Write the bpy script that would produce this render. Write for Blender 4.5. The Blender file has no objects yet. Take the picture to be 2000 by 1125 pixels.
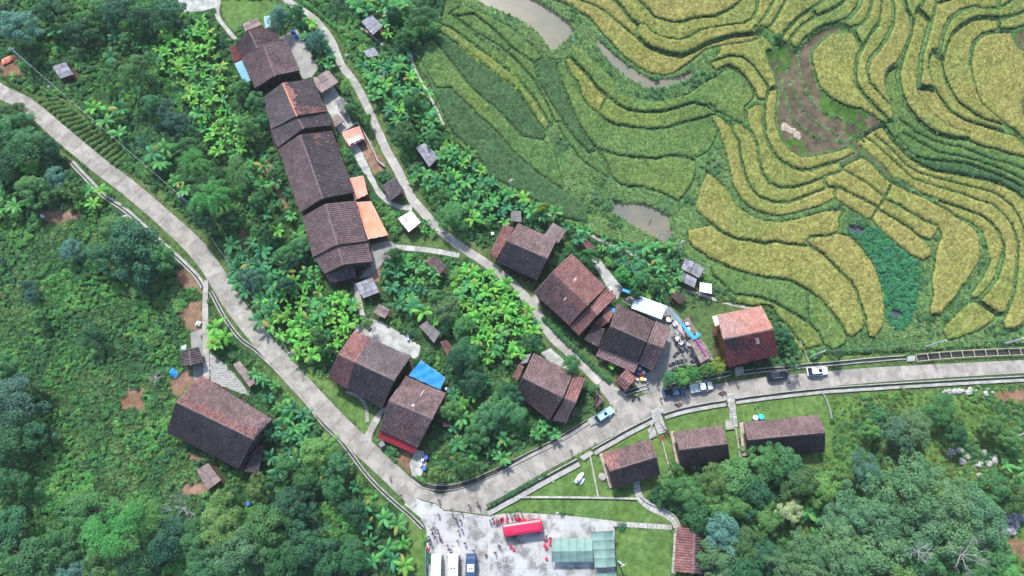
import bpy, math, random
import numpy as np
from mathutils import Vector, Matrix
# ---------------------------------------------------------------- camera, sky, sun, exposure
S = bpy.context.scene
COL = S.collection
CAM_H, PITCH, FPX = 150.0, math.radians(16.2), 1333.333
cam_d = bpy.data.cameras.new("camera"); cam = bpy.data.objects.new("camera", cam_d); COL.objects.link(cam)
cam_d.lens = 24; cam_d.sensor_width = 36; cam_d.clip_end = 5000; cam_d.clip_start = 1
cam.location = (0, 0, CAM_H); cam.rotation_euler = (PITCH, 0, 0); S.camera = cam
SUN_EL, SUN_AZ = math.radians(52), math.radians(-18)      # azimuth from +Y (picture top) towards +X
W = bpy.data.worlds.new("World"); S.world = W; W.use_nodes = True
nt = W.node_tree; nt.nodes.clear()
sk = nt.nodes.new("ShaderNodeTexSky"); sk.sky_type = 'NISHITA'; sk.sun_disc = False
sk.sun_elevation = SUN_EL; sk.sun_rotation = SUN_AZ; sk.dust_density = 2.0; sk.ozone_density = 2.5
bgn = nt.nodes.new("ShaderNodeBackground"); bgn.inputs[1].default_value = 0.15
wo = nt.nodes.new("ShaderNodeOutputWorld")
nt.links.new(sk.outputs[0], bgn.inputs[0]); nt.links.new(bgn.outputs[0], wo.inputs[0])
sd = bpy.data.lights.new("sun", 'SUN'); sd.energy = 3.3; sd.angle = math.radians(5.0); sd.color = (1.0, 0.97, 0.91)
sun = bpy.data.objects.new("sun", sd); COL.objects.link(sun)
sv = Vector((math.sin(SUN_AZ) * math.cos(SUN_EL), math.cos(SUN_AZ) * math.cos(SUN_EL), math.sin(SUN_EL)))
sun.rotation_euler = sv.to_track_quat('Z', 'Y').to_euler(); sun.location = (0, 0, 90)
S.view_settings.view_transform = 'Standard'; S.view_settings.look = 'None'
S.view_settings.exposure = 0.68; S.view_settings.gamma = 1; S.view_settings.use_curve_mapping = False
S.cycles.max_bounces = 5; S.cycles.diffuse_bounces = 3; S.cycles.glossy_bounces = 2; S.cycles.transmission_bounces = 2
S.cycles.transparent_max_bounces = 4; S.cycles.volume_bounces = 0

# ---------------------------------------------------------------- helpers
rng = np.random.default_rng(7); random.seed(7)
cT, sT = math.cos(PITCH), math.sin(PITCH)
def at(px, py, z=0.0):
    u = (px - 1000) / FPX; v = (562.5 - py) / FPX
    t = (z - CAM_H) / (v * sT - cT)
    return Vector((u * t, (v * cT + sT) * t, z))
def atn(P, z=0.0):
    P = np.asarray(P, float); u = (P[:, 0] - 1000) / FPX; v = (562.5 - P[:, 1]) / FPX
    t = (z - CAM_H) / (v * sT - cT)
    return np.stack([u * t, (v * cT + sT) * t], 1)
def h2(ix, iy, s):
    n = (ix.astype(np.int64) * 374761393 + iy.astype(np.int64) * 668265263 + s * 974634777) & 0xffffffff
    n = ((n ^ (n >> 13)) * 1274126177) & 0xffffffff
    return ((n ^ (n >> 16)) & 0xffff) / 65535.0
def vn(x, y, sc, s=0):
    x = np.asarray(x, float) / sc; y = np.asarray(y, float) / sc
    i = np.floor(x); j = np.floor(y); f = x - i; g = y - j; f = f * f * (3 - 2 * f); g = g * g * (3 - 2 * g)
    a = h2(i, j, s); b = h2(i + 1, j, s); c = h2(i, j + 1, s); d = h2(i + 1, j + 1, s)
    return (a * (1 - f) + b * f) * (1 - g) + (c * (1 - f) + d * f) * g
def inpoly(x, y, poly):
    r = np.zeros(x.shape, bool); n = len(poly)
    for i in range(n):
        x0, y0 = poly[i]; x1, y1 = poly[(i + 1) % n]
        if y0 == y1: continue
        r ^= ((y0 > y) != (y1 > y)) & (x < (x1 - x0) * (y - y0) / (y1 - y0) + x0)
    return r
def tag(o, label=None, cat=None, group=None, kind=None):
    if label: o['label'] = label
    if cat: o['category'] = cat
    if group: o['group'] = group
    if kind: o['kind'] = kind
    return o
def empty(name, loc, rz=0.0):
    o = bpy.data.objects.new(name, None); COL.objects.link(o); o.location = loc; o.rotation_euler = (0, 0, rz)
    o.empty_display_size = 0.3
    return o
def meshdata(name, V, F, mats, cols=None, fm=None, smooth=False, pcols=None):
    """V (n,3) array; F (m,k) array or list of lists; cols per face -> corner colour 'Col'"""
    me = bpy.data.meshes.new(name)
    V = np.asarray(V, np.float32)
    if isinstance(F, np.ndarray):
        m, k = F.shape
        me.vertices.add(len(V)); me.vertices.foreach_set("co", V.ravel())
        me.loops.add(m * k); me.loops.foreach_set("vertex_index", F.astype(np.int32).ravel())
        me.polygons.add(m); me.polygons.foreach_set("loop_start", (np.arange(m) * k).astype(np.int32))
        lens = np.full(m, k)
        me.update(calc_edges=True)
    else:
        me.from_pydata([tuple(map(float, v)) for v in V], [], [tuple(int(q) for q in f) for f in F]); lens = np.array([len(f) for f in F])
    if not isinstance(mats, (list, tuple)): mats = [mats]
    for m_ in mats: me.materials.append(m_)
    if fm is not None: me.polygons.foreach_set("material_index", np.asarray(fm, np.int32))
    if cols is not None:
        cols = np.asarray(cols, np.float32)
        c = np.ones((int(lens.sum()), 4), np.float32); c[:, :3] = np.repeat(cols, lens, 0)
        a = me.color_attributes.new("Col", 'FLOAT_COLOR', 'CORNER'); a.data.foreach_set("color", c.ravel())
    if pcols is not None:
        c = np.ones((len(V), 4), np.float32); c[:, :3] = pcols
        a = me.color_attributes.new("Col", 'FLOAT_COLOR', 'POINT'); a.data.foreach_set("color", c.ravel())
    if smooth: me.polygons.foreach_set("use_smooth", np.ones(len(me.polygons), bool))
    return me
def link(name, me, parent=None, loc=None, rot=None):
    o = bpy.data.objects.new(name, me); COL.objects.link(o)
    if parent is not None: o.parent = parent
    if loc is not None: o.location = loc
    if rot is not None: o.rotation_euler = rot
    return o
class MB:
    def __init__(s): s.V = []; s.F = []; s.M = []; s.n = 0
    def add(s, V, F, m=0):
        V = [tuple(v) for v in V]; s.V += V; s.F += [[q + s.n for q in f] for f in F]; s.M += [m] * len(F); s.n += len(V)
    def box(s, c, d, rz=0.0, m=0, taper=1.0):
        x, y, z = (q / 2 for q in d); cc, ss = math.cos(rz), math.sin(rz); V = []
        for dz, k in ((-z, 1.0), (z, taper)):
            for dx, dy in ((-x, -y), (x, -y), (x, y), (-x, y)):
                dx *= k; dy *= k
                V.append((c[0] + dx * cc - dy * ss, c[1] + dx * ss + dy * cc, c[2] + dz))
        s.add(V, [[3, 2, 1, 0], [4, 5, 6, 7], [0, 1, 5, 4], [1, 2, 6, 5], [2, 3, 7, 6], [3, 0, 4, 7]], m)
    def tube(s, pts, rad, n=6, m=0, cap=True):
        pts = [Vector(p) for p in pts]
        if not isinstance(rad, (list, tuple)): rad = [rad] * len(pts)
        V = []; F = []
        for i, p in enumerate(pts):
            d = (pts[min(i + 1, len(pts) - 1)] - pts[max(i - 1, 0)]).normalized()
            a = d.orthogonal().normalized() if i == 0 else (a - d * a.dot(d)).normalized()
            b = d.cross(a)
            for k in range(n):
                t = 2 * math.pi * k / n; V.append(p + (a * math.cos(t) + b * math.sin(t)) * rad[i])
            if i:
                for k in range(n): F.append([(i - 1) * n + k, (i - 1) * n + (k + 1) % n, i * n + (k + 1) % n, i * n + k])
        if cap: F += [list(range(n))[::-1], [(len(pts) - 1) * n + k for k in range(n)]]
        s.add(V, F, m)
    def prism(s, pts, z0, z1, m=0):
        n = len(pts); V = [(p[0], p[1], z0) for p in pts] + [(p[0], p[1], z1) for p in pts]
        a = sum(pts[i][0] * pts[(i + 1) % n][1] - pts[(i + 1) % n][0] * pts[i][1] for i in range(n))
        r = list(range(n)) if a > 0 else list(range(n))[::-1]
        F = [r[::-1], [q + n for q in r]]
        for i in range(n):
            p, q = r[i], r[(i + 1) % n]; F.append([p, q, q + n, p + n])
        s.add(V, F, m)
    def quadslab(s, q, th, m=0):
        q = [Vector(p) for p in q]; nrm = (q[2] - q[0]).cross(q[3] - q[1]).normalized()
        if nrm.z < 0: q = q[::-1]; nrm = -nrm
        V = [p - nrm * th for p in q] + q
        s.add(V, [[3, 2, 1, 0], [4, 5, 6, 7], [0, 1, 5, 4], [1, 2, 6, 5], [2, 3, 7, 6], [3, 0, 4, 7]], m)
    def build(s, name, mats, parent=None, smooth=False, loc=None):
        me = meshdata(name, s.V, s.F, mats, fm=s.M, smooth=smooth)
        return link(name, me, parent, loc)
# ---- materials
def mat(name, col, rough=0.8, col2=None, scale=1.0, det=4, bump=0.0, bscale=None, attr=False, rnd=0.0, metal=0.0, objcol=False,
        lo=0.35, hi=0.65, trans=0.0, spec=0.4, stretch=None, col3=None, scale3=0.2):
    m = bpy.data.materials.new(name); m.use_nodes = True; t = m.node_tree; N = t.nodes; L = t.links
    b = N["Principled BSDF"]; b.inputs["Roughness"].default_value = rough; b.inputs["Metallic"].default_value = metal
    b.inputs["Specular IOR Level"].default_value = spec
    tc = N.new("ShaderNodeTexCoord"); vec = tc.outputs["Object"]
    if stretch:
        mp = N.new("ShaderNodeMapping"); mp.inputs["Scale"].default_value = stretch; L.new(vec, mp.inputs[0]); vec = mp.outputs[0]
    src = None
    if attr:
        a = N.new("ShaderNodeAttribute"); a.attribute_name = "Col"; src = a.outputs["Color"]
    elif objcol:
        a = N.new("ShaderNodeObjectInfo"); src = a.outputs["Color"]
    else:
        r = N.new("ShaderNodeRGB"); r.outputs[0].default_value = (*col, 1); src = r.outputs[0]
    def noise(sc, d):
        n = N.new("ShaderNodeTexNoise"); n.inputs["Scale"].default_value = sc; n.inputs["Detail"].default_value = d
        n.inputs["Roughness"].default_value = 0.65; L.new(vec, n.inputs["Vector"]); return n.outputs["Fac"]
    def ramp(f, a_, b_):
        r = N.new("ShaderNodeMapRange"); r.inputs[1].default_value = a_; r.inputs[2].default_value = b_; L.new(f, r.inputs[0]); return r.outputs[0]
    def mix(f, A, B, mode='MIX'):
        x = N.new("ShaderNodeMix"); x.data_type = 'RGBA'; x.blend_type = mode
        if isinstance(f, float): x.inputs[0].default_value = f
        else: L.new(f, x.inputs[0])
        L.new(A, x.inputs[6])
        if isinstance(B, tuple): x.inputs[7].default_value = (*B, 1)
        else: L.new(B, x.inputs[7])
        return x.outputs[2]
    if col2 is not None:
        if attr or objcol: src = mix(ramp(noise(scale, det), lo, hi), src, col2, 'MULTIPLY')
        else: src = mix(ramp(noise(scale, det), lo, hi), src, col2)
    if col3 is not None: src = mix(ramp(noise(scale3, 3), 0.45, 0.62), src, col3, 'MULTIPLY' if (attr or objcol) else 'MIX')
    if rnd:
        oi = N.new("ShaderNodeObjectInfo"); hs = N.new("ShaderNodeHueSaturation")
        a1 = N.new("ShaderNodeMapRange"); a1.inputs[3].default_value = 1 - rnd; a1.inputs[4].default_value = 1 + rnd; L.new(oi.outputs["Random"], a1.inputs[0])
        ml = N.new("ShaderNodeMath"); ml.operation = 'MULTIPLY'; ml.inputs[1].default_value = 7.31; L.new(oi.outputs["Random"], ml.inputs[0])
        fr = N.new("ShaderNodeMath"); fr.operation = 'FRACT'; L.new(ml.outputs[0], fr.inputs[0])
        a2 = N.new("ShaderNodeMapRange"); a2.inputs[3].default_value = 0.5 - rnd * 0.09; a2.inputs[4].default_value = 0.5 + rnd * 0.09; L.new(fr.outputs[0], a2.inputs[0])
        L.new(a1.outputs[0], hs.inputs["Value"]); L.new(a2.outputs[0], hs.inputs["Hue"]); L.new(src, hs.inputs["Color"]); src = hs.outputs[0]
    L.new(src, b.inputs["Base Color"])
    if bump:
        bn = N.new("ShaderNodeBump"); bn.inputs["Strength"].default_value = bump; bn.inputs["Distance"].default_value = 0.15
        L.new(noise(bscale or scale * 3, 4), bn.inputs["Height"]); L.new(bn.outputs[0], b.inputs["Normal"])
    if trans:
        tr = N.new("ShaderNodeBsdfTranslucent"); L.new(src, tr.inputs["Color"]); ms = N.new("ShaderNodeMixShader"); ms.inputs[0].default_value = trans
        L.new(b.outputs[0], ms.inputs[1]); L.new(tr.outputs[0], ms.inputs[2]); L.new(ms.outputs[0], N["Material Output"].inputs[0])
    return m
M = {}
M['ground'] = mat("ground_cover", (0, 0, 0), 0.95, (0.55, 0.6, 0.6), 0.9, 6, 0.8, 3.0, attr=True, col3=(0.8, 0.85, 0.75), scale3=0.12, spec=0.1)
M['concrete'] = mat("weathered_concrete", (0.31, 0.292, 0.262), 0.85, (0.215, 0.203, 0.182), 0.5, 8, 0.15, 6, rnd=0.09, col3=(0.37, 0.35, 0.315), scale3=0.35, spec=0.3)
M['lane'] = mat("dusty_concrete", (0.36, 0.34, 0.31), 0.9, (0.26, 0.25, 0.23), 0.6, 8, 0.15, 6, rnd=0.1, col3=(0.44, 0.42, 0.39), scale3=0.3, spec=0.2)
M['plaza'] = mat("plaza_concrete", (0.4, 0.4, 0.4), 0.8, (0.2, 0.2, 0.195), 0.33, 9, 0.15, 5, rnd=0.05, lo=0.47, hi=0.56, col3=(0.45, 0.455, 0.465), scale3=0.25)
M['yard'] = mat("yard_concrete", (0.46, 0.46, 0.45), 0.85, (0.27, 0.28, 0.25), 0.4, 8, 0.15, 5, lo=0.42, hi=0.6)
M['wetyard'] = mat("damp_yard_concrete", (0.17, 0.18, 0.18), 0.6, (0.3, 0.29, 0.26), 0.35, 7, 0.15, 5)
M['rim'] = mat("drain_concrete", (0.42, 0.42, 0.4), 0.9, (0.24, 0.25, 0.22), 0.8, 8, 0.2, 5)
M['drain'] = mat("drain_bottom", (0.018, 0.02, 0.022), 0.7, (0.035, 0.045, 0.03), 1.0)
M['stone'] = mat("pale_rubble_stone", (0.46, 0.46, 0.44), 0.9, (0.28, 0.28, 0.26), 1.2, 6, 0.3, 4, rnd=0.15)
M['rock'] = mat("grey_limestone", (0.42, 0.43, 0.45), 0.9, (0.1, 0.1, 0.11), 0.9, 8, 0.6, 3)
M['tile'] = mat("clay_tiles", (0, 0, 0), 0.85, (0.72, 0.7, 0.72), 2.5, 6, attr=True, col3=(0.8, 0.8, 0.8), scale3=0.4, spec=0.25)
M['ridge'] = mat("ridge_mortar", (0.24, 0.18, 0.17), 0.9, (0.12, 0.09, 0.09), 1.5)
M['underlay'] = mat("tile_shadow_gap", (0.03, 0.022, 0.022), 0.95)
M['timber'] = mat("dark_aged_timber", (0.1, 0.075, 0.06), 0.85, (0.045, 0.035, 0.03), 1.5, 6, stretch=(1, 1, 0.2), rnd=0.1)
M['earthwall'] = mat("rammed_earth_wall", (0.42, 0.3, 0.17), 0.95, (0.28, 0.2, 0.13), 0.8, 6, 0.3, 3)
M['orangewall'] = mat("orange_brown_timber", (0.42, 0.14, 0.03), 0.7, (0.3, 0.1, 0.025), 1.5, 5, rnd=0.1)
M['greywall'] = mat("grey_blue_plaster", (0.2, 0.23, 0.27), 0.9, (0.12, 0.13, 0.16), 0.8, 6)
M['beige'] = mat("pale_stone_plinth", (0.5, 0.42, 0.32), 0.9, (0.3, 0.26, 0.22), 1.5, 6, 0.3, 4)
M['glass'] = mat("dark_window_glass", (0.02, 0.03, 0.04), 0.15, spec=0.6)
M['redsheet'] = mat("red_metal_sheet", (0.32, 0.02, 0.035), 0.5, (0.24, 0.02, 0.03), 0.5)
M['fibre'] = mat("grey_fibre_cement", (0.32, 0.33, 0.37), 0.9, (0.17, 0.17, 0.2), 0.9, 7, rnd=0.28)
M['thatch'] = mat("grey_thatch", (0.26, 0.25, 0.25), 0.95, (0.12, 0.11, 0.11), 2.5, 6, 0.5, 6, stretch=(1, 4, 1), rnd=0.15)
M['plank'] = mat("weathered_planks", (0.3, 0.24, 0.22), 0.9, (0.17, 0.13, 0.13), 1.2, 6, rnd=0.22)
M['whitesheet'] = mat("white_sheet", (0.75, 0.76, 0.78), 0.6, (0.55, 0.55, 0.57), 0.7, rnd=0.05)
M['tealsheet'] = mat("teal_metal_sheet", (0.1, 0.34, 0.42), 0.5, (0.2, 0.36, 0.42), 0.5, rnd=0.12)
M['salmon'] = mat("salmon_tarpaulin", (0.85, 0.3, 0.22), 0.55, (0.72, 0.19, 0.12), 0.35, 4)
M['orange'] = mat("orange_tarpaulin", (0.75, 0.19, 0.09), 0.55, (0.8, 0.3, 0.19), 0.3, 4)
M['blue'] = mat("blue_tarpaulin", (0.02, 0.2, 0.6), 0.75, (0.04, 0.27, 0.66), 0.4, 4, spec=0.15)
M['cyan'] = mat("bright_blue_awning", (0.01, 0.33, 0.8), 0.5, (0.03, 0.42, 0.85), 0.5)
M['white_tarp'] = mat("white_canopy_cloth", (0.72, 0.84, 0.86), 0.6, (0.6, 0.76, 0.8), 0.5)
M['green_tarp'] = mat("green_tent_canvas", (0.2, 0.32, 0.28), 0.7, (0.15, 0.26, 0.23), 0.4, 4, 0.2, 1.0)
M['water'] = mat("silty_pond_water", (0.215, 0.19, 0.13), 0.25, (0.14, 0.15, 0.13), 0.1, 4, 0.05, 4, spec=0.25)
M['darkwater'] = mat("dark_pond_water", (0.08, 0.085, 0.1), 0.12, (0.05, 0.06, 0.07), 0.2)
M['mud'] = mat("harvested_mud", (0.2, 0.155, 0.12), 0.95, (0.11, 0.1, 0.075), 1.1, 8, 0.6, 3)
M['straw'] = mat("pale_straw", (0.42, 0.36, 0.28), 0.95, (0.3, 0.25, 0.2), 3.0)
M['white'] = mat("white_paint", (0.75, 0.77, 0.8), 0.35, rnd=0.0)
M['vehicle'] = mat("vehicle_paint", (0, 0, 0), 0.3, objcol=True, spec=0.6)
M['black'] = mat("black_rubber", (0.015, 0.015, 0.018), 0.7)
M['dkglass'] = mat("vehicle_glass", (0.015, 0.02, 0.03), 0.08, spec=0.8)
M['lamp'] = mat("headlight_lens", (0.6, 0.62, 0.65), 0.1, spec=0.8)
M['metal'] = mat("galvanised_steel", (0.45, 0.5, 0.55), 0.45, (0.35, 0.38, 0.42), 2, metal=0.3)
M['pole'] = mat("pole_concrete", (0.62, 0.64, 0.66), 0.8, (0.5, 0.52, 0.55), 1.5)
M['bluepole'] = mat("blue_grey_pole_paint", (0.28, 0.42, 0.5), 0.6, (0.22, 0.34, 0.42), 1.0)
M['cloth'] = mat("dyed_cloth", (0, 0, 0), 0.85, objcol=True)
M['skin'] = mat("skin", (0.42, 0.24, 0.16), 0.6)
M['hair'] = mat("black_hair", (0.015, 0.012, 0.012), 0.6)
M['trousers'] = mat("dark_trousers", (0.03, 0.035, 0.055), 0.85, rnd=0.2)
M['plastic'] = mat("moulded_plastic", (0, 0, 0), 0.4, objcol=True)
M['bark'] = mat("tree_bark", (0.16, 0.13, 0.1), 0.95, (0.08, 0.065, 0.05), 3, 6, stretch=(3, 3, 0.6))
M['deadwood'] = mat("bare_grey_wood", (0.42, 0.4, 0.4), 0.9, (0.25, 0.24, 0.24), 3)
M['stem'] = mat("banana_stem", (0.15, 0.16, 0.06), 0.7, (0.09, 0.07, 0.04), 2)
def fol(name, c, d, rnd=0.3, trans=0.3): return mat(name, c, 0.55, d, 0.5, 3, rnd=rnd, trans=trans, lo=0.35, hi=0.65, spec=0.3)
M['f_dark'] = fol("dark_foliage", (0.032, 0.13, 0.062), (0.052, 0.18, 0.078))
M['f_mid'] = fol("mid_green_foliage", (0.062, 0.21, 0.07), (0.095, 0.265, 0.085))
M['f_bright'] = fol("bright_green_foliage", (0.105, 0.33, 0.08), (0.16, 0.39, 0.105))
M['f_blue'] = fol("blue_green_foliage", (0.085, 0.23, 0.17), (0.12, 0.28, 0.21))
M['f_grey'] = fol("grey_green_foliage", (0.08, 0.21, 0.085), (0.125, 0.27, 0.125))
M['f_olive'] = fol("olive_foliage", (0.11, 0.235, 0.065), (0.17, 0.3, 0.09))
M['f_yellow'] = fol("yellow_green_foliage", (0.3, 0.43, 0.05), (0.36, 0.46, 0.08))
M['g_rice'] = fol('green_rice_grass', (0.14, 0.3, 0.1), (0.2, 0.35, 0.12))
M['g_light'] = fol('light_bank_grass', (0.22, 0.37, 0.13), (0.29, 0.42, 0.16))
M['g_teal'] = fol('blue_green_bank_grass', (0.09, 0.25, 0.12), (0.13, 0.3, 0.15))
M['f_pale'] = fol("pale_foliage", (0.42, 0.48, 0.25), (0.3, 0.42, 0.2))
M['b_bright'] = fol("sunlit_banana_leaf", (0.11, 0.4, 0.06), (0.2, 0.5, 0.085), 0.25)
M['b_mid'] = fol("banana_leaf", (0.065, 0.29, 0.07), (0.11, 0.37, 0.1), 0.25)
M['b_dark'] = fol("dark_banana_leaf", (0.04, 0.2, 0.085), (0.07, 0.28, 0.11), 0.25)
M['b_dry'] = fol("yellowing_banana_leaf", (0.26, 0.3, 0.08), (0.34, 0.36, 0.08), 0.2)
M['weed'] = fol("aquatic_weed", (0.05, 0.27, 0.12), (0.09, 0.33, 0.15), 0.25)
M['rice'] = mat("rice_canopy", (0, 0, 0), 0.85, (0.55, 0.56, 0.5), 2.6, 6, 1.0, 3.5, attr=True, col3=(0.88, 0.9, 0.84), scale3=0.15, spec=0.15)
def copies(proto, loc, rz=0.0, sc=1.0, name=None):
    """copy a thing with its parts and sub-parts"""
    c = proto.copy(); COL.objects.link(c); c.location = loc; c.rotation_euler = (0, 0, rz); c.scale = (sc, sc, sc)
    for ch in proto.children:
        d = ch.copy(); COL.objects.link(d); d.parent = c
        for g in ch.children:
            e = g.copy(); COL.objects.link(e); e.parent = d
    return c
# zone map, 0.5 m cells: what covers the ground where
ZX0, ZY0, ZC = -175.0, -70.0, 0.5
ZNX, ZNY = 700, 420
ZGX, ZGY = np.meshgrid(ZX0 + (np.arange(ZNX) + 0.5) * ZC, ZY0 + (np.arange(ZNY) + 0.5) * ZC)
ZONE = np.zeros((ZNY, ZNX), np.int8)
WILD, LAWN, DIRT, HARD, HOUSE, PADDY, WATER, GRASS, BANK = 0, 1, 2, 3, 4, 5, 6, 7, 8
def zfill(pts, code, z=0.0, world=False):
    p = np.asarray(pts, float)[:, :2] if world else atn(pts, z)
    i0, i1 = np.clip(((p[:, 0].min() - ZX0) / ZC - 1, (p[:, 0].max() - ZX0) / ZC + 2), 0, ZNX).astype(int)
    j0, j1 = np.clip(((p[:, 1].min() - ZY0) / ZC - 1, (p[:, 1].max() - ZY0) / ZC + 2), 0, ZNY).astype(int)
    if i1 <= i0 or j1 <= j0: return
    s = (slice(j0, j1), slice(i0, i1)); k = inpoly(ZGX[s], ZGY[s], p); ZONE[s][k] = code
def zband(pts, w, code, world=False):
    p = np.asarray(pts, float)[:, :2] if world else atn(pts)
    for a, b in zip(p[:-1], p[1:]):
        d = b - a; l = np.hypot(*d) + 1e-6; n = np.array([-d[1], d[0]]) / l * w / 2; e = d / l * w * 0.3
        zfill([a + n - e, b + n + e, b - n + e, a - n - e], code, world=True)
def zone_at(x, y):
    i = np.clip(((np.asarray(x) - ZX0) / ZC).astype(int), 0, ZNX - 1); j = np.clip(((np.asarray(y) - ZY0) / ZC).astype(int), 0, ZNY - 1)
    return ZONE[j, i]
# ================================================================ terraces of rice
BORDER = atn([(868, -20), (868, 0), (1098, 402), (1330, 498), (1560, 680), (1650, 694), (2080, 672)])
def FZ(x, y):
    x = np.asarray(x, float); y = np.asarray(y, float); d = np.full(x.shape, 1e9)
    for a, b in zip(BORDER[:-1], BORDER[1:]):
        ab = b - a; t = np.clip(((x - a[0]) * ab[0] + (y - a[1]) * ab[1]) / (ab @ ab), 0, 1)
        d = np.minimum(d, np.hypot(x - a[0] - t * ab[0], y - a[1] - t * ab[1]))
    return 0.04 + 0.05 * np.maximum(0, d - 1.5)
def atF(P):
    p = atn(P); P = np.asarray(P, float)
    for _ in range(2):
        z = FZ(p[:, 0], p[:, 1]); u = (P[:, 0] - 1000) / FPX; v = (562.5 - P[:, 1]) / FPX; t = (z - CAM_H) / (v * sT - cT)
        p = np.stack([u * t, (v * cT + sT) * t], 1)
    return p
TERR = [(868, -60), (868, 0), (858, 50), (822, 92), (812, 112), (835, 170), (870, 240), (900, 290), (960, 360), (1040, 402), (1090, 428), (1150, 458), (1235, 482),
        (1330, 492), (1370, 545), (1400, 590), (1470, 602), (1505, 600), (1522, 640), (1560, 690), (1640, 693), (1800, 686), (2080, 668), (2080, -60)]
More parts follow.
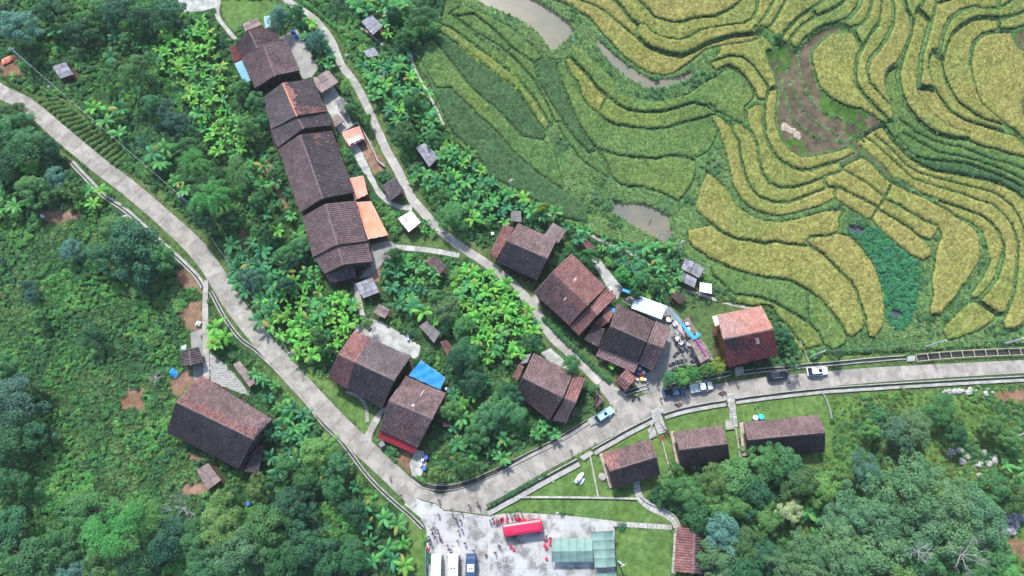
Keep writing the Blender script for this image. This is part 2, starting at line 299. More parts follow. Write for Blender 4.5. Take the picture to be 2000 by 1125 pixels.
# bunds between plots, photo pixels: (width in m, points)
LN = [
 (.3, [(1515,98),(1517,128),(1523,147),(1531,175),(1538,205),(1551,237),(1566,252),(1583,265),(1610,274),(1655,276)]), (.3, [(1537,97),(1537,128),(1542,158),(1555,192),(1566,215),(1585,237),(1610,250),(1640,268)]), (.3, [(1559,100),(1559,137),(1566,158),(1576,183),(1593,209),(1615,222),(1657,236),(1689,258)]),
 (1.0, [(1075,0),(1120,19),(1150,40),(1172,66),(1195,90),(1216,113),(1242,132),(1268,146),(1293,151),(1319,145),(1342,128),(1364,111),(1380,97),(1403,90),(1429,86),(1455,82),(1472,78),(1484,72)]),
 (.6, [(1120,0),(1144,7),(1170,17),(1187,28),(1208,46),(1229,64),(1244,76),(1261,92),(1283,102),(1306,109),(1330,112),(1355,101),(1380,86),(1406,77),(1433,69),(1465,65),(1481,62)]),
 (.65, [(1196,0),(1208,11),(1219,23),(1231,41),(1246,51),(1261,54),(1270,66),(1285,75),(1306,80),(1327,82),(1347,75),(1366,62),(1383,57),(1401,54),(1423,50),(1453,46),(1470,36),(1479,19),(1481,0)]),
 (.5, [(1247,52),(1244,62),(1243,76)]),
 (.65, [(1242,0),(1253,11),(1266,23),(1276,36),(1293,42),(1317,47),(1338,44),(1355,37),(1379,34),(1397,33),(1416,23),(1431,14),(1446,0)]),
 (.5, [(1512,0),(1504,17),(1495,32),(1482,48),(1480,62)]),
 (.5, [(1536,0),(1525,17),(1516,36),(1504,53),(1496,62),(1508,75),(1514,86)]),
 (2.6, [(1478,58),(1492,64),(1503,76),(1514,90)]),
 (.9, [(1655,276),(1672,264),(1689,258)]), (.9, [(1690,258),(1686,266),(1689,274)]), (.4, [(1515,98),(1514,86)]),
 (.75, [(1612,0),(1598,11),(1578,23),(1557,38),(1540,55),(1529,68),(1523,83),(1514,86)]),
 (.75, [(1651,0),(1636,13),(1615,26),(1593,34),(1572,47),(1555,62),(1542,79),(1539,88),(1529,86),(1523,83)]),
 (.4, [(1584,22),(1593,33)]),
 (1.2, [(1680,0),(1674,17),(1657,38),(1636,47),(1615,51),(1593,62),(1572,79),(1561,94),(1557,100),(1543,97),(1539,88)]),
 (.9, [(1702,0),(1699,19),(1691,38),(1680,50),(1674,54),(1657,57),(1647,50),(1636,47)]),
 (.8, [(1674,54),(1666,62),(1645,62),(1621,66),(1604,79),(1585,100),(1583,115)]),
 (.4, [(1666,62),(1670,70),(1681,91)]),
 (.8, [(1723,0),(1719,28),(1714,49),(1697,70),(1689,85),(1677,105),(1671,122),(1668,145),(1670,166),(1683,186),(1701,207),(1718,224),(1731,239)]),
 (.6, [(1583,115),(1589,137),(1593,158),(1602,177),(1617,192),(1636,203),(1655,211),(1679,216),(1700,226),(1716,238)]),
 (1.0, [(1744,0),(1746,21),(1744,47),(1729,79),(1712,102),(1695,122),(1690,141)]),
 (.6, [(1690,141),(1695,166),(1712,184),(1729,205),(1740,209)]),
 (.45, [(1765,0),(1770,21),(1780,41)]),
 (1.1, [(1780,41),(1782,58),(1772,85),(1761,111),(1750,128),(1735,137),(1727,154),(1728,181),(1738,205),(1742,239)]),
 (1.0, [(1802,0),(1797,15),(1787,23),(1785,41),(1780,64),(1770,92),(1759,124),(1754,149)]),
 (.6, [(1754,149),(1759,181),(1770,209),(1787,232),(1808,252),(1829,265),(1861,272),(1889,275),(1915,288),(1944,294),(1968,303),(2000,310)]),
 (.8, [(1825,0),(1827,9),(1823,23),(1817,43),(1810,68),(1802,94),(1796,117),(1794,145),(1790,169),(1791,179)]),
 (.55, [(1791,179),(1804,205),(1817,223),(1846,248),(1872,258),(1890,262),(1890,275)]),
 (.45, [(1787,23),(1796,20),(1805,30),(1817,43)]), (.45, [(1827,9),(1859,0)]),
 (1.1, [(1949,0),(1947,19),(1925,20),(1902,15),(1876,23),(1851,41),(1842,58),(1836,79),(1831,102),(1819,103),(1812,115),(1811,139),(1817,164),(1825,176)]),
 (.5, [(1791,173),(1808,174),(1827,179),(1842,201),(1855,220),(1883,237),(1915,248),(1957,261),(1979,268),(1998,286),(2002,300)]),
 (.6, [(1947,19),(1962,11),(1977,0)]),
 (.9, [(2000,25),(1979,33),(1953,38),(1925,35),(1898,39),(1872,55),(1855,73),(1846,92),(1840,119),(1829,111),(1831,102)]),
 (.55, [(1838,119),(1844,154),(1855,179),(1868,201),(1893,222),(1917,237),(1957,248),(1962,260)]),
 (1.1, [(2000,53),(1979,61),(1949,61),(1921,66),(1902,83),(1897,100),(1894,128)]),
 (.6, [(1894,128),(1899,158),(1906,186),(1915,207),(1936,228),(1959,247)]), (.35, [(1950,39),(1950,60)]),
 (.9, [(1959,247),(1980,262),(2004,290)]),
 (.5, [(1974,60),(1980,75),(1990,95),(2002,100)]), (.5, [(2003,188),(1993,205),(1993,225),(2003,240)]),
 (.5, [(1756,232),(1787,258),(1819,275),(1846,284),(1872,288),(1904,301),(1936,314),(1968,322),(2000,335)]),
 (.5, [(1762,260),(1799,282),(1829,299),(1872,307),(1904,316),(1947,331),(1979,346),(2000,359)]),
 (.5, [(1750,268),(1782,305),(1808,312),(1840,316),(1883,320),(1915,331),(1947,344),(1979,359),(2000,372)]),
 (.5, [(1716,239),(1729,243),(1744,269),(1759,286),(1776,305),(1802,322),(1829,333),(1868,339),(1893,344),(1925,350),(1957,361),(1985,376),(2000,391)]),
 (.5, [(1691,260),(1716,246),(1729,243)]),
 (.5, [(1714,261),(1735,280),(1755,301),(1772,320),(1797,336),(1829,346),(1861,354),(1893,363),(1936,374),(1957,386),(1977,403),(1989,423),(1996,444),(1999,470),(2003,500)]),
 (.5, [(1691,263),(1712,278),(1733,299),(1755,320),(1785,348),(1808,357),(1840,367),(1872,376),(1904,389),(1936,399),(1957,416),(1974,440)]),
 (.9, [(1974,440),(1984,476),(1982,508),(1977,549),(1971,581),(1957,612),(1948,630),(1952,644),(1966,649),(1982,642),(2002,627)]),
 (.6, [(1688,268),(1670,276),(1680,284),(1701,301),(1723,320),(1744,348),(1772,361),(1799,378),(1829,391),(1861,401),(1893,412),(1919,423),(1936,438),(1950,456),(1957,481),(1955,501)]),
 (.9, [(1955,501),(1948,519),(1941,544),(1925,565),(1909,585),(1887,586)]),
 (.9, [(1686,302),(1708,320),(1733,348),(1765,367),(1808,386),(1842,406),(1872,427),(1900,444),(1912,463),(1914,497),(1907,519),(1887,549),(1864,581),(1848,599),(1830,619),(1810,619),(1807,603),(1816,576),(1812,549),(1819,519),(1826,481),(1835,460),(1828,442),(1797,429),(1765,408),(1729,389),(1706,369),(1680,350),(1647,331),(1647,322),(1686,302)]),
 (.5, [(1872,427),(1898,436),(1916,454),(1925,485),(1928,508)]),
 (1.2, [(1928,508),(1912,542),(1889,572),(1887,587),(1864,610),(1828,644)]),
 (.6, [(1887,587),(1889,590),(1907,590),(1943,615),(1939,628),(1909,649),(1864,664),(1848,667),(1835,646),(1845,632),(1889,590)]),
 (.4, [(1907,590),(1909,585)]), (.6, [(1943,615),(1957,612)]),
 (.5, [(1741,361),(1732,380),(1722,395),(1712,408),(1699,430)]),
 (.55, [(1642,336),(1612,345),(1610,357),(1615,365),(1636,367),(1668,382),(1700,399),(1714,408),(1744,427),(1776,448),(1796,466),(1814,472),(1828,458),(1829,446)]),
 (.6, [(1630,376),(1630,391),(1657,408),(1689,429),(1701,429),(1714,447),(1742,472),(1773,499),(1801,513),(1816,501),(1816,485),(1796,468)]), (.5, [(1636,367),(1629,376)]),
 (.8, [(1515,98),(1497,102),(1499,119),(1512,147),(1517,171),(1521,183),(1517,213),(1515,239),(1517,246),(1527,275),(1546,297),(1566,307),(1593,303),(1625,297),(1657,286),(1670,293),(1672,299),(1645,314),(1615,322),(1583,333),(1561,334),(1540,327),(1517,312),(1502,288),(1493,263),(1491,233),(1494,205),(1499,177),(1517,172)]),
 (.6, [(1494,205),(1474,203),(1459,213),(1458,239),(1459,246),(1472,267),(1480,290),(1480,312),(1489,342),(1502,361),(1525,369),(1551,367),(1583,357),(1615,344),(1642,335),(1642,318)]),
 (.6, [(1467,260),(1455,248),(1442,240),(1429,243),(1431,258),(1444,280),(1446,310),(1453,339),(1463,367),(1480,386),(1508,397),(1540,397),(1572,384),(1610,369),(1613,359)]),
 (.6, [(1429,248),(1412,232),(1401,224),(1391,224),(1391,233),(1403,258),(1414,295),(1423,335),(1431,369),(1444,391),(1465,410),(1491,420),(1521,425),(1561,416),(1604,403),(1627,391)]),
 (.6, [(1364,369),(1380,335),(1401,352),(1423,374),(1440,401),(1461,418),(1487,430),(1521,433),(1561,425),(1604,412),(1636,406),(1649,412),(1642,429),(1640,452),(1617,461),(1583,463),(1575,472),(1581,480),(1543,478),(1511,472),(1494,478),(1468,472),(1436,468),(1410,457),(1389,440),(1360,418),(1355,401),(1364,369)]),
 (.6, [(1389,440),(1340,450),(1342,472),(1351,485),(1383,506),(1425,525),(1468,538),(1500,544),(1543,549),(1579,568),(1604,587),(1624,611),(1639,632),(1649,653),(1660,662),(1685,644),(1687,619),(1678,594),(1671,569),(1660,549),(1649,540),(1628,517),(1607,495),(1581,480)]),
 (.6, [(1640,456),(1660,460),(1683,483),(1701,508),(1714,538),(1721,567),(1726,603),(1721,640),(1705,662),(1692,660),(1687,640)]),
 (.5, [(1384,512),(1390,540),(1432,577),(1468,579),(1511,591),(1545,611),(1577,630),(1596,649),(1607,675),(1575,684),(1553,658),(1532,632),(1502,617),(1440,596),(1400,580)]),
 (.5, [(1577,568),(1577,600),(1577,630)]), (.5, [(1607,675),(1627,685),(1650,674),(1653,660)]),
 (.6, [(1114,115),(1114,102),(1129,96),(1146,105),(1165,128),(1191,149),(1208,179),(1229,192),(1255,199),(1285,199),(1315,192),(1347,181),(1374,160),(1396,149),(1423,128),(1440,137),(1457,154),(1474,181),(1472,194),(1455,211),(1455,243),(1440,240),(1429,233),(1401,220),(1386,204)]),
 (.3, [(1396,106),(1398,110)]),
 (.5, [(1405,88),(1403,105),(1392,115),(1385,125),(1401,118),(1423,111),(1450,113),(1470,130),(1487,154),(1498,171),(1499,177)]), (.5, [(1385,125),(1397,141),(1423,128)]), (.5, [(1474,185),(1480,196),(1493,199),(1497,188),(1499,175)]), (.4, [(1731,239),(1740,237),(1742,209)]), (.4, [(1432,577),(1436,596)]),
 (.4, [(1103,119),(1062,112),(1045,125),(1052,160),(1075,200),(1100,240),(1125,275),(1150,300),(1168,294)]),
 (.5, [(1114,115),(1135,137),(1155,158),(1165,173),(1187,192),(1208,209),(1229,218),(1261,222),(1293,220),(1325,211),(1353,201),(1379,207),(1401,220)]),
 (.5, [(1103,119),(1112,145),(1129,164),(1135,188),(1150,211),(1170,224),(1178,206),(1185,192)]), (.5, [(1103,119),(1114,110)]),
 (.55, [(1170,224),(1176,233),(1199,246),(1234,250),(1272,254),(1304,250),(1336,239),(1368,231),(1391,224)]),
 (.45, [(1100,118),(1088,128),(1095,160),(1110,195),(1125,235),(1145,270),(1165,293),(1208,305),(1251,310),(1283,311),(1310,305),(1336,307),(1357,314),(1370,305),(1387,295),(1396,278),(1403,258)]),
 (.9, [(1359,308),(1362,320),(1362,335),(1357,352),(1342,378),(1325,397),(1293,380),(1251,368),(1215,366),(1195,350),(1185,325),(1170,296)]),
 (.5, [(820,118),(852,172),(880,172),(932,224),(972,260),(1008,304),(1056,344),(1104,376),(1144,400),(1150,440),(1088,424),(1048,396),(1008,372),(960,348),(932,304),(880,256),(856,200),(835,160),(820,118)]),
 (.5, [(840,72),(868,104),(920,172),(980,224),(1020,268),(1064,276),(1068,262),(1040,224),(1008,172),(960,140),(904,96),(860,64),(840,72)]),
 (.45, [(858,50),(880,56),(915,82),(965,118),(1012,155),(1045,195),(1075,245),(1068,262)]), (.45, [(878,30),(890,36),(930,66),(975,92),(1010,120),(1045,160),(1070,205),(1082,235),(1078,250)]), (.45, [(820,118),(840,72)]), (.45, [(858,50),(840,72)]),
 (.45, [(1064,276),(1085,300),(1095,335),(1104,376)]), (.5, [(878,30),(905,12),(950,30),(1000,55),(1035,85),(1062,112)]), (.45, [(1000,95),(1022,110),(1045,125)]), (.45,[(1085,240),(1100,270),(1140,320),(1190,350)]), (.45,[(1082,240),(1100,240)]), (.45,[(1085,300),(1120,330),(1160,372),(1200,388)]), (.45,[(868,2),(905,12)]),
 (.4, [(890,36),(925,30),(960,55),(1000,95),(990,105),(940,80),(890,36)]),
]
# seeds: (px, py, kind, ripeness 0 green .. 1 gold)
SEED = [(900,165,'r',.24),(940,110,'r',.5),(975,103,'r',.1),(1010,140,'r',.1),(1050,185,'r',.22),(1020,85,'r',.25),(960,45,'r',.28),(1110,270,'r',.2),(1130,300,'r',.18),(1280,360,'r',.3),(1250,350,'r',.3),(1760,668,'g',0),(1700,675,'g',0),(1900,672,'g',0),(1800,600,'g',0),(1250,110,'r',.95),(1200,30,'r',.85),(1300,95,'r',.8),(1300,60,'r',.7),(1290,15,'r',1.),(1380,10,'r',1.),(1430,40,'r',.6),(1490,15,'r',.75),(1510,45,'r',1.05),(1560,20,'r',.85),
 (1560,45,'r',.8),(1620,15,'r',.7),(1640,30,'r',.65),(1660,65,'r',.65),(1640,150,'r',.88),(1690,10,'r',.65),(1690,120,'r',.8),(1735,60,'r',.8),(1720,120,'r',.95),(1700,150,'r',.9),
 (1755,200,'r',.12),(1775,120,'r',.7),(1810,110,'r',.8),(1800,100,'r',.6),(1900,30,'r',.65),(1880,100,'r',.9),(1950,150,'r',1.),(1850,160,'r',.92),(1820,200,'r',1.),
 (1990,275,'g',0),(1850,278,'r',.25),(1850,292,'r',.25),(1850,303,'r',.22),(1850,315,'r',.2),(1840,325,'r',.15),(1820,340,'r',.75),(1800,345,'r',.8),
 (1870,385,'r',.7),(1960,520,'r',.85),(1990,560,'r',.85),(1870,480,'r',.85),(1920,500,'r',.3),(1885,560,'g',0),(1870,630,'r',.55),(1890,545,'r',.5),
 (1700,340,'r',.95),(1660,355,'r',1.05),(1655,398,'r',1.1),(1780,440,'r',.95),(1740,430,'r',1.05),(1760,470,'r',1.1),(1550,260,'m',0),(1528,180,'m',0),(1548,200,'m',0),(1562,200,'m',0),(1575,200,'m',0),(1590,240,'m',0),(1600,258,'m',0),(1620,240,'m',0),(1650,245,'m',0),(1560,280,'m',0),(1525,110,'m',0),(1548,120,'m',0),(1525,150,'m',0),(1535,120,'m',0),(1570,150,'m',0),(1600,80,'m',0),(1600,200,'m',0),(1550,320,'r',.8),
 (1505,250,'r',.8),(1470,300,'r',.75),(1540,350,'r',.75),(1450,290,'r',.75),(1430,320,'r',.88),(1500,410,'r',.9),(1400,420,'r',.6),(1500,450,'r',.75),(1500,500,'r',.7),(1600,530,'r',.85),
 (1690,560,'r',1.1),(1450,555,'e',0),(1520,611,'r',.5),(1530,570,'r',.2),(1600,640,'r',.28),(1640,645,'r',.3),(1430,170,'r',.25),(1250,205,'r',.45),(1160,140,'r',.5),(1150,190,'r',.6),(1300,230,'r',.35),(1250,210,'r',.4),
 (1400,200,'r',.28),(1445,128,'r',.85),(1440,100,'r',.75),(1480,220,'r',.7),(1300,280,'r',.25),(1280,345,'r',.3),(1090,180,'r',.12),(1140,240,'r',.2),
 (1250,170,'g',0),(1000,330,'r',.0),(940,150,'r',.12),(950,60,'r',.22),(1100,350,'g',0),(1960,35,'r',.55),(1990,45,'r',.75),(1960,50,'r',.75),
 (1990,85,'m',0),(1999,215,'m',0),(1350,380,'g',0),(1040,90,'g',0),(1550,300,'r',.8),(1690,590,'r',1.1)]
WATERS = [("silty_pond", 'water', "pale brown pond at the top of the picture beside the green plots", [(925,-8),(945,10),(975,21),(1010,37),(1050,62),(1075,97),(1090,93),(1122,62),(1110,43),(1080,20),(1050,4),(1030,-8)]),
 ("irrigation_channel", 'water', "curved muddy channel under the golden terrace", [(1161,73),(1176,85),(1199,107),(1225,128),(1251,143),(1272,156),(1315,151),(1347,137),(1357,140),(1347,154),(1315,164),(1289,175),(1261,171),(1229,154),(1199,130),(1172,102)]),
 ("silty_pond", 'water', "grey pond between the banana plants and the green terraces", [(1195,393),(1217,396),(1261,397),(1283,408),(1306,423),(1308,442),(1314,457),(1297,475),(1267,458),(1233,437),(1200,418)]),
 ("weedy_pond", 'darkwater', "small dark pond above the bright green water weed", [(1655,437),(1665,440),(1692,444),(1690,455),(1672,458),(1655,448)]),
 ("weedy_pond", 'darkwater', "small dark pond at the foot of the bright green water weed", [(1739,603),(1760,603),(1762,619),(1751,626),(1737,617)])]
WEED = [(1690,440),(1715,452),(1760,490),(1790,515),(1795,540),(1785,590),(1770,640),(1745,650),(1730,610),(1722,560),(1708,515),(1685,478),(1660,455),(1658,440)]
C = 0.25
TX0, TX1, TY0, TY1 = -26.0, 178.0, 24.0, 140.0
nx, ny = int((TX1 - TX0) / C), int((TY1 - TY0) / C)
GX, GY = np.meshgrid(TX0 + (np.arange(nx) + .5) * C, TY0 + (np.arange(ny) + .5) * C)
bund = np.zeros((ny, nx), np.int8)
def stamp(p, w):
    for a, b in zip(p[:-1], p[1:]):
        r = w * 0.36
        i0 = max(0, int((min(a[0], b[0]) - r - TX0) / C) - 1); i1 = min(nx, int((max(a[0], b[0]) + r - TX0) / C) + 2)
        j0 = max(0, int((min(a[1], b[1]) - r - TY0) / C) - 1); j1 = min(ny, int((max(a[1], b[1]) + r - TY0) / C) + 2)
        if i1 <= i0 or j1 <= j0: continue
        s = (slice(j0, j1), slice(i0, i1)); ab = b - a; q = ab @ ab + 1e-9
        t = np.clip(((GX[s] - a[0]) * ab[0] + (GY[s] - a[1]) * ab[1]) / q, 0, 1)
        d = np.hypot(GX[s] - a[0] - t * ab[0], GY[s] - a[1] - t * ab[1])
        wob = r * (0.8 + 0.45 * vn(GX[s], GY[s], 0.9, 5))
        bund[s][d < np.maximum(wob, 0.2)] = 1
for w, P in LN:
    P = [tuple(map(float, p)) for p in P]
    for e, f, k in ((0, 1, 0), (-1, -2, 1)):
        x, y = P[e]
        if (y <= 1 or x >= 1998) and len(P) > 1:
            dx, dy = x - P[f][0], y - P[f][1]
            q = (x + max(-60, min(60, dx / max(1e-3, -dy) * 75)), y - 75) if y <= 1 else (x + 90, y + max(-60, min(60, dy / max(1e-3, dx) * 90)))
            P = [q] + P if k == 0 else P + [q]
    stamp(atF(P), w)
tpoly = atF(TERR); inside = inpoly(GX, GY, tpoly)
edge = inside & ~(np.roll(inside, 2, 0) & np.roll(inside, -2, 0) & np.roll(inside, 2, 1) & np.roll(inside, -2, 1))
bund[edge] = 1; bund[~inside] = 2
lim = atF([(1000, -55), (2062, -55), (2062, 690)]); outf = (GY > lim[0, 1]) | inpoly(GX, GY, [tuple(lim[1]), tuple(lim[1] + [90, 0]), tuple(lim[2] + [90, 0]), tuple(lim[2])])
bund[outf] = 1
watermask = np.zeros((ny, nx), bool)
for wname, wm, wl, P in WATERS:
    p = atF(P); k = inpoly(GX, GY, p); watermask |= k
weedmask = inpoly(GX, GY, atF(WEED)) & ~watermask
bund[watermask | weedmask] = 1
lab = np.zeros((ny, nx), np.int32); kinds = {}; free = (bund == 0); nl = 0
fl = free.ravel().copy(); labf = lab.ravel()
for start in np.flatnonzero(fl):
    if not fl[start]: continue
    nl += 1; st = [int(start)]; fl[start] = False; cells = []
    while st:
        c_ = st.pop(); cells.append(c_); x_ = c_ % nx
        for n_, ok in ((c_ - 1, x_ > 0), (c_ + 1, x_ < nx - 1), (c_ - nx, c_ >= nx), (c_ + nx, c_ < nx * (ny - 1))):
            if ok and fl[n_]: fl[n_] = False; st.append(n_)
    labf[cells] = nl
    area = len(cells) * C * C
    kinds[nl] = ['r' if 6 < area < 900 else 'g', None, area]
for sx, sy, k, g in SEED:
    p = atF([(sx, sy)])[0]; i = int((p[0] - TX0) / C); j = int((p[1] - TY0) / C)
    if 0 <= i < nx and 0 <= j < ny:
        l = lab[j, i]
        if l: kinds[l][0] = k; kinds[l][1] = g
Fg = FZ(GX, GY); level = {}
cent = {}
for l in range(1, nl + 1):
    k = lab == l
    if kinds[l][0] == 'g' and kinds[l][1] is None and kinds[l][2] <= 6: continue
    level[l] = float(Fg[k].mean()); cent[l] = (float(GX[k].mean()), float(GY[k].mean()))
    if kinds[l][1] is None: kinds[l][1] = 0.75 if cent[l][0] > 30 else 0.3
LV = np.where(lab > 0, 0, np.nan).astype(float)
for l, v in level.items():
    if kinds[l][0] in 'rme': LV[lab == l] = v
LV[(lab > 0) & (LV == 0)] = np.nan
LV[watermask] = np.minimum(Fg[watermask], 99) - 0.1
gk = np.isin(lab, [l for l in kinds if kinds[l][0] == 'g']); LV[gk] = Fg[gk]
for _ in range(12):                                            # spread the plot levels into the bunds
    q = np.isnan(LV)
    if not q.any(): break
    acc = np.zeros_like(LV); cnt = np.zeros_like(LV)
    for ax, s_ in ((0, 1), (0, -1), (1, 1), (1, -1)):
        r_ = np.roll(LV, s_, ax); o_ = ~np.isnan(r_); acc[o_] += r_[o_]; cnt[o_] += 1
    u_ = q & (cnt > 0); LV[u_] = acc[u_] / cnt[u_]
LV = np.where(np.isnan(LV), Fg, LV)
isr = np.isin(lab, [l for l in kinds if kinds[l][0] in 're'])
ism = np.isin(lab, [l for l in kinds if kinds[l][0] == 'm'])
tuftV, tuftF, tuftC = [], [], []
def ricecol(g, n):
    k = np.array([[.125, .245, .08], [.2, .3, .085], [.345, .355, .105], [.4, .355, .125]]); g = np.clip(g, 0, 1.2) * 2.15
    i = np.clip(g.astype(int), 0, 2); f = (np.clip(g, 0, 3) - i)[:, None]; f = np.clip(f, 0, 1)
    return (k[i] * (1 - f) + k[i + 1] * f) * n[:, None]
# per-plot crop, each plot an object
def plot_label(l):
    g = kinds[l][1]; a = kinds[l][2]; x, y = cent[l]
    t = "ripe golden" if g > .9 else "golden yellow" if g > .7 else "yellow green" if g > .4 else "green"
    sz = "long narrow" if a < 90 else "curved" if a < 220 else "broad"
    px = 1000 + FPX * x / (CAM_H * 1.1); w_ = ("beside the ponds and the village edge" if x < 35 else "between the brown stubble field and the village" if x < 66 else
         "above the brown stubble field" if (x < 95 and y > 80) else "by the bright green water weed" if (x < 95) else "near the right edge above the road" if y < 70 else "in the upper right terraces")
    return f"{sz} plot of {t} rice {w_}", f"{t} rice plots {w_}"
for l in level:
    if kinds[l][0] not in 're': continue
    k = lab == l; js, is_ = np.nonzero(k); j0, j1, i0, i1 = js.min() - 1, js.max() + 2, is_.min() - 1, is_.max() + 2
    j0 = max(j0, 1); i0 = max(i0, 1); j1 = min(j1, ny - 1); i1 = min(i1, nx - 1); kk = k[j0:j1, i0:i1]
    vv = np.zeros((kk.shape[0] + 1, kk.shape[1] + 1), bool); full = np.ones_like(vv); pad = np.pad(kk, 1)
    for a in (0, 1):
        for b in (0, 1):
            s_ = pad[a:a + vv.shape[0], b:b + vv.shape[1]]; vv |= s_; full &= s_
    d = full.astype(np.float32); er = full.copy()
    for _ in range(2):
        e2 = er & np.roll(er, 1, 0) & np.roll(er, -1, 0) & np.roll(er, 1, 1) & np.roll(er, -1, 1); d += e2; er = e2
    idx = -np.ones(vv.shape, int); idx[vv] = np.arange(vv.sum())
    yy, xx = np.nonzero(vv); X = TX0 + (i0 + xx) * C; Y = TY0 + (j0 + yy) * C; dd = d[vv]
    g = kinds[l][1]; hgt = 0.75 if kinds[l][0] == 'r' else 0.5
    prof = np.array([0.45, 0.85, 0.97, 1.0])[dd.astype(int)]
    Z = level[l] + hgt * prof + (dd > 0) * (0.16 * (vn(X, Y, .45, 3) - .5) + 0.2 * (vn(X, Y, 1.3, 4) - .5) + 0.12 * (vn(X, Y, 5, 9) - .5))
    X = X + (vn(X, Y, .6, 11) - .5) * .16; Y2 = Y + (vn(X, Y, .6, 12) - .5) * .16
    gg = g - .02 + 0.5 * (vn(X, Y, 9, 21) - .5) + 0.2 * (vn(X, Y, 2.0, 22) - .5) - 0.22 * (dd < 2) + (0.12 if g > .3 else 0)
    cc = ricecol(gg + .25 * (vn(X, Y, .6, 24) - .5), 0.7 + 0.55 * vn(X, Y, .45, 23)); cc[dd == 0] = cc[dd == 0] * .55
    if g < .16:
        br = vn(X, Y, 1.1, 31)[:, None]; cc = (cc * .2 + np.array([.05, .125, .055])) * (.75 + .4 * vn(X, Y, .7, 33)[:, None]) + np.array([.02, .008, .006]) * br
    cj, ci = np.nonzero(kk); Fq = np.stack([idx[cj, ci], idx[cj, ci + 1], idx[cj + 1, ci + 1], idx[cj + 1, ci]], 1)
    V = np.stack([X, Y2, Z], 1)
    # tufts standing out of the canopy
    sel = np.flatnonzero(dd >= 2); nt_ = int(len(sel) * 0.7)
    nm = f"rice_plot"
    if nt_ > 3:
        r = rng.choice(sel, nt_); nb = 3
        base = V[r] + rng.normal(0, .09, (nt_, 3)) * [1, 1, .2]; az = rng.uniform(0, 6.283, nt_); TV = []; TF = []; TC = []
        for b in range(nb):
            a_ = az + b * 2.1 + rng.uniform(-.4, .4, nt_); L_ = rng.uniform(.22, .42, nt_); up = rng.uniform(.1, .3, nt_)
            dx, dy = np.cos(a_), np.sin(a_); w_ = .055
            p0 = base + np.stack([-dy * w_, dx * w_, -.05 + 0 * dx], 1); p1 = base + np.stack([dy * w_, -dx * w_, -.05 + 0 * dx], 1)
            p2 = base + np.stack([dx * L_, dy * L_, up], 1)
            TV.append(np.stack([p0, p1, p2], 1).reshape(-1, 3)); TC.append(np.repeat(cc[r] * rng.uniform(.6, 1.6, (nt_, 1)), 3, 0))
        TV = np.concatenate(TV); tri = np.arange(len(TV)).reshape(-1, 3) + len(V)
        F4 = np.concatenate([np.stack([Fq[:, 0], Fq[:, 1], Fq[:, 2]], 1), np.stack([Fq[:, 0], Fq[:, 2], Fq[:, 3]], 1), tri])
        V = np.concatenate([V, TV]); cc = np.concatenate([cc] + TC)
    else: F4 = Fq
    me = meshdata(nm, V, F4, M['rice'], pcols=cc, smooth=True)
    lb, gr = plot_label(l)
    tag(link(nm, me), lb, "rice", gr, "stuff")
# the ground of the terraces: mud, banks and grass, one sheet
st = 2; sX = GX[::st, ::st]; sY = GY[::st, ::st]
lv = LV.copy()
for _ in range(2): lv = (lv + np.roll(lv, 1, 0) + np.roll(lv, -1, 0) + np.roll(lv, 1, 1) + np.roll(lv, -1, 1)) / 5
gz = np.where(isr | ism, 0, 1.0); mudline = (bund == 1) & (np.roll(ism, 2, 1) & np.roll(ism, -2, 1) | np.roll(ism, 2, 0) & np.roll(ism, -2, 0)); gz[mudline] = 1.4; gz[watermask] = 0
tz = lv + gz * (0.1 + 0.22 * vn(GX, GY, .8, 41) + .25 * vn(GX, GY, 2.5, 42) * (bund == 0)) - isr * .1 + ism * .06 * vn(GX, GY, .5, 43)
tz = np.where(watermask, lv - .6, tz); tz = np.where(bund == 2, -0.6, tz)
tz = np.where(edge, np.minimum(tz, 0.12), tz)
gcol = np.zeros((ny, nx, 3)); n1 = vn(GX, GY, 1.2, 51)[..., None]; n2 = vn(GX, GY, 6, 52)[..., None]
gcol[:] = np.array([.125, .245, .085]) * (0.6 + .7 * n1); gcol += np.array([.06, .06, .01]) * n2 * (bund == 0)[..., None]
gcol = np.where((ism)[..., None], np.array([.165, .132, .09]) * (.6 + .6 * n1) + np.array([-.09, .03, -.06]) * (n2 > .66) * (n1 > .4), gcol)
gcol = np.where(weedmask[..., None], np.array([.05, .2, .1]), gcol); gcol = np.where(watermask[..., None], np.array([.2, .18, .14]), gcol)
gcol = np.where(isr[..., None], np.array([.06, .09, .03]), gcol)
sz = tz[::st, ::st]; sc_ = gcol[::st, ::st].reshape(-1, 3); sm_ = bund[::st, ::st] != 2
sh = sX.shape; id_ = np.arange(sh[0] * sh[1]).reshape(sh)
keep = (sm_[:-1, :-1] | sm_[1:, :-1] | sm_[:-1, 1:] | sm_[1:, 1:])
Fq = np.stack([id_[:-1, :-1][keep], id_[:-1, 1:][keep], id_[1:, 1:][keep], id_[1:, :-1][keep]], 1)
me = meshdata("terrace_ground", np.stack([sX.ravel(), sY.ravel(), sz.ravel()], 1), Fq, M['ground'], pcols=sc_, smooth=True)
tag(link("terrace_ground", me), kind="structure")
def tz_at(x, y):
    i = np.clip(((np.asarray(x) - TX0) / C).astype(int), 0, nx - 1); j = np.clip(((np.asarray(y) - TY0) / C).astype(int), 0, ny - 1)
    return np.where(bund[j, i] == 2, 0.0, tz[j, i])
for wname, wm, wl, P in WATERS:
    p = atF(P); z = float(FZ(p[:, 0], p[:, 1]).mean()) - 0.22
    c0 = p.mean(0); p = c0 + (p - c0) * 1.04
    me = meshdata(wname, [(x, y, z) for x, y in p], [list(range(len(p)))[::-1]], M[wm]); me.validate()
    o = link(wname, me); tag(o, wl, "pond", kind="structure")
    if me.polygons[0].normal.z < 0: me.flip_normals()
zfill(tpoly, PADDY, world=True)
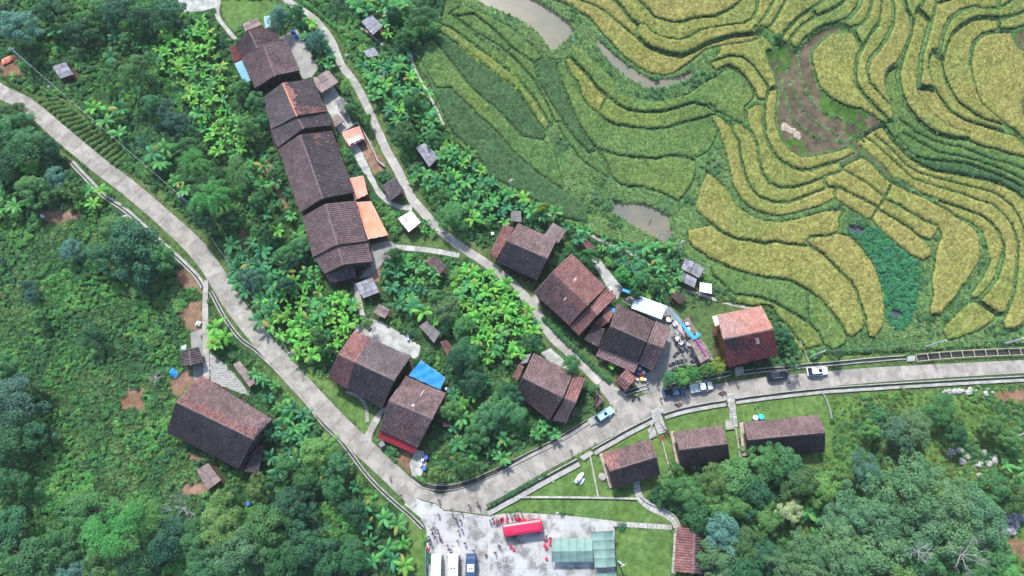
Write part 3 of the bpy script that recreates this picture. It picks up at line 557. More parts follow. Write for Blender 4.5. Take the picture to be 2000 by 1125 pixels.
TPZ = tpoly
# ================================================================ roads, lanes, drains, yards
def spline(P, n=6):
    P = [np.array(p, float) for p in P]; out = []
    for i in range(len(P) - 1):
        a, b, c, d = P[max(i - 1, 0)], P[i], P[i + 1], P[min(i + 2, len(P) - 1)]
        for k in range(n):
            t = k / n; out.append(.5 * (2 * b + (c - a) * t + (2 * a - 5 * b + 4 * c - d) * t * t + (3 * b - a - 3 * c + d) * t ** 3))
    out.append(P[-1]); return np.array(out)
def arclen(p): return np.concatenate([[0], np.cumsum(np.hypot(*(p[1:, :2] - p[:-1, :2]).T))])
def resample(p, step):
    s = arclen(p); n = max(1, int(round(s[-1] / step))); t = np.linspace(0, s[-1], n + 1)
    return np.stack([np.interp(t, s, p[:, k]) for k in range(p.shape[1])], 1)
def normals(p):
    d = np.gradient(p[:, :2], axis=0); d /= np.hypot(d[:, 0], d[:, 1])[:, None] + 1e-9; return np.stack([-d[:, 1], d[:, 0]], 1)
def road(name, pts, widths, slab, m, z=0.06, part="slab", gap=0.05, code=HARD, verge=0.0, jag=0.0):
    P = atn(pts); wd = np.array(widths, float) if hasattr(widths, '__len__') else np.full(len(P), widths)
    q = spline(np.concatenate([P, wd[:, None]], 1), 8); q = resample(q, slab / 4 if slab > 2 else slab / 2); n = normals(q); w = q[:, 2:3] / 2
    if jag: w = w * (1 + jag * (vn(q[:, 0], q[:, 1], 1.5, 3) - .5)[:, None])
    L_ = q[:, :2] + n * w; R_ = q[:, :2] - n * w
    if verge: zband(q, float(wd.max()) + verge, GRASS, world=True)
    if code is not None: zband(q, float(wd.mean()) + 0.1, code, world=True)
    root = tag(empty(name, (0, 0, 0)), kind="structure"); k = 4 if slab > 2 else 2
    for i in range(0, len(q) - 1, k):
        j = min(i + k, len(q) - 1); a = L_[i:j + 1].copy(); b = R_[i:j + 1].copy(); sh = q[j, :2] - q[i, :2]; sh = sh / (np.hypot(*sh) + 1e-9) * gap / 2
        a[0] += sh; b[0] += sh; a[-1] -= sh; b[-1] -= sh
        mb = MB(); mb.prism([tuple(v) for v in b] + [tuple(v) for v in a[::-1]], -0.2, z + random.uniform(-.008, .008)); mb.build(part, m, root)
    return root, q
road_root, RA = road("main_road", [(-70,128),(0,178),(53,205),(120,262),(183,315),(255,370),(325,430),(380,482),(417,530),(450,585),(484,630),(500,650),(552,712),(615,780),(675,842),(730,893),(780,940),(815,972)],
     [3.6]*3 + [4.0]*4 + [4.2]*10 + [4.7], 5.0, M['concrete'], verge=2.6)
_, RB = road("valley_road", [(866,978),(905,976),(957,957),(1043,908),(1098,879),(1140,855),(1200,822),(1260,796),(1300,787),(1340,779),(1400,767),(1500,752),(1600,742),(1700,733),(1830,725),(1920,720),(2000,716),(2080,712)],
     [3.2, 4.4, 4.6, 4.6, 4.6, 4.9, 5.4, 4.8, 4.2, 3.9, 3.7, 3.6, 3.4, 3.3, 3.1, 3.0, 2.9, 2.9], 4.6, M['concrete'], z=.064, verge=2.6)
_, RC = road("village_lane", [(540,-40),(560,0),(613,37),(647,80),(667,127),(690,157),(710,193),(733,243),(753,290),(777,333),(803,385),(817,403),(850,440),(883,470),(917,493),(950,515),(993,548),(1027,582),(1050,615),(1080,658),(1113,688),(1153,725),(1185,757),(1212,785)],
     [1.9]*8 + [2.1]*10 + [2.3]*4 + [3.0, 4.4], 3.4, M['lane'], z=.05, verge=1.2, jag=.16)
road("earth_path", [(425,-30),(427,0),(425,30),(440,53),(460,77)], 1.1, 2.4, M['lane'], z=.05, jag=.3)
road("footpath", [(805,406),(785,405),(765,398),(742,378),(726,350),(708,318),(690,285),(676,256),(664,228),(648,196),(640,172)], [1.5,1.3,1.2,1.2,1.4,1.9,2.2,2.2,2.0,1.8,1.4], 2.4, M['yard'], z=.045, jag=.4)
road("footpath", [(752,481),(790,484),(840,489),(897,499)], 1.2, 2.4, M['yard'], z=.045, jag=.2)
road("footpath", [(404,548),(402,590),(403,650),(404,700),(404,742)], [1.0,1.25,1.35,1.35,1.35], 3.2, M['lane'], z=.35, code=HARD)
road("footpath", [(1070,418),(1113,432),(1153,458),(1183,475),(1233,496),(1270,520)], .65, 1.6, M['lane'], z=.05)
road("footpath", [(1333,566),(1367,575),(1400,586),(1440,597),(1478,604)], .7, 1.6, M['lane'], z=.05)
road("footpath", [(697,553),(700,585),(708,615),(718,636)], [1.4,1.4,1.2,1.5], 2.4, M['lane'], z=.05, jag=.3)
road("footpath", [(676,765),(700,775),(715,795),(717,825)], [.5,.6,.8,.7], 1.6, M['lane'], z=.04, jag=.5)
road("footpath", [(752,795),(735,820),(722,845),(716,860)], [1.2,1.5,1.6,2.0], 2.0, M['lane'], z=.05, jag=.3)
road("footpath", [(1243,938),(1245,958),(1252,975),(1272,990),(1300,1003),(1316,1018),(1321,1035),(1318,1075),(1315,1120)], [1.3,1.4,1.5,1.7,1.7,1.4,1.2,.8,.8], .8, M['stone'], z=.07, part="paving_stone", gap=.06)
road("footpath", [(1196,1023),(1250,1026),(1312,1030)], 1.0, .9, M['stone'], z=.06, part="paving_stone", gap=.06)
road("earth_track", [(700,52),(720,65),(740,82),(755,92)], .5, 2.4, M['lane'], z=.05, jag=.4)
road("earth_track", [(802,100),(806,125),(815,145),(835,180),(848,205),(858,225),(866,245)], .7, 2.4, M['lane'], z=.05, jag=.5)
road("footpath", [(875,975),(880,930),(892,905),(905,880)], .1, 3, M['lane'], z=-.1) if False else None
def clip_poly(poly, n, c):
    out = []
    for i in range(len(poly)):
        a, b = poly[i - 1], poly[i]; da = a[0] * n[0] + a[1] * n[1] - c; db = b[0] * n[0] + b[1] * n[1] - c
        if (da <= 0) != (db <= 0): t = da / (da - db); out.append((a[0] + (b[0] - a[0]) * t, a[1] + (b[1] - a[1]) * t))
        if db <= 0: out.append(b)
    return out
def paved(name, pts, m, cell, ang, z=0.05, part="slab", code=HARD, gap=.03):
    p = [tuple(v) for v in atn(pts)]; zfill(p, code, world=True); c, s = math.cos(ang), math.sin(ang)
    us = [x * c + y * s for x, y in p]; vs = [-x * s + y * c for x, y in p]; root = tag(empty(name, (0, 0, 0)), kind="structure")
    for i in range(int(math.floor(min(us) / cell)), int(math.ceil(max(us) / cell))):
        for j in range(int(math.floor(min(vs) / cell)), int(math.ceil(max(vs) / cell))):
            q = p
            for n, k in (((c, s), (i + 1) * cell - gap / 2), ((-c, -s), -(i * cell + gap / 2)), ((-s, c), (j + 1) * cell - gap / 2), ((s, -c), -(j * cell + gap / 2))):
                q = clip_poly(q, n, k)
                if len(q) < 3: break
            if len(q) < 3: continue
            mb = MB(); mb.prism(q, -.2, z + random.uniform(-.006, .006)); mb.build(part, m, root)
    return root
paved("village_plaza", [(826,979),(850,984),(868,998),(893,1000),(952,1008),(985,1003),(1010,1001),(1100,1006),(1197,1017),(1200,1036),(1202,1140),(834,1140),(833,1035),(822,1012),(790,985),(800,966)], M['plaza'], 5.4, .02)
paved("road_junction", [(815,972),(800,940),(822,951),(850,963),(880,965),(905,962),(925,955),(950,985),(953,1006),(893,998),(868,996),(850,982),(826,977)], M['concrete'], 4.8, .1, z=.072)
paved("road_junction", [(1196,790),(1222,776),(1240,779),(1262,769),(1290,765),(1298,775),(1300,802),(1262,812),(1215,812),(1204,800)], M['concrete'], 5, .3, z=.076)
paved("courtyard", [(690,652),(700,634),(722,622),(745,628),(822,676),(816,702),(803,698)], M['yard'], 30, .4)
paved("courtyard", [(541,76),(560,66),(580,58),(600,93),(622,133),(608,152),(590,155),(560,80)], M['wetyard'], 30, .4)
paved("courtyard", [(612,152),(632,145),(652,168),(676,210),(690,246),(664,262),(640,215)], M['yard'], 30, .4, z=.03)
paved("courtyard", [(1150,498),(1172,508),(1216,562),(1206,586),(1185,560)], M['yard'], 30, .4)
paved("courtyard", [(1215,588),(1235,576),(1310,600),(1345,640),(1395,702),(1372,712),(1335,715),(1300,735),(1292,766),(1256,768),(1232,740),(1275,724),(1309,642)], M['wetyard'], 30, .4)
paved("earthen_yard", [(1318,640),(1345,622),(1366,655),(1352,690),(1330,670)], M['lane'], 30, .4, z=.075)
paved("courtyard", [(350,-20),(425,-20),(424,14),(395,22),(360,24),(348,8)], M['yard'], 30, .4)
paved("courtyard", [(725,478),(760,470),(775,480),(760,500),(738,525),(722,540),(700,545),(726,512)], M['wetyard'], 30, .4)
paved("courtyard", [(372,650),(396,642),(400,742),(378,742)], M['wetyard'], 30, .4)
paved("courtyard", [(800,905),(812,878),(828,882),(834,905),(822,930),(805,930)], M['yard'], 30, .2)
paved("courtyard", [(1055,690),(1075,680),(1098,700),(1118,728),(1098,728)], M['yard'], 30, .2)
paved("courtyard", [(1048,572),(1030,590),(1045,604),(1060,580)], M['lane'], 30, .2)
paved("stone_terrace", [(1170,887),(1178,884),(1196,953),(1190,953)], M['beige'], 30, .2, z=.4)
paved("stone_terrace", [(1308,843),(1316,841),(1330,914),(1322,917)], M['beige'], 30, .2, z=.4)
paved("stone_terrace", [(1443,826),(1454,824),(1461,890),(1449,890)], M['beige'], 30, .2, z=.4)
# zones of grass, lawn and bare earth
for z_, P in ((LAWN, [(952,1006),(948,985),(1010,960),(1100,915),(1180,872),(1290,818),(1420,788),(1500,778),(1610,765),(1625,790),(1622,880),(1560,905),(1440,905),(1330,930),(1285,950),(1262,975),(1300,995),(1318,1012),(1312,1026),(1200,1016),(1100,1004),(1010,999),(985,1001)]),
              (LAWN, [(1203,1034),(1312,1034),(1313,1130),(1205,1130)]),
              (LAWN, [(610,720),(640,745),(700,775),(745,800),(725,840),(712,858),(680,815),(640,775),(600,730)]),
              (GRASS, [(72,188),(132,192),(256,300),(228,328),(68,206)]),
              (LAWN, [(432,0),(540,0),(535,50),(505,60),(480,40),(460,65),(440,45),(432,20)]),
              (GRASS, [(1305,600),(1400,590),(1470,606),(1400,620),(1425,715),(1400,716),(1340,640)]),
              (GRASS, [(1100,660),(1160,705),(1225,765),(1200,772),(1150,722),(1085,655),(1045,590),(1060,590)]),
              (GRASS, [(820,445),(900,475),(880,490),(780,478),(770,455)]),
              (GRASS, [(838,940),(900,955),(1000,912),(1140,835),(1145,826),(1000,898),(900,945),(830,945)]),
              (LAWN, [(700,990),(790,985),(820,1012),(832,1040),(832,1130),(790,1130),(780,1000),(720,960)]),
              (DIRT, [(229,785),(250,760),(278,757),(286,752),(276,772),(283,800),(272,806),(258,792),(234,803)]),
              (DIRT, [(345,525),(385,530),(398,548),(396,570),(360,560),(345,545)]), (DIRT, [(352,598),(398,588),(396,642),(372,648),(355,625)]),
              (DIRT, [(76,412),(110,408),(160,418),(155,432),(100,436),(78,428)]), (DIRT, [(516,300),(535,320),(555,380),(570,402),(552,405),(528,350),(512,320)]),
              (DIRT, [(462,448),(490,450),(492,480),(480,490),(465,470)]), (DIRT, [(352,960),(385,935),(410,958),(380,970)]), (DIRT, [(362,880),(400,888),(395,902),(372,898)]),
              (DIRT, [(1930,765),(2010,760),(2010,780),(1960,782)]), (DIRT, [(1935,1030),(1960,1035),(2010,1070),(2010,1100),(1965,1070)]),
              (DIRT, [(700,525),(742,500),(750,540),(725,560)]), (DIRT, [(330,745),(395,700),(392,735),(345,780)]), (DIRT, [(1218,700),(1232,690),(1260,712),(1240,730)]), (DIRT, [(0,115),(35,105),(48,150),(0,148)]),
              (DIRT, [(685,255),(705,245),(745,310),(760,335),(725,345),(695,290)]), (DIRT, [(785,880),(808,872),(830,918),(805,930),(770,895)])):
    p = atn(P); s_ = inpoly(ZGX, ZGY, p) & ~np.isin(ZONE, (HARD, PADDY)); ZONE[s_] = z_
# drains: two concrete rims with a dark sunken bed between them
def drain(pts, w=.55, rimw=.22, h=.3, outer=.0, label=""):
    q = resample(spline(atn(pts), 6), 1.6); n = normals(q); root = tag(empty("roadside_drain", (0, 0, 0)), kind="structure")
    zband(q, w + rimw * 2 + .3, HARD, world=True)
    def strip(a, b, z0, z1, m, nm):
        V = []; F = []
        for i in range(len(q)):
            j_ = random.uniform(-.03, .03)
            for k, zz in ((a, z0), (a, z1), (b, z1), (b, z0)): V.append((q[i, 0] + n[i, 0] * (k + j_), q[i, 1] + n[i, 1] * (k + j_), zz))
            if i:
                o = (i - 1) * 4
                for e in range(3): F.append([o + e, o + e + 1, o + e + 5, o + e + 4])
        me = meshdata(nm, V, F, m); me.validate(); link(nm, me, root)
    strip(-w / 2 - rimw, -w / 2, -.1, h, M['rim'], "rim"); strip(w / 2, w / 2 + rimw + outer, -.1, h - .004, M['rim'], "rim"); strip(-w / 2, w / 2, -.1, .03, M['drain'], "drain_bed")
drain([(140,318),(165,345),(205,385),(245,412),(300,462),(350,507),(385,542),(397,562)], .35, .3, .3, .3)
drain([(412,570),(440,622),(470,662),(500,684),(543,724),(587,770),(633,829),(667,862),(717,928),(760,972),(800,1006),(826,1032)], .4, .22, .3)
drain([(950,997),(1000,970),(1067,933),(1128,900)][::-1], .55, .25, .35, .7); drain([(1158,880),(1227,841),(1274,817)][::-1], .5, .22, .35, .6)
drain([(1296,811),(1333,800),(1383,790),(1416,785)][::-1], .5, .22, .35, .5); drain([(1436,782),(1500,773),(1600,762),(1733,753),(1900,743),(2000,738),(2080,735)][::-1], .5, .22, .35, .4)
drain([(805,932),(812,940),(832,949),(860,953),(900,948),(960,925),(1020,895),(1080,865),(1130,835),(1148,824)], .9, .14, .3)
drain([(1302,758),(1340,746),(1400,735),(1426,729)], .7, .2, .3); drain([(1448,728),(1500,722),(1533,720),(1576,714),(1619,711),(1680,705),(1740,700),(1768,698)], .6, .2, .3)
drain([(1216,770),(1240,762),(1264,756)], .6, .2, .3)
def wallrun(pts, w, h, m, name="garden_wall", label=None, step=2.5):
    q = resample(spline(atn(pts), 4), step); n = normals(q); root = empty(name, (float(q[0, 0]), float(q[0, 1]), 0)); o = Vector((q[0, 0], q[0, 1], 0))
    tag(root, label, "wall")
    for i in range(len(q) - 1):
        a, b = q[i], q[i + 1]; mb = MB(); g = .012 * (b - a) / (np.hypot(*(b - a)) + 1e-6)
        P = [(a[0] + g[0] + n[i, 0] * w / 2 - o.x, a[1] + g[1] + n[i, 1] * w / 2 - o.y), (b[0] - g[0] + n[i + 1, 0] * w / 2 - o.x, b[1] - g[1] + n[i + 1, 1] * w / 2 - o.y),
             (b[0] - g[0] - n[i + 1, 0] * w / 2 - o.x, b[1] - g[1] - n[i + 1, 1] * w / 2 - o.y), (a[0] + g[0] - n[i, 0] * w / 2 - o.x, a[1] + g[1] - n[i, 1] * w / 2 - o.y)]
        mb.prism(P, -.1, h + random.uniform(-.02, .02)); mb.build("stone_block", m, root)
wallrun([(1010,971),(1080,971),(1160,972),(1243,974)], .4, .45, M['stone'], label="long low pale stone wall across the lawn below the row of tiled houses", step=1.4)
wallrun([(1152,889),(1160,930),(1168,970)], .3, .4, M['stone'], label="short low stone wall left of the leftmost lawn house", step=1.4)
wallrun([(1292,855),(1300,890),(1310,925)], .25, .35, M['stone'], label="thin low wall between the leftmost and middle lawn houses", step=1.4)
wallrun([(1436,836),(1440,860),(1445,893)], .25, .35, M['stone'], label="thin low wall between the middle and rightmost lawn houses", step=1.4)
wallrun([(1249,968),(1262,980),(1290,992),(1312,1003),(1326,1022),(1328,1034)], .25, .5, M['stone'], label="curved kerb wall on the outer side of the stone footpath", step=1.0)
wallrun([(698,241),(712,262),(728,292),(742,322),(753,328)], .3, .9, M['rim'], label="pale garden wall beside the lane next to the orange tarpaulin shelter")
wallrun([(700,242),(688,250),(672,258)], .25, .8, M['rim'], label="short garden wall above the orange tarpaulin shelter")
wallrun([(1604,765),(1616,790),(1624,820)], .2, .5, M['rim'], label="thin wall right of the long lawn house")
wallrun([(1283,806),(1287,822),(1291,833),(1300,840)], .25, .7, M['rim'], label="white wall on the right side of the wide stone steps")
wallrun([(1276,822),(1280,838),(1266,846)], .25, .7, M['rim'], label="white wall on the left side of the wide stone steps")
wallrun([(1420,790),(1428,808),(1430,828)], .25, .7, M['rim'], label="white wall beside the narrow stone steps")
wallrun([(1560,650),(1562,668),(1572,690),(1578,708)], .18, .4, M['rim'], label="thin pipe-like kerb running down to the road right of the red-roofed house")
def steps(a, b, w, n, label):
    A, B = at(*a), at(*b); d = (B - A); l = d.length; d.normalize(); rz = math.atan2(d.y, d.x); root = tag(empty("stone_steps", A), label, "steps")
    zband([(A.x, A.y), (B.x, B.y)], w + .3, HARD, world=True)
    for i in range(n):
        mb = MB(); t = (i + .5) / n * l; hh = .14 + .45 * (1 - i / n); mb.box((d.x * t, d.y * t, hh / 2), (l / n - .05, w, hh), rz); mb.build("step", M['stone'], root)
steps((1277, 800), (1294, 846), 2.1, 11, "wide stone steps from the road down to the middle lawn house")
steps((1425, 768), (1434, 834), 1.5, 12, "narrow stone steps from the road down to the long lawn house")
for P, lab_ in (([(1132,893),(1152,880),(1160,886),(1140,900)], "concrete slab bridging the drain left of the lawn houses"), ([(1277,798),(1293,794),(1297,806),(1280,812)], "concrete slab bridging the drain at the wide steps"),
                ([(1418,773),(1432,770),(1434,785),(1420,787)], "concrete slab bridging the drain at the narrow steps"), ([(1434,718),(1450,716),(1452,732),(1436,736)], "concrete ramp over the drain in front of the red-roofed house"),
                ([(1264,838),(1278,833),(1282,852),(1268,858)], "square grey cover at the foot of the wide steps"), ([(1415,822),(1432,820),(1434,838),(1417,840)], "square grey cover at the foot of the narrow steps"),
                ([(1147,820),(1158,813),(1166,826),(1153,833)], "concrete block at the end of the dark roadside drain beside the light blue car"), ([(1770,696),(1785,695),(1786,706),(1771,707)], "concrete culvert block where the drain becomes a railed channel")):
    p = atn(P); o = p.mean(0); mb = MB(); mb.prism([tuple(v - o) for v in p], -.1, .42); mb.prism([tuple((v - o) * .8) for v in p], .42, .46)
    tag(mb.build("culvert_slab", M['rim'], loc=(o[0], o[1], 0)), lab_, "slab")
# rubble retaining slope: a few hundred stones in mortar
P = atn([(410,690),(412,744),(430,752),(470,768),(488,772),(470,745),(440,712)]); o = P.mean(0)
root = tag(empty("rubble_slope", (o[0], o[1], 0)), "pale rubble stone slope above the big tiled house at lower left", "stonework")
mb = MB(); mb.prism([tuple(v - o) for v in P], -.1, .1); mb.build("mortar_bed", M['rim'], root); zfill(P, HARD, world=True)
protoS = []
for k in range(4):
    b_ = MB(); n = random.choice((5, 6, 7)); pts = [(.27 * random.uniform(.8, 1.15) * math.cos(6.283 * i / n), .27 * random.uniform(.8, 1.15) * math.sin(6.283 * i / n)) for i in range(n)]
    b_.prism(pts, 0, .07); b_.prism([(x * .7, y * .7) for x, y in pts], .07, .12); protoS.append(meshdata("stone", b_.V, b_.F, M['stone']))
cnt = 0; placed = []
xs = np.arange(P[:, 0].min(), P[:, 0].max(), .52); ys = np.arange(P[:, 1].min(), P[:, 1].max(), .5)
for j, y in enumerate(ys):
    for i, x in enumerate(xs):
        xx, yy = x + (j % 2) * .26 + random.uniform(-.08, .08), y + random.uniform(-.08, .08)
        if inpoly(np.array([xx]), np.array([yy]), P)[0] and cnt < 290:
            s_ = link("stone", random.choice(protoS), root, (xx - o[0], yy - o[1], .1), (random.uniform(-.1, .1), random.uniform(-.1, .1), random.uniform(0, 6))); cnt += 1
ZONE_READY = True
# ================================================================ houses
PAL = {'dark': ((.085, .062, .066), (.16, .11, .11)), 'grey': ((.12, .105, .11), (.21, .17, .175)), 'brown': ((.14, .1, .1), (.25, .17, .17)), 'red': ((.2, .1, .098), (.34, .17, .155)),
       'brick': ((.16, .05, .05), (.27, .09, .085)), 'pink': ((.4, .24, .22), (.5, .33, .3)), 'charcoal': ((.072, .06, .068), (.125, .1, .105)), 'crimson': ((.25, .075, .075), (.44, .13, .115)), 'salmon': ((.46, .2, .16), (.52, .3, .26))}
def lerp(a, b, t): return a + (b - a) * t
def tile_mesh(q, pal, cw=.46, rl=.5, name="roof_tiles", seed=0, patch=None):
    """q: ridge0, ridge1, eave1, eave0 (Vectors). Overlapping barrel tiles in columns down the slope, one mesh."""
    r0, r1, e1, e0 = [np.array(v, float) for v in q]
    L = max(np.linalg.norm(r1 - r0), np.linalg.norm(e1 - e0)); H = (np.linalg.norm(e0 - r0) + np.linalg.norm(e1 - r1)) / 2
    nc, nr = max(3, int(L / cw)), max(2, int(H / rl)); nrm = np.cross(r1 - r0, e0 - r0); nrm /= np.linalg.norm(nrm)
    if nrm[2] < 0: nrm = -nrm
    I, J = np.meshgrid(np.arange(nc), np.arange(nr)); I = I.ravel().astype(float); J = J.ravel().astype(float); n = len(I)
    def P(u, v, h): a = r0 + (r1 - r0) * u[:, None]; b = e0 + (e1 - e0) * u[:, None]; q_ = a + (b - a) * v[:, None]; hh = h + .16 * (2 * u - 1) ** 2 * (v > -1) + .12 * (vn(q_[:, 0], q_[:, 1], 1.8, seed + 1) - .3); return q_ + nrm * hh[:, None]
    jt = rng.normal(0, .035, n); jv = rng.normal(0, .04, n); z = np.zeros(n); V = []
    for (v_, hb) in ((J / nr, .02), ((J + 1.12) / nr, .1)):
        for du, hh in ((.02, 0.0), (.25, .105), (.68, .105), (.93, 0.0)):
            V.append(P((I + du + jt) / nc, np.clip(v_ + jv / nr, 0, 1.03), z + hb + hh + rng.uniform(0, .012, n)))
    V = np.stack(V, 1).reshape(-1, 3); b = np.arange(n)[:, None] * 8
    Fq = np.concatenate([b + np.array([[k, k + 1, k + 5, k + 4]]) for k in range(3)] + [b + np.array([[4, 5, 6, 7]])]); 
    c0, c1 = np.array(PAL[pal][0]), np.array(PAL[pal][1]); X = V[::8, 0]; Y = V[::8, 1]
    t = np.clip(.5 * vn(X, Y, 2.6, seed) + .8 * rng.random(n) ** 1.6 + .5 * (vn(X, Y, 1.1, seed + 3) - .5), 0, 1.1); col = c0 + (c1 - c0) * t[:, None]
    lich = (rng.random(n) < .012); col[lich] = col[lich] * .5 + .11; col *= (1.02 + .2 * vn(X, Y, 6, seed + 9))[:, None]
    if patch: # (u0,u1,v0,v1,palette): a patch of newer tiles
        for u0, u1, v0, v1, pp in patch:
            w_ = .34 * (vn(X, Y, 1.6, 2) - .5) + .2 * (rng.random(n) - .5)
            k = (I / nc > u0 + w_) & (I / nc < u1 + w_) & (J / nr > v0 + w_) & (J / nr < v1 + w_); a_, b_ = map(np.array, PAL[pp]); col[k] = (a_ + (b_ - a_) * rng.random((k.sum(), 1)))
    return meshdata(name, V, Fq[np.argsort(np.tile(np.arange(n), 4), kind='stable')], M['tile'], cols=np.repeat(col, 4, 0))
def roof_slope(root, o, q, pal, th=.1, **kw):
    q = [Vector(v) - o for v in q]
    mb = MB(); mb.quadslab([v + Vector((0, 0, -.02)) for v in q], th); mb.build("roof_deck", M['underlay'], root)
    t = link("roof_tiles", tile_mesh(q, pal, **kw), root); t['kind'] = 'stuff'
def ridge_cap(root, o, a, b, r=.17, m='ridge'):
    a, b = Vector(a) - o, Vector(b) - o; mb = MB(); n = max(2, int((b - a).length / .6))
    for i in range(n):
        p, q = a.lerp(b, i / n), a.lerp(b, (i + 1.12) / n); mb.tube([p + Vector((0, 0, .03)), q + Vector((0, 0, .05))], [r, r * .85], 6)
    mb.build("ridge_cap", M[m], root)
def wall_box(root, o, corners, z1, m, gab=None, plank=True, name="wall"):
    """walls round 4 footprint corners up to z1; gab: list of (i, apex) raises a gable over side i. Boards or panels stand proud."""
    C4 = [Vector((c[0] - o.x, c[1] - o.y, 0)) for c in corners]
    for i in range(4):
        a, b = C4[i], C4[(i + 1) % 4]; d = b - a; l = d.length; d.normalize(); nn = Vector((d.y, -d.x, 0)); mb = MB()
        apex = gab.get(i) if gab else None; t_ = .14
        if apex:
            ap = Vector((apex[0] - o.x, apex[1] - o.y, apex[2])); u = (ap - a).dot(d); prof = [(0, 0), (l, 0), (l, z1), (u, apex[2] - .25), (0, z1)]
        else: prof = [(0, 0), (l, 0), (l, z1), (0, z1)]
        V = [a + d * x + Vector((0, 0, z)) for x, z in prof] + [a + d * x + Vector((0, 0, z)) - nn * t_ for x, z in prof]; n = len(prof)
        mb.add(V, [list(range(n)), list(range(2 * n - 1, n - 1, -1))] + [[k, k + n, (k + 1) % n + n, (k + 1) % n] for k in range(n)])
        if plank:
            k = 0; x = .05
            while x < l - .1:
                w_ = random.uniform(.22, .34); top = z1
                if apex: top = z1 + (apex[2] - .25 - z1) * max(0, 1 - abs(x + w_ / 2 - u) / max(.1, (u if x < u else l - u)))
                mb.box(a + d * (x + w_ / 2) + nn * .02 + Vector((0, 0, top / 2 - .03)), (w_ - .04, .05, max(.2, top - .12)), math.atan2(d.y, d.x)); x += w_
        mb.build(name, M[m], root)
    return C4
def openings(root, C4, z1, doorside=0):
    for i in range(4):
        a, b = C4[i], C4[(i + 1) % 4]; d = b - a; l = d.length; d.normalize(); nn = Vector((d.y, -d.x, 0)); rz = math.atan2(d.y, d.x)
        if l < 3: continue
        k = max(1, int(l / 4.5)); 
        for j in range(k):
            c = a + d * (l * (j + .5) / k) + nn * .09
            if i == doorside and j == k // 2:
                mb = MB(); mb.box(c + Vector((0, 0, 1.05)), (1.3, .09, 2.1), rz); dr = mb.build("door", M['timber'], root)
                mb = MB(); mb.box(c + nn * .07 + d * .45 + Vector((0, 0, 1.05)), (.06, .06, .3), rz); mb.build("door_handle", M['metal'], dr)
            else:
                mb = MB()
                for ox, oz, sx, sz_ in ((0, .5, 1.1, .08), (0, -.5, 1.1, .08), (.52, 0, .08, 1.05), (-.52, 0, .08, 1.05), (0, 0, .05, 1.0)): mb.box(c + d * ox + Vector((0, 0, min(1.7, z1 - .8) + oz)), (sx, .12, sz_), rz)
                wn = mb.build("window", M['timber'], root); mb = MB(); mb.box(c + Vector((0, 0, min(1.7, z1 - .8))), (1.0, .05, .96), rz); mb.build("pane", M['glass'], wn)
def gable(label, g0, g1, ze=3.0, zr=5.6, pal=('brown', 'brown'), wall='timber', name="tiled_house", inset=.7, patch=(None, None), cat="house", root=None, open_=True, plank=True, sky=None, walls=True, cw=.46, group=None, rcap='ridge', zea=None, zeb=None, skyz=None):
    """g0/g1: photo points (eave A, ridge, eave B) of the two gable ends; A slope first. A dark palette on slope B beside a lighter A paints in shade."""
    za = zea or ze; zb = zeb or ze
    A0, R0, B0 = at(*g0[0], za), at(*g0[1], zr), at(*g0[2], zb); A1, R1, B1 = at(*g1[0], za), at(*g1[1], zr), at(*g1[2], zb)
    o = (A0 + B1) / 2; o.z = 0; new = root is None
    if new: root = tag(empty(name, o), label, cat, group)
    else: o = root.location.copy()
    roof_slope(root, o, [R0, R1, A1, A0], pal[0], seed=random.randint(0, 99), patch=patch[0], cw=cw); roof_slope(root, o, [R0, R1, B1, B0], pal[1], seed=random.randint(0, 99), patch=patch[1], cw=cw)
    ridge_cap(root, o, R0, R1, m=rcap)
    for a, b, c in ((A0, R0, B0), (A1, R1, B1)):
        for p, q in ((a, b), (c, b)):
            mb = MB(); mb.tube([p - o + Vector((0, 0, -.06)), q - o + Vector((0, 0, -.06))], .09, 4); mb.build("bargeboard", M['timber'], root)
    zfill([(v.x, v.y) for v in (A0, R0, B0, B1, R1, A1)], HOUSE, world=True)
    if walls:
        cen = (A0 + B0 + A1 + B1) / 4
        def ins(v): d = cen - v; d.z = 0; l = d.length; return v + d / l * inset * 1.35
        fp = [ins(A0), ins(A1), ins(B1), ins(B0)]
        a2 = sum(fp[i].x * fp[(i + 1) % 4].y - fp[(i + 1) % 4].x * fp[i].y for i in range(4)); g = {1: ins(R1) + Vector((0, 0, 0)), 3: ins(R0)}
        if a2 < 0: fp = fp[::-1]; g = {1: ins(R0) if False else ins(R1), 3: ins(R0)}; fp = [fp[0], fp[1], fp[2], fp[3]]
        if a2 < 0: g = {1: ins(R1), 3: ins(R0)}
        slope_off = inset * (zr - (za + zb) / 2) / max(1, (R0 - A0).xy.length) 
        zt = min(za, zb) + slope_off - .16
        for k in g: g[k].z = zr - .05
        C4 = wall_box(root, o, fp, zt, wall, g, plank)
        if open_: openings(root, C4, zt, random.choice((0, 2)))
    if sky:
        for (u, v, side, w_, l_) in sky:
            q = (R0, R1, A1, A0) if side == 0 else (R0, R1, B1, B0)
            def pt(u, v): a = q[0].lerp(q[1], u); b = q[3].lerp(q[2], u); return a.lerp(b, v) - o + Vector((0, 0, .2))
            mb = MB(); mb.quadslab([pt(u, v), pt(u + w_, v), pt(u + w_, v + l_), pt(u, v + l_)], .05); mb.build("skylight", M['whitesheet'], root)
    return root, o, (A0, R0, B0, A1, R1, B1)
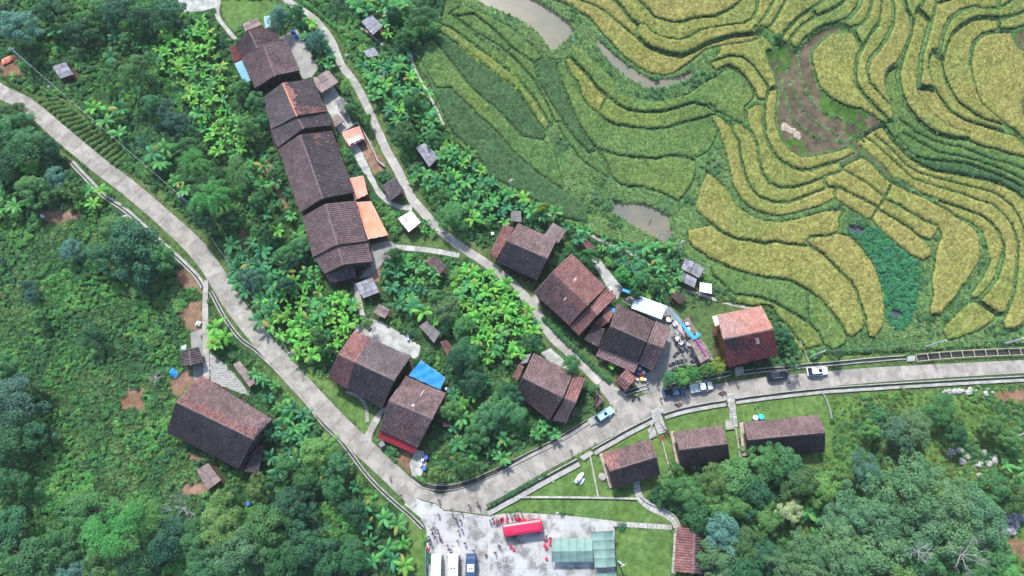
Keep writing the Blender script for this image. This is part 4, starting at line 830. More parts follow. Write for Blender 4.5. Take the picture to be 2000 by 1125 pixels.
def mono(label, q, z, m='fibre', name="shed", kind='panel', pal='brown', nx_=3, ny_=2, posts=True, root=None, cat="shed", walls=None, zmid=None, label_group=None):
    """single-slope roof: q four photo corners, z their heights; covered with separate panels or with tiles"""
    P = [at(q[i][0], q[i][1], z[i]) for i in range(4)]; o = (P[0] + P[2]) / 2; o.z = 0
    if root is None: root = tag(empty(name, o), label, cat, label_group)
    else: o = root.location.copy()
    Q = [p - o for p in P]; zfill([(p.x, p.y) for p in P], HOUSE, world=True)
    if kind == 'tile': roof_slope(root, o, P, pal, seed=random.randint(0, 99))
    else:
        def pt(u, v): return Q[0].lerp(Q[1], u).lerp(Q[3].lerp(Q[2], u), v)
        mb = MB(); mb.quadslab([v - Vector((0, 0, .12)) for v in Q], .06); mb.build("roof_deck", M['timber'], root)
        for j in range(ny_):
            for i in range(nx_):
                a = .02; h = Vector((0, 0, random.uniform(0, .05) + .015 * ((i + j) % 2))); u0, u1 = (i + a) / nx_, (i + 1 + a * .6) / nx_ - .01; v0, v1 = (j + a) / ny_, (j + 1) / ny_ - .005
                s_ = random.uniform(-.02, .02); mb = MB(); mb.quadslab([pt(u0 + s_, v0) + h, pt(u1 + s_, v0) + h, pt(u1 + s_, v1) + h * 1.6, pt(u0 + s_, v1) + h * 1.6], .035)
                for r in range(1, 4):
                    uu = lerp(u0, u1, r / 4) + s_; mb.tube([pt(uu, v0) + h + Vector((0, 0, .01)), pt(uu, v1) + h * 1.6 + Vector((0, 0, .01))], .035, 4, cap=False)
                mb.build("roof_panel", M[m], root)
    if posts:
        cen = sum(Q, Vector()) / 4
        for v in Q:
            p = v.lerp(cen, .1); mb = MB(); mb.tube([(p.x, p.y, 0), (p.x, p.y, v.z - .15)], .08, 5); mb.build("post", M['timber'], root)
    if walls:
        cen = sum(Q, Vector()) / 4; fp = [v.lerp(cen, .12) + o for v in Q]
        a2 = sum(fp[i].x * fp[(i + 1) % 4].y - fp[(i + 1) % 4].x * fp[i].y for i in range(4))
        if a2 < 0: fp = fp[::-1]
        wall_box(root, o, fp, min(z) - .2, walls)
    return root, o, P
def extra_wall(root, o, pts, z0, z1, m, name="wall_panel"):
    mb = MB(); V = [at(*p, z0) - o for p in pts]; n = len(V)
    mb.add(V + [Vector((v.x, v.y, z1)) for v in V], [[i, i + 1, i + 1 + n, i + n] for i in range(n - 1)]); mb.build(name, M[m], root)
# --- the long row of five houses
gable("dark tiled house at the top end of the long row, half behind its neighbour", ((461,86),(487,62),(536,58)), ((478,122),(503,95),(549,84)), 3.4, 6.4, ('dark', 'dark'))
gable("brown tiled house second from the top of the long row, beside teal sheets", ((473,116),(515,87),(560,80)), ((500,173),(537,149),(585,139)), 3.8, 7.0, ('brown', 'brown'), wall='timber')
mono("small dark tiled lean-to roof left of the topmost row house", ((449,94),(462,88),(473,114),(457,122)), (3, 3, 2.6, 2.6), kind='tile', pal='brick', name="lean_to")
mono("teal metal sheet roof beside the second row house", ((457,124),(473,117),(490,158),(477,163)), (2.8, 3, 3, 2.6), 'tealsheet', name="lean_to", nx_=1, ny_=2)
r_, o_, _ = gable("grey and brown tiled house with a red-edged ridge in the upper row", ((513,193),(552,163),(611,156)), ((532,253),(580,227),(638,219)), 3.8, 7.0, ('grey', 'charcoal'), patch=(None, [(0.0, .98, -.2, .1, 'salmon'), (.85, 1.1, -.2, 1.2, 'red')]), rcap='orange')
gable(None, ((531,256),(582,230),(640,221)), ((545,288),(593,252),(647,246)), 3.3, 6.3, ('grey', 'charcoal'), root=r_)
mono("low dark tiled lean-to at the left side of the red-edged row house", ((526,237),(540,252),(552,288),(536,284)), (2.6, 2.8, 2.8, 2.5), kind='tile', pal='charcoal', name="lean_to")
gable("largest dark tiled house in the middle of the long row", ((545,292),(587,264),(648,257)), ((588,416),(631,388),(692,377)), 3.8, 7.2, ('brown', 'charcoal'), patch=(None, [(.02, .16, .3, 1.1, 'red')]))
r_, o_, _ = gable("brown tiled house at the lower end of the long row, beside the big orange tarpaulin", ((592,424),(636,399),(694,393)), ((613,503),(659,479),(717,472)), 3.8, 7.0, ('brown', 'brown'))
gable(None, ((615,504),(660,480),(718,474)), ((636,536),(670,518),(727,512)), 3.3, 6.3, ('brown', 'brown'), root=r_)
mono("dark low tiled lean-to under the lower gable of the row's last house", ((637,537),(690,517),(697,541),(645,553)), (3.2, 3.2, 2.4, 2.4), kind='tile', pal='charcoal', name="lean_to")
# --- lower left
gable("big isolated tiled house at lower left with one red-brown and one shade-darkened slope", ((393,735),(344,785),(328,843)), ((531,820),(497,858),(468,915)), 3.6, 7.6, ('brown', 'charcoal'), wall='greywall', patch=([(-.2, 1.1, -.2, .2, 'red'), (-.1, .12, 0, 1.2, 'red'), (.92, 1.2, -.2, .8, 'charcoal')], None))  # shade of the lower slope is put into its charcoal palette
gable("small black tiled hut beside the narrow footpath at left", ((354,686),(369,682),(388,678)), ((358,716),(373,714),(397,709)), 2.2, 3.0, ('charcoal', 'charcoal'), name="tiled_hut", cat="hut", cw=.5, open_=False)
mono("low dark tiled lean-to at the right gable of the big lower left house", ((500,872),(518,868),(505,925),(478,920)), (2.8, 2.4, 2.4, 2.8), kind='tile', pal='charcoal', name="lean_to")
mono("small rust-brown plank-roofed shed in the grass at lower left", ((383,918),(406,904),(432,938),(405,958)), (2.3, 2.4, 2.2, 2.0), 'plank', nx_=2, ny_=3, name="shed")
mono("narrow purple-brown roofed hut beside the rubble slope", ((455,712),(468,705),(502,745),(487,757)), (2.3, 2.3, 2.2, 2.2), 'plank', nx_=1, ny_=4, name="shed")
mono("dark plank shelter in shade beside the big lower left house", ((488,908),(512,905),(508,935),(486,938)), (2, 2, 1.8, 1.8), 'timber', nx_=2, ny_=2, name="shed") if False else None
# --- centre
r_, o_, _ = gable("large tiled house in the centre with a raised reddish left end beside the yard", ((719,660),(693,707),(675,757)), ((803,697),(771,743),(748,797)), 3.8, 7.4, ('grey', 'charcoal'), patch=([(.05, 1, .2, .9, 'grey')], None))
gable(None, ((692,648),(661,692),(641,738)), ((723,661),(696,708),(678,758)), 3.9, 7.5, ('red', 'red'), root=r_)
r_, o_, g_ = gable("tiled house with a red metal awning near the road bend", ((792,736),(760,782),(741,838)), ((871,770),(845,818),(817,873)), 3.6, 7.0, ('brown', 'brown'), sky=[(.47, .13, 0, .05, .08), (.50, .58, 0, .05, .22)], patch=(None, [(.4, .6, .2, 1.1, 'red')]))
mb = MB(); q = [at(740, 838, 3.1) - o_, at(816, 874, 3.1) - o_, at(808, 886, 2.2) - o_, at(739, 856, 2.2) - o_]
for k in range(10):
    a, b, c, d = q[0].lerp(q[1], k / 10), q[0].lerp(q[1], (k + .96) / 10), q[3].lerp(q[2], (k + .96) / 10), q[3].lerp(q[2], k / 10); h = Vector((0, 0, .04 * (k % 2))); mb.quadslab([a + h, b + h, c + h, d + h], .03)
mb.build("awning", M['redsheet'], r_)
r_, o_, _ = gable("brown tiled house with two lower right wings beside the banana patch above the road bend", ((1042,691),(1021,737),(1006,767)), ((1119,730),(1100,776),(1074,819)), 3.4, 6.6, ('brown', 'dark'))
gable(None, ((1121,731),(1103,777),(1080,820)), ((1143,742),(1125,786),(1106,825)), 3.0, 6.0, ('red', 'brown'), root=r_)
mono("small red tiled lean-to left of the brown house above the road bend", ((1014,712),(1024,716),(1012,742),(1001,736)), (2.6, 2.8, 2.8, 2.4), kind='tile', pal='red', name="lean_to")
mono("dark cloth-covered lean-to behind the brown house above the road bend", ((1022,694),(1038,690),(1030,708),(1016,712)), (2.3, 2.5, 2.5, 2.2), 'fibre', nx_=2, ny_=1, name="lean_to")
gable("small red tiled hut overgrown at the lane corner", ((1160,761),(1166,768),(1172,774)), ((1174,776),(1178,783),(1160,801)), 2.0, 2.8, ('red', 'brown'), name="tiled_hut", cat="hut", cw=.5, open_=False)
# --- right of the lane
r_, o_, _ = gable("tiled house with a pink lean-to on its left, right of the lane", ((1012,438),(990,470),(972,511)), ((1087,470),(1070,505),(1050,547)), 3.6, 6.8, ('brown', 'charcoal'))
mono(None, ((1004,446),(986,439),(956,496),(972,504)), (3.6, 2.6, 2.6, 3.4), kind='tile', pal='red', root=r_)
mono("weathered plank shed behind the pink-sided tiled house", ((1080,434),(1106,450),(1090,475),(1063,459)), (3, 2.8, 2.6, 2.8), 'plank', nx_=4, ny_=1, name="shed")
mono("small grey shed above the pink-sided tiled house", ((998,411),(1018,412),(1018,434),(997,432)), (2.2, 2.2, 2, 2), 'thatch', nx_=2, ny_=2, name="shed")
r_, o_, _ = gable("largest red tiled house beside the lane", ((1115,497),(1080,530),(1043,572)), ((1183,562),(1149,596),(1113,635)), 3.8, 7.6, ('red', 'red'), sky=[(.42, .3, 0, .05, .14), (.55, .35, 1, .05, .14)], patch=(None, [(0, .45, .1, 1.1, 'brown'), (.5, 1, .3, .8, 'brown')]))
gable(None, ((1186,563),(1151,598),(1114,637)), ((1203,580),(1168,615),(1132,655)), 3.1, 6.2, ('red', 'red'), root=r_)
gable(None, ((1184,598),(1176,616),(1160,631)), ((1198,612),(1189,629),(1173,641)), 2.6, 4.2, ('red', 'red'), root=r_, open_=False)
r_, o_, _ = gable("black tiled house with a reddish wing beside the busy courtyard", ((1205,595),(1192,636),(1169,677)), ((1278,630),(1263,667),(1245,708)), 3.7, 7.3, ('dark', 'charcoal'))
gable(None, ((1280,629),(1265,668),(1247,709)), ((1309,642),(1297,679),(1275,724)), 3.4, 7.0, ('brown', 'brown'), root=r_)
mono("dark tiled low roof between the red house and the black house", ((1158,636),(1183,643),(1168,678),(1141,663)), (2.7, 2.9, 2.9, 2.5), kind='tile', pal='charcoal', name="lean_to")
mono("pink and grey tiled lean-to along the black house by the lane", ((1171,680),(1248,709),(1239,728),(1164,694)), (3.1, 3.1, 2.3, 2.3), kind='tile', pal='pink', name="lean_to")
gable("small red tiled hut at the lane mouth beside the junction", ((1243,740),(1232,751),(1223,763)), ((1222,722),(1212,733),(1202,746)), 2.6, 3.4, ('red', 'red'), name="tiled_hut", cat="hut", cw=.55, open_=False)
r_, o_, _ = gable("square red-roofed house with orange timber side wall above the road", ((1400,617),(1412,663),(1422,716)), ((1487,599),(1510,643),(1519,692)), 4.4, 7.8, ('salmon', 'crimson'), wall='orangewall', cw=.3, patch=([(-.1, .45, -.1, .5, 'pink'), (-.1, .3, .3, 1.2, 'pink')], [(-.1, .35, -.1, .35, 'dark')]), sky=[(.62, .2, 1, .07, .24)])
mb = MB(); mb.quadslab([at(1391, 618, 4.5) - o_, at(1399, 616, 4.6) - o_, at(1408, 633, 5.9) - o_, at(1397, 637, 5.2) - o_], .04); mb.build("corner_sheet", M['whitesheet'], r_)
# --- three lawn houses and one by the tents; darker palettes paint the lower slopes' shade
gable("leftmost of the three tiled lawn houses below the road", ((1177,887),(1190,920),(1196,953)), ((1271,859),(1282,892),(1289,926)), 3.0, 5.8, ('red', 'dark'), cw=.34, patch=([(.25, 1.1, -.1, 1.2, 'brown')], None))
gable("middle one of the three tiled lawn houses below the road", ((1315,846),(1327,878),(1328,914)), ((1410,832),(1421,866),(1425,898)), 3.0, 5.8, ('brown', 'dark'), cw=.34)
gable("longest and rightmost of the tiled lawn houses below the road", ((1452,827),(1460,859),(1460,885)), ((1598,812),(1611,844),(1610,881)), 3.0, 5.8, ('brown', 'charcoal'), cw=.34)
gable("narrow red-brown tiled house beside the lower lawn and the green tents", ((1324,1029),(1356,1032),(1383,1036)), ((1318,1117),(1354,1120),(1383,1122)), 3.0, 5.2, ('red', 'brown'), cw=.5)
# --- small sheds
mono("small grey shed with dark square panels in the upper left undergrowth", ((102,130),(128,121),(144,145),(118,154)), (2.3, 2.3, 2.1, 2.1), 'fibre', nx_=3, ny_=3)
mono("grey panel-roofed shed beside the row's end and the pale path", ((694,554),(727,542),(741,571),(709,583)), (2.5, 2.6, 2.4, 2.3), 'fibre', nx_=3, ny_=4)
mono("pale whitish shed at the fork of the lane", ((777,426),(803,411),(823,434),(798,454)), (2.7, 2.7, 2.6, 2.6), 'whitesheet', nx_=3, ny_=2)
mono("dark tiled shed right beside the lane fork", ((745,364),(772,347),(790,372),(763,392)), (2.6, 2.6, 2.5, 2.5), kind='tile', pal='grey')
mono("weathered plank-roofed shed near the top, right of the lane", ((705,42),(726,29),(748,51),(728,69)), (2.6, 2.7, 2.5, 2.5), 'fibre', nx_=1, ny_=7)
mono("small bluish shed among the banana plants right of the lane", ((709,99),(730,92),(742,108),(718,112)), (2.3, 2.3, 2.2, 2.2), 'fibre', nx_=2, ny_=1)
mono("grey thatched hut among the banana plants right of the lane", ((738,135),(750,130),(757,148),(742,155)), (2.2, 2.2, 2.0, 2.0), 'thatch', nx_=2, ny_=2)
mono("long shed with one bluish white half among the banana plants", ((812,288),(829,279),(858,306),(838,327)), (2.4, 2.5, 2.4, 2.3), 'fibre', nx_=2, ny_=3)
mb = None
mono("pinkish plank roof beside the lane below the wet yard", ((607,158),(640,135),(662,160),(628,182)), (2.6, 2.6, 2.5, 2.5), 'plank', nx_=3, ny_=2)
mono("ragged thatched shelter beside the upper lane", ((655,197),(668,190),(692,214),(672,222)), (2.4, 2.4, 2.2, 2.2), 'thatch', nx_=2, ny_=3)
mono("tiny brown roof beside the ragged thatched shelter", ((648,232),(660,222),(672,236),(655,248)), (2, 2, 1.8, 1.8), 'plank', nx_=2, ny_=2)
mono("small grey thatched hut beside the lower row house", ((744,497),(760,492),(765,503),(746,514)), (2.2, 2.2, 2.0, 2.0), 'thatch', nx_=2, ny_=2)
mono("brown roof with a white rim beside the short concrete path", ((829,510),(847,500),(872,521),(858,537)), (2.5, 2.5, 2.4, 2.4), kind='tile', pal='brown')
mono("brown shed overgrown by creepers in the central grove", ((728,610),(740,594),(762,605),(752,622)), (2.3, 2.3, 2.1, 2.1), 'plank', nx_=4, ny_=1)
mono("grey thatched hut in the middle of the central grove", ((818,637),(834,626),(860,650),(848,670)), (2.6, 2.6, 2.4, 2.4), 'thatch', nx_=3, ny_=3)
mono("small red-brown tiled roof beside the grey thatched hut", ((860,668),(872,664),(888,683),(876,702)), (2.3, 2.3, 2.1, 2.1), kind='tile', pal='red')
mono("upper and larger of the two adjoining grey panel sheds by the rice", ((1338,503),(1376,523),(1365,543),(1330,525)), (2.7, 2.7, 2.4, 2.4), 'fibre', nx_=4, ny_=2)
mono("lower of the two adjoining grey panel sheds by the rice", ((1329,529),(1361,545),(1356,562),(1324,546)), (2.5, 2.5, 2.2, 2.2), 'fibre', nx_=3, ny_=2)
mono("pale square shed below the two grey panel sheds", ((1367,551),(1390,554),(1390,574),(1366,570)), (2.4, 2.4, 2.3, 2.3), 'whitesheet', nx_=3, ny_=1)
mono("small dark shed at the end of the courtyard path", ((1309,578),(1322,567),(1342,582),(1328,594)), (2.4, 2.4, 2.2, 2.2), 'timber', nx_=3, ny_=1)
mono("little orange tiled roof left of the pond banana plants", ((1133,474),(1145,467),(1163,483),(1150,490)), (1.9, 1.9, 1.8, 1.8), kind='tile', pal='red')
mono("dark tin shed in the shade right of the red-awning house", ((862,822),(880,818),(884,832),(866,834)), (2.1, 2.1, 2, 2), 'timber', nx_=2, ny_=1)
mono("little grey shelter on the verge below the red-awning house", ((738,866),(747,861),(753,869),(744,874)), (1.9, 1.9, 1.8, 1.8), 'fibre', nx_=1, ny_=1)
mono("pale brown shelter roof at the head of the upper row", ((474,46),(500,35),(512,48),(478,62)), (2.4, 2.5, 2.4, 2.2), 'plank', nx_=2, ny_=2)
mono("pale teal sheet roof beside the blue-green tree at the top", ((515,32),(527,30),(530,52),(518,56)), (2.4, 2.4, 2.2, 2.2), 'tealsheet', nx_=1, ny_=2)
mono("low dark roof beside the wet upper yard", ((600,300),(601,301),(602,302),(600,303)), (1, 1, 1, 1)) if False else None
mono("long plank stage roof at the right side of the busy courtyard", ((1345,665),(1363,655),(1394,694),(1368,710)), (2.6, 2.5, 2.5, 2.6), 'plank', nx_=3, ny_=3, name="plank_stage")
mono("brown platform roof between the tables and the plank stage", ((1330,628),(1344,618),(1360,648),(1342,662)), (.9, .9, .9, .9), 'plank', nx_=2, ny_=2, name="plank_stage")
# ================================================================ tents, tarpaulins, awnings
def cloth(label, q, z, m, name="tarpaulin", sag=.12, n=10, poles=True, wr=.06, fr=True, cat="tarpaulin", root=None, mid=None):
    P = [at(q[i][0], q[i][1], z[i]) for i in range(4)]; o = (P[0] + P[2]) / 2; o.z = 0
    if root is None: root = tag(empty(name, o), label, cat)
    else: o = root.location.copy()
    Q = [p - o for p in P]; V = []; F = []
    for j in range(n + 1):
        for i in range(n + 1):
            u, v = i / n, j / n; p = Q[0].lerp(Q[1], u).lerp(Q[3].lerp(Q[2], u), v)
            e = 4 * u * (1 - u) * .5 + 4 * v * (1 - v) * .5; dz = -sag * e + wr * (math.sin(u * 17 + v * 5) * .5 + float(vn(np.array([p.x + o.x]), np.array([p.y + o.y]), .9, 4)[0]) - .5)
            jx = (float(vn(np.array([u * 9.]), np.array([v * 9.]), 1, 8)[0]) - .5) * .12 if (i in (0, n) or j in (0, n)) else 0
            V.append(p + Vector((jx, jx, dz)))
    for j in range(n):
        for i in range(n): a = j * (n + 1) + i; F.append([a, a + 1, a + n + 2, a + n + 1])
    V2 = [v - Vector((0, 0, .02)) for v in V]; nv = len(V); me = meshdata("cloth", V + V2, F + [[x + nv for x in f[::-1]] for f in F], M[m], smooth=True); link("cloth", me, root)
    zfill([(p.x, p.y) for p in P], HOUSE, world=True)
    if poles:
        for v in Q:
            p = v.lerp(sum(Q, Vector()) / 4, .04); mb = MB(); mb.tube([(p.x, p.y, 0), (p.x, p.y, v.z - .05)], .04, 5); mb.build("pole", M['metal'], root)
    if fr:
        for k in range(4):
            mb = MB(); mb.tube([Q[k] - Vector((0, 0, .09)), Q[(k + 1) % 4] - Vector((0, 0, .09))], .035, 4); mb.build("rail", M['metal'], root)
    return root, o
cloth("big orange tarpaulin awning on the last house of the long row", ((695,395),(724,393),(758,459),(719,467)), (2.9, 2.5, 2.5, 2.9), 'orange', name="tarpaulin_awning", wr=.12)
cloth("smaller salmon tarpaulin awning above the big orange one", ((683,348),(709,343),(718,379),(692,391)), (2.8, 2.4, 2.4, 2.8), 'salmon', name="tarpaulin_awning", wr=.1)
cloth("square salmon tarpaulin shelter inside the walled garden", ((668,258),(701,246),(712,271),(682,285)), (2.3, 2.4, 2.2, 2.1), 'salmon', name="tarpaulin_shelter", wr=.08)
cloth("crumpled light blue sheet lying on the square salmon tarpaulin", ((680,272),(704,263),(707,270),(684,281)), (2.5, 2.55, 2.5, 2.4), 'white_tarp', name="plastic_sheet", poles=False, fr=False, wr=.2)
cloth("wrinkled blue tarpaulin awning beside the central yard", ((822,704),(869,737),(860,761),(798,733)), (2.5, 2.4, 2.8, 3.0), 'blue', name="tarpaulin_awning", wr=.22, n=18, sag=.0)
# white party canopy: a gabled cloth
r_, o_ = cloth("long white gabled canopy between the red house and the courtyard", ((1237,588),(1297,610),(1303,598),(1242,575)), (3.2, 3.2, 2.6, 2.6), 'white_tarp', name="white_canopy", cat="canopy", sag=.02, wr=.05)
cloth(None, ((1237,588),(1297,610),(1292,624),(1233,602)), (3.2, 3.2, 2.6, 2.6), 'white_tarp', root=r_, sag=.02, wr=.05)
# narrow blue strip awnings
cloth("long narrow bright blue awning strip running from the canopy to the plank stage", ((1303,600),(1306,603),(1360,660),(1354,664)), (2.7, 2.7, 3.0, 3.0), 'cyan', name="awning_strip", sag=0, wr=.02, n=8)
cloth("short bright blue awning strip across the end of the long one", ((1357,657),(1366,650),(1369,655),(1358,664)), (3.05, 3.05, 3.05, 3.05), 'cyan', name="awning_strip", sag=0, wr=.02, n=5)
cloth("bright blue awning strip at the left end of the white canopy", ((1217,563),(1242,573),(1241,579),(1216,568)), (2.5, 2.6, 2.6, 2.5), 'cyan', name="awning_strip", sag=0, wr=.02, n=6)
cloth("small blue awning between the red house and the black house", ((1187,599),(1202,603),(1199,612),(1193,609)), (2.3, 2.3, 2.3, 2.3), 'cyan', name="awning_strip", sag=0, wr=.04, n=5)
# string of red and purple lanterns over the stage
def army_tent(label, A0, R0, B0, A1, R1, B1, zr, ze, n):
    a0, r0, b0, a1, r1, b1 = at(*A0, ze), at(*R0, zr), at(*B0, ze), at(*A1, ze), at(*R1, zr), at(*B1, ze); o = (a0 + b1) / 2; o.z = 0; root = tag(empty("canvas_tent", o), label, "tent")
    zfill([(v.x, v.y) for v in (a0, b0, b1, a1)], HOUSE, world=True)
    for e0, e1 in ((a0, a1), (b0, b1)):
        for k in range(n):
            V = []; F = []; m_ = 6
            for j in range(m_ + 1):
                for i in range(m_ + 1):
                    u = (k + i / m_) / n; v = j / m_; p = r0.lerp(r1, u).lerp(e0.lerp(e1, u), v) - o
                    p.z -= .26 * math.sin(math.pi * i / m_) * (.35 + .65 * v) * (1 - .2 * v) + .04 * math.sin(j * 1.7 + k); V.append(p)
            for j in range(m_):
                for i in range(m_): a = j * (m_ + 1) + i; F.append([a, a + 1, a + m_ + 2, a + m_ + 1])
            link("canvas_panel", meshdata("canvas_panel", V, F, M['green_tarp'], smooth=True), root)
    for k in range(n + 1):
        u = k / n; mb = MB(); R = r0.lerp(r1, u) - o
        for e0, e1 in ((a0, a1), (b0, b1)):
            E = e0.lerp(e1, u) - o; mb.tube([R + Vector((0, 0, .02)), E + Vector((0, 0, .02))], .05, 5); mb.tube([E, (E.x, E.y, 0)], .04, 5)
        mb.build("frame_hoop", M['green_tarp'], root)
army_tent("wide green canvas tent with one pale and one dark slope on the plaza", (1078,1051), (1078,1077), (1078,1098), (1157,1051), (1157,1076), (1158,1098), 3.4, 2.4, 5)
army_tent("taller green canvas tent standing crosswise beside the lower lawn", (1155,1039), (1179,1038), (1198,1037), (1162,1108), (1183,1108), (1203,1106), 3.5, 2.5, 4)
army_tent("third green canvas tent cut by the bottom edge of the picture", (1164,1120), (1184,1120), (1204,1119), (1166,1160), (1186,1160), (1206,1160), 2.9, 2.1, 3)

# ================================================================ vehicles
def car(label, px, py, head, kind, color, dims=(4.6, 1.85, 1.7), name="parked_car", cat="car"):
    L, Wd, H = dims; p = at(px, py, 0.9); root = tag(empty(name, (p.x, p.y, .075), head), label, cat); h = L / 2
    def loft(secs, m, nm, parent=root, mats=None):
        # secs: x, z0, z1, half width bottom, half width top
        V = []; F = []
        for x, z0, z1, wb, wt in secs:
            b = .07; V += [(x, -wb, z0), (x, -wt - .02, z1 - b), (x, -wt + b, z1), (x, wt - b, z1), (x, wt + .02, z1 - b), (x, wb, z0)]
        for i in range(len(secs) - 1):
            for k in range(6): a = i * 6 + k; c = i * 6 + (k + 1) % 6; F.append([a, c, c + 6, a + 6])
        F += [list(range(6))[::-1], [len(V) - 6 + k for k in range(6)]]
        o = link(nm, meshdata(nm, V, F, M[m], smooth=False), parent); o.color = (*color, 1); return o
    w = Wd / 2; g = .28
    if kind == 'bus':
        loft([(-h, g, H - .25, w * .96, w * .9), (-h + .15, g, H - .04, w, w * .94), (-h + 1, g, H, w, w * .95), (h - .9, g, H, w, w * .95), (h - .35, g, H - .1, w, w * .93), (h - .02, g, H - .75, w * .98, w * .9), (h, g, 1.0, w * .95, w * .9)], 'vehicle', "body")
    elif kind == 'pickup':
        loft([(-h, .4, .95, w * .95, w * .95), (-h + .1, .3, 1.0, w, w), (0.1, g, 1.02, w, w), (h - .9, g, 1.0, w, w * .96), (h - .15, g, .85, w * .95, w * .85), (h, .35, .7, w * .85, w * .75)], 'vehicle', "body")
        loft([(-.55, 1.0, 1.55, w * .93, w * .8), (-.45, 1.0, H - .03, w * .95, w * .8), (.7, 1.0, H - .03, w * .95, w * .78), (1.35, 1.0, 1.08, w * .93, w * .88)], 'dkglass', "cabin_glass")
        mb = MB(); mb.box((.1, 0, H), (1.2, Wd * .76, .06)); r = mb.build("roof_panel", M['vehicle'], root); r.color = (*color, 1)
        mb = MB(); mb.box((-1.35, 0, 1.04), (1.5, Wd * .82, .03)); r = mb.build("cargo_bed", M['black' if color[0] < .4 else 'vehicle'], root); r.color = tuple(c * .85 for c in color) + (1,)
        for s in (-1, 1):
            mb = MB(); mb.box((-1.4, s * w * .9, 1.06), (1.6, .1, .08)); r = mb.build("bed_side", M['vehicle'], root); r.color = (*color, 1)
    else:
        loft([(-h, .4, .85, w * .88, w * .85), (-h + .18, .3, 1.0, w, w * .97), (-.2, g, 1.02, w, w), (h - 1.2, g, 1.0, w, w * .97), (h - .35, g, .88, w * .97, w * .86), (h, .35, .7, w * .78, w * .68)], 'vehicle', "body")
        loft([(-h + .12, .98, 1.1, w * .9, w * .8), (-h + .55, .98, H - .04, w * .95, w * .78), (h - 2.15, .98, H - .04, w * .95, w * .77), (h - 1.35, .98, 1.04, w * .92, w * .86)], 'dkglass', "cabin_glass")
        mb = MB(); mb.box((-.33, 0, H + .005), (L - 3.1 + .9, Wd * .74, .06), taper=.96); r = mb.build("roof_panel", M['vehicle'], root); r.color = (*color, 1)
        if kind == 'suv':
            for s in (-1, 1): mb = MB(); mb.tube([(-1.3, s * w * .68, H + .08), (.7, s * w * .68, H + .08)], .03, 4); mb.build("roof_rail", M['metal'], root)
            mb = MB(); mb.box((.25, 0, H + .04), (.7, .75, .02)); mb.build("sunroof", M['dkglass'], root)
    for sx in (-1, 1):
        for sy in (-1, 1):
            mb = MB(); wr = .36 if kind != 'bus' else .45; xx = sx * (h - (.95 if kind != 'bus' else 1.4)); mb.tube([(xx, sy * (w - .22), wr - .04), (xx, sy * (w + .01), wr - .04)], wr, 12); wh = mb.build("wheel", M['black'], root)
            mb = MB(); mb.tube([(xx, sy * (w + .01), wr - .04), (xx, sy * (w + .03), wr - .04)], wr * .6, 10); mb.build("rim", M['metal'], wh)
    for s in (-1, 1):
        mb = MB(); mb.box((h - .12, s * w * .68, .78 if kind != 'bus' else .9), (.2, .32, .14)); mb.build("headlight", M['lamp'], root)
        mb = MB(); mb.box((h - 1.5 if kind != 'bus' else h - .1, s * (w + .12), 1.08 if kind != 'bus' else 1.9), (.12, .2, .14)); r = mb.build("wing_mirror", M['vehicle'], root); r.color = (*color, 1)
    if kind == 'bus':
        mb = MB(); mb.quadslab([(h - .33, -w * .85, H - .14), (h - .33, w * .85, H - .14), (h + .01, w * .82, 1.25), (h + .01, -w * .82, 1.25)], .03); mb.build("windscreen", M['dkglass'], root)
        for s in (-1, 1): mb = MB(); mb.box((-.2, s * (w + .005), H - .85), (L - 2, .03, .7)); mb.build("side_windows", M['dkglass'], root)
    return root
car("light blue hatch-backed car parked at the drain end on the road bend", 1180, 810, math.radians(33), 'suv', (.36, .62, .82), (4.6, 1.8, 1.7))
car("dark blue pickup truck at the courtyard entrance", 1317, 766, math.radians(9), 'pickup', (.03, .07, .17), (5.1, 1.85, 1.75), name="pickup_truck", cat="pickup")
car("pale mint white pickup truck on the road beside the bushes", 1370, 756, math.radians(10), 'pickup', (.62, .76, .74), (5.0, 1.85, 1.75), name="pickup_truck", cat="pickup")
car("black car under the small pale tree beside the road", 1519, 733, math.radians(7), 'suv', (.02, .022, .035), (4.7, 1.9, 1.7))
car("white car parked on the road at far right", 1597, 725, math.radians(4), 'suv', (.78, .84, .86), (4.6, 1.85, 1.65))
for px, colr, lab_ in ((853, (.62, .68, .74), "plain silver white minibus leftmost of the three at the bottom edge"), (886, (.78, .8, .82), "white minibus with a roof unit in the middle of the three at the bottom edge"), (920, (.03, .07, .16), "dark blue minibus with a white roof unit, rightmost of the three")):
    yb = 1119; r_ = car(lab_, px, yb, math.radians(90), 'bus', colr, (7.4, 2.05, 2.75), name="minibus", cat="minibus")
    if px != 853:
        mb = MB(); mb.box((1.1, 0, 2.83), (1.5, 1.45, .16), taper=.93); u_ = mb.build("roof_unit", M['white'], r_)
        for s in (-1, 1): mb = MB(); mb.tube([(1.1, s * .26, 2.9), (1.1, s * .26, 2.93)], .17, 10); mb.build("fan", M['black'], u_)
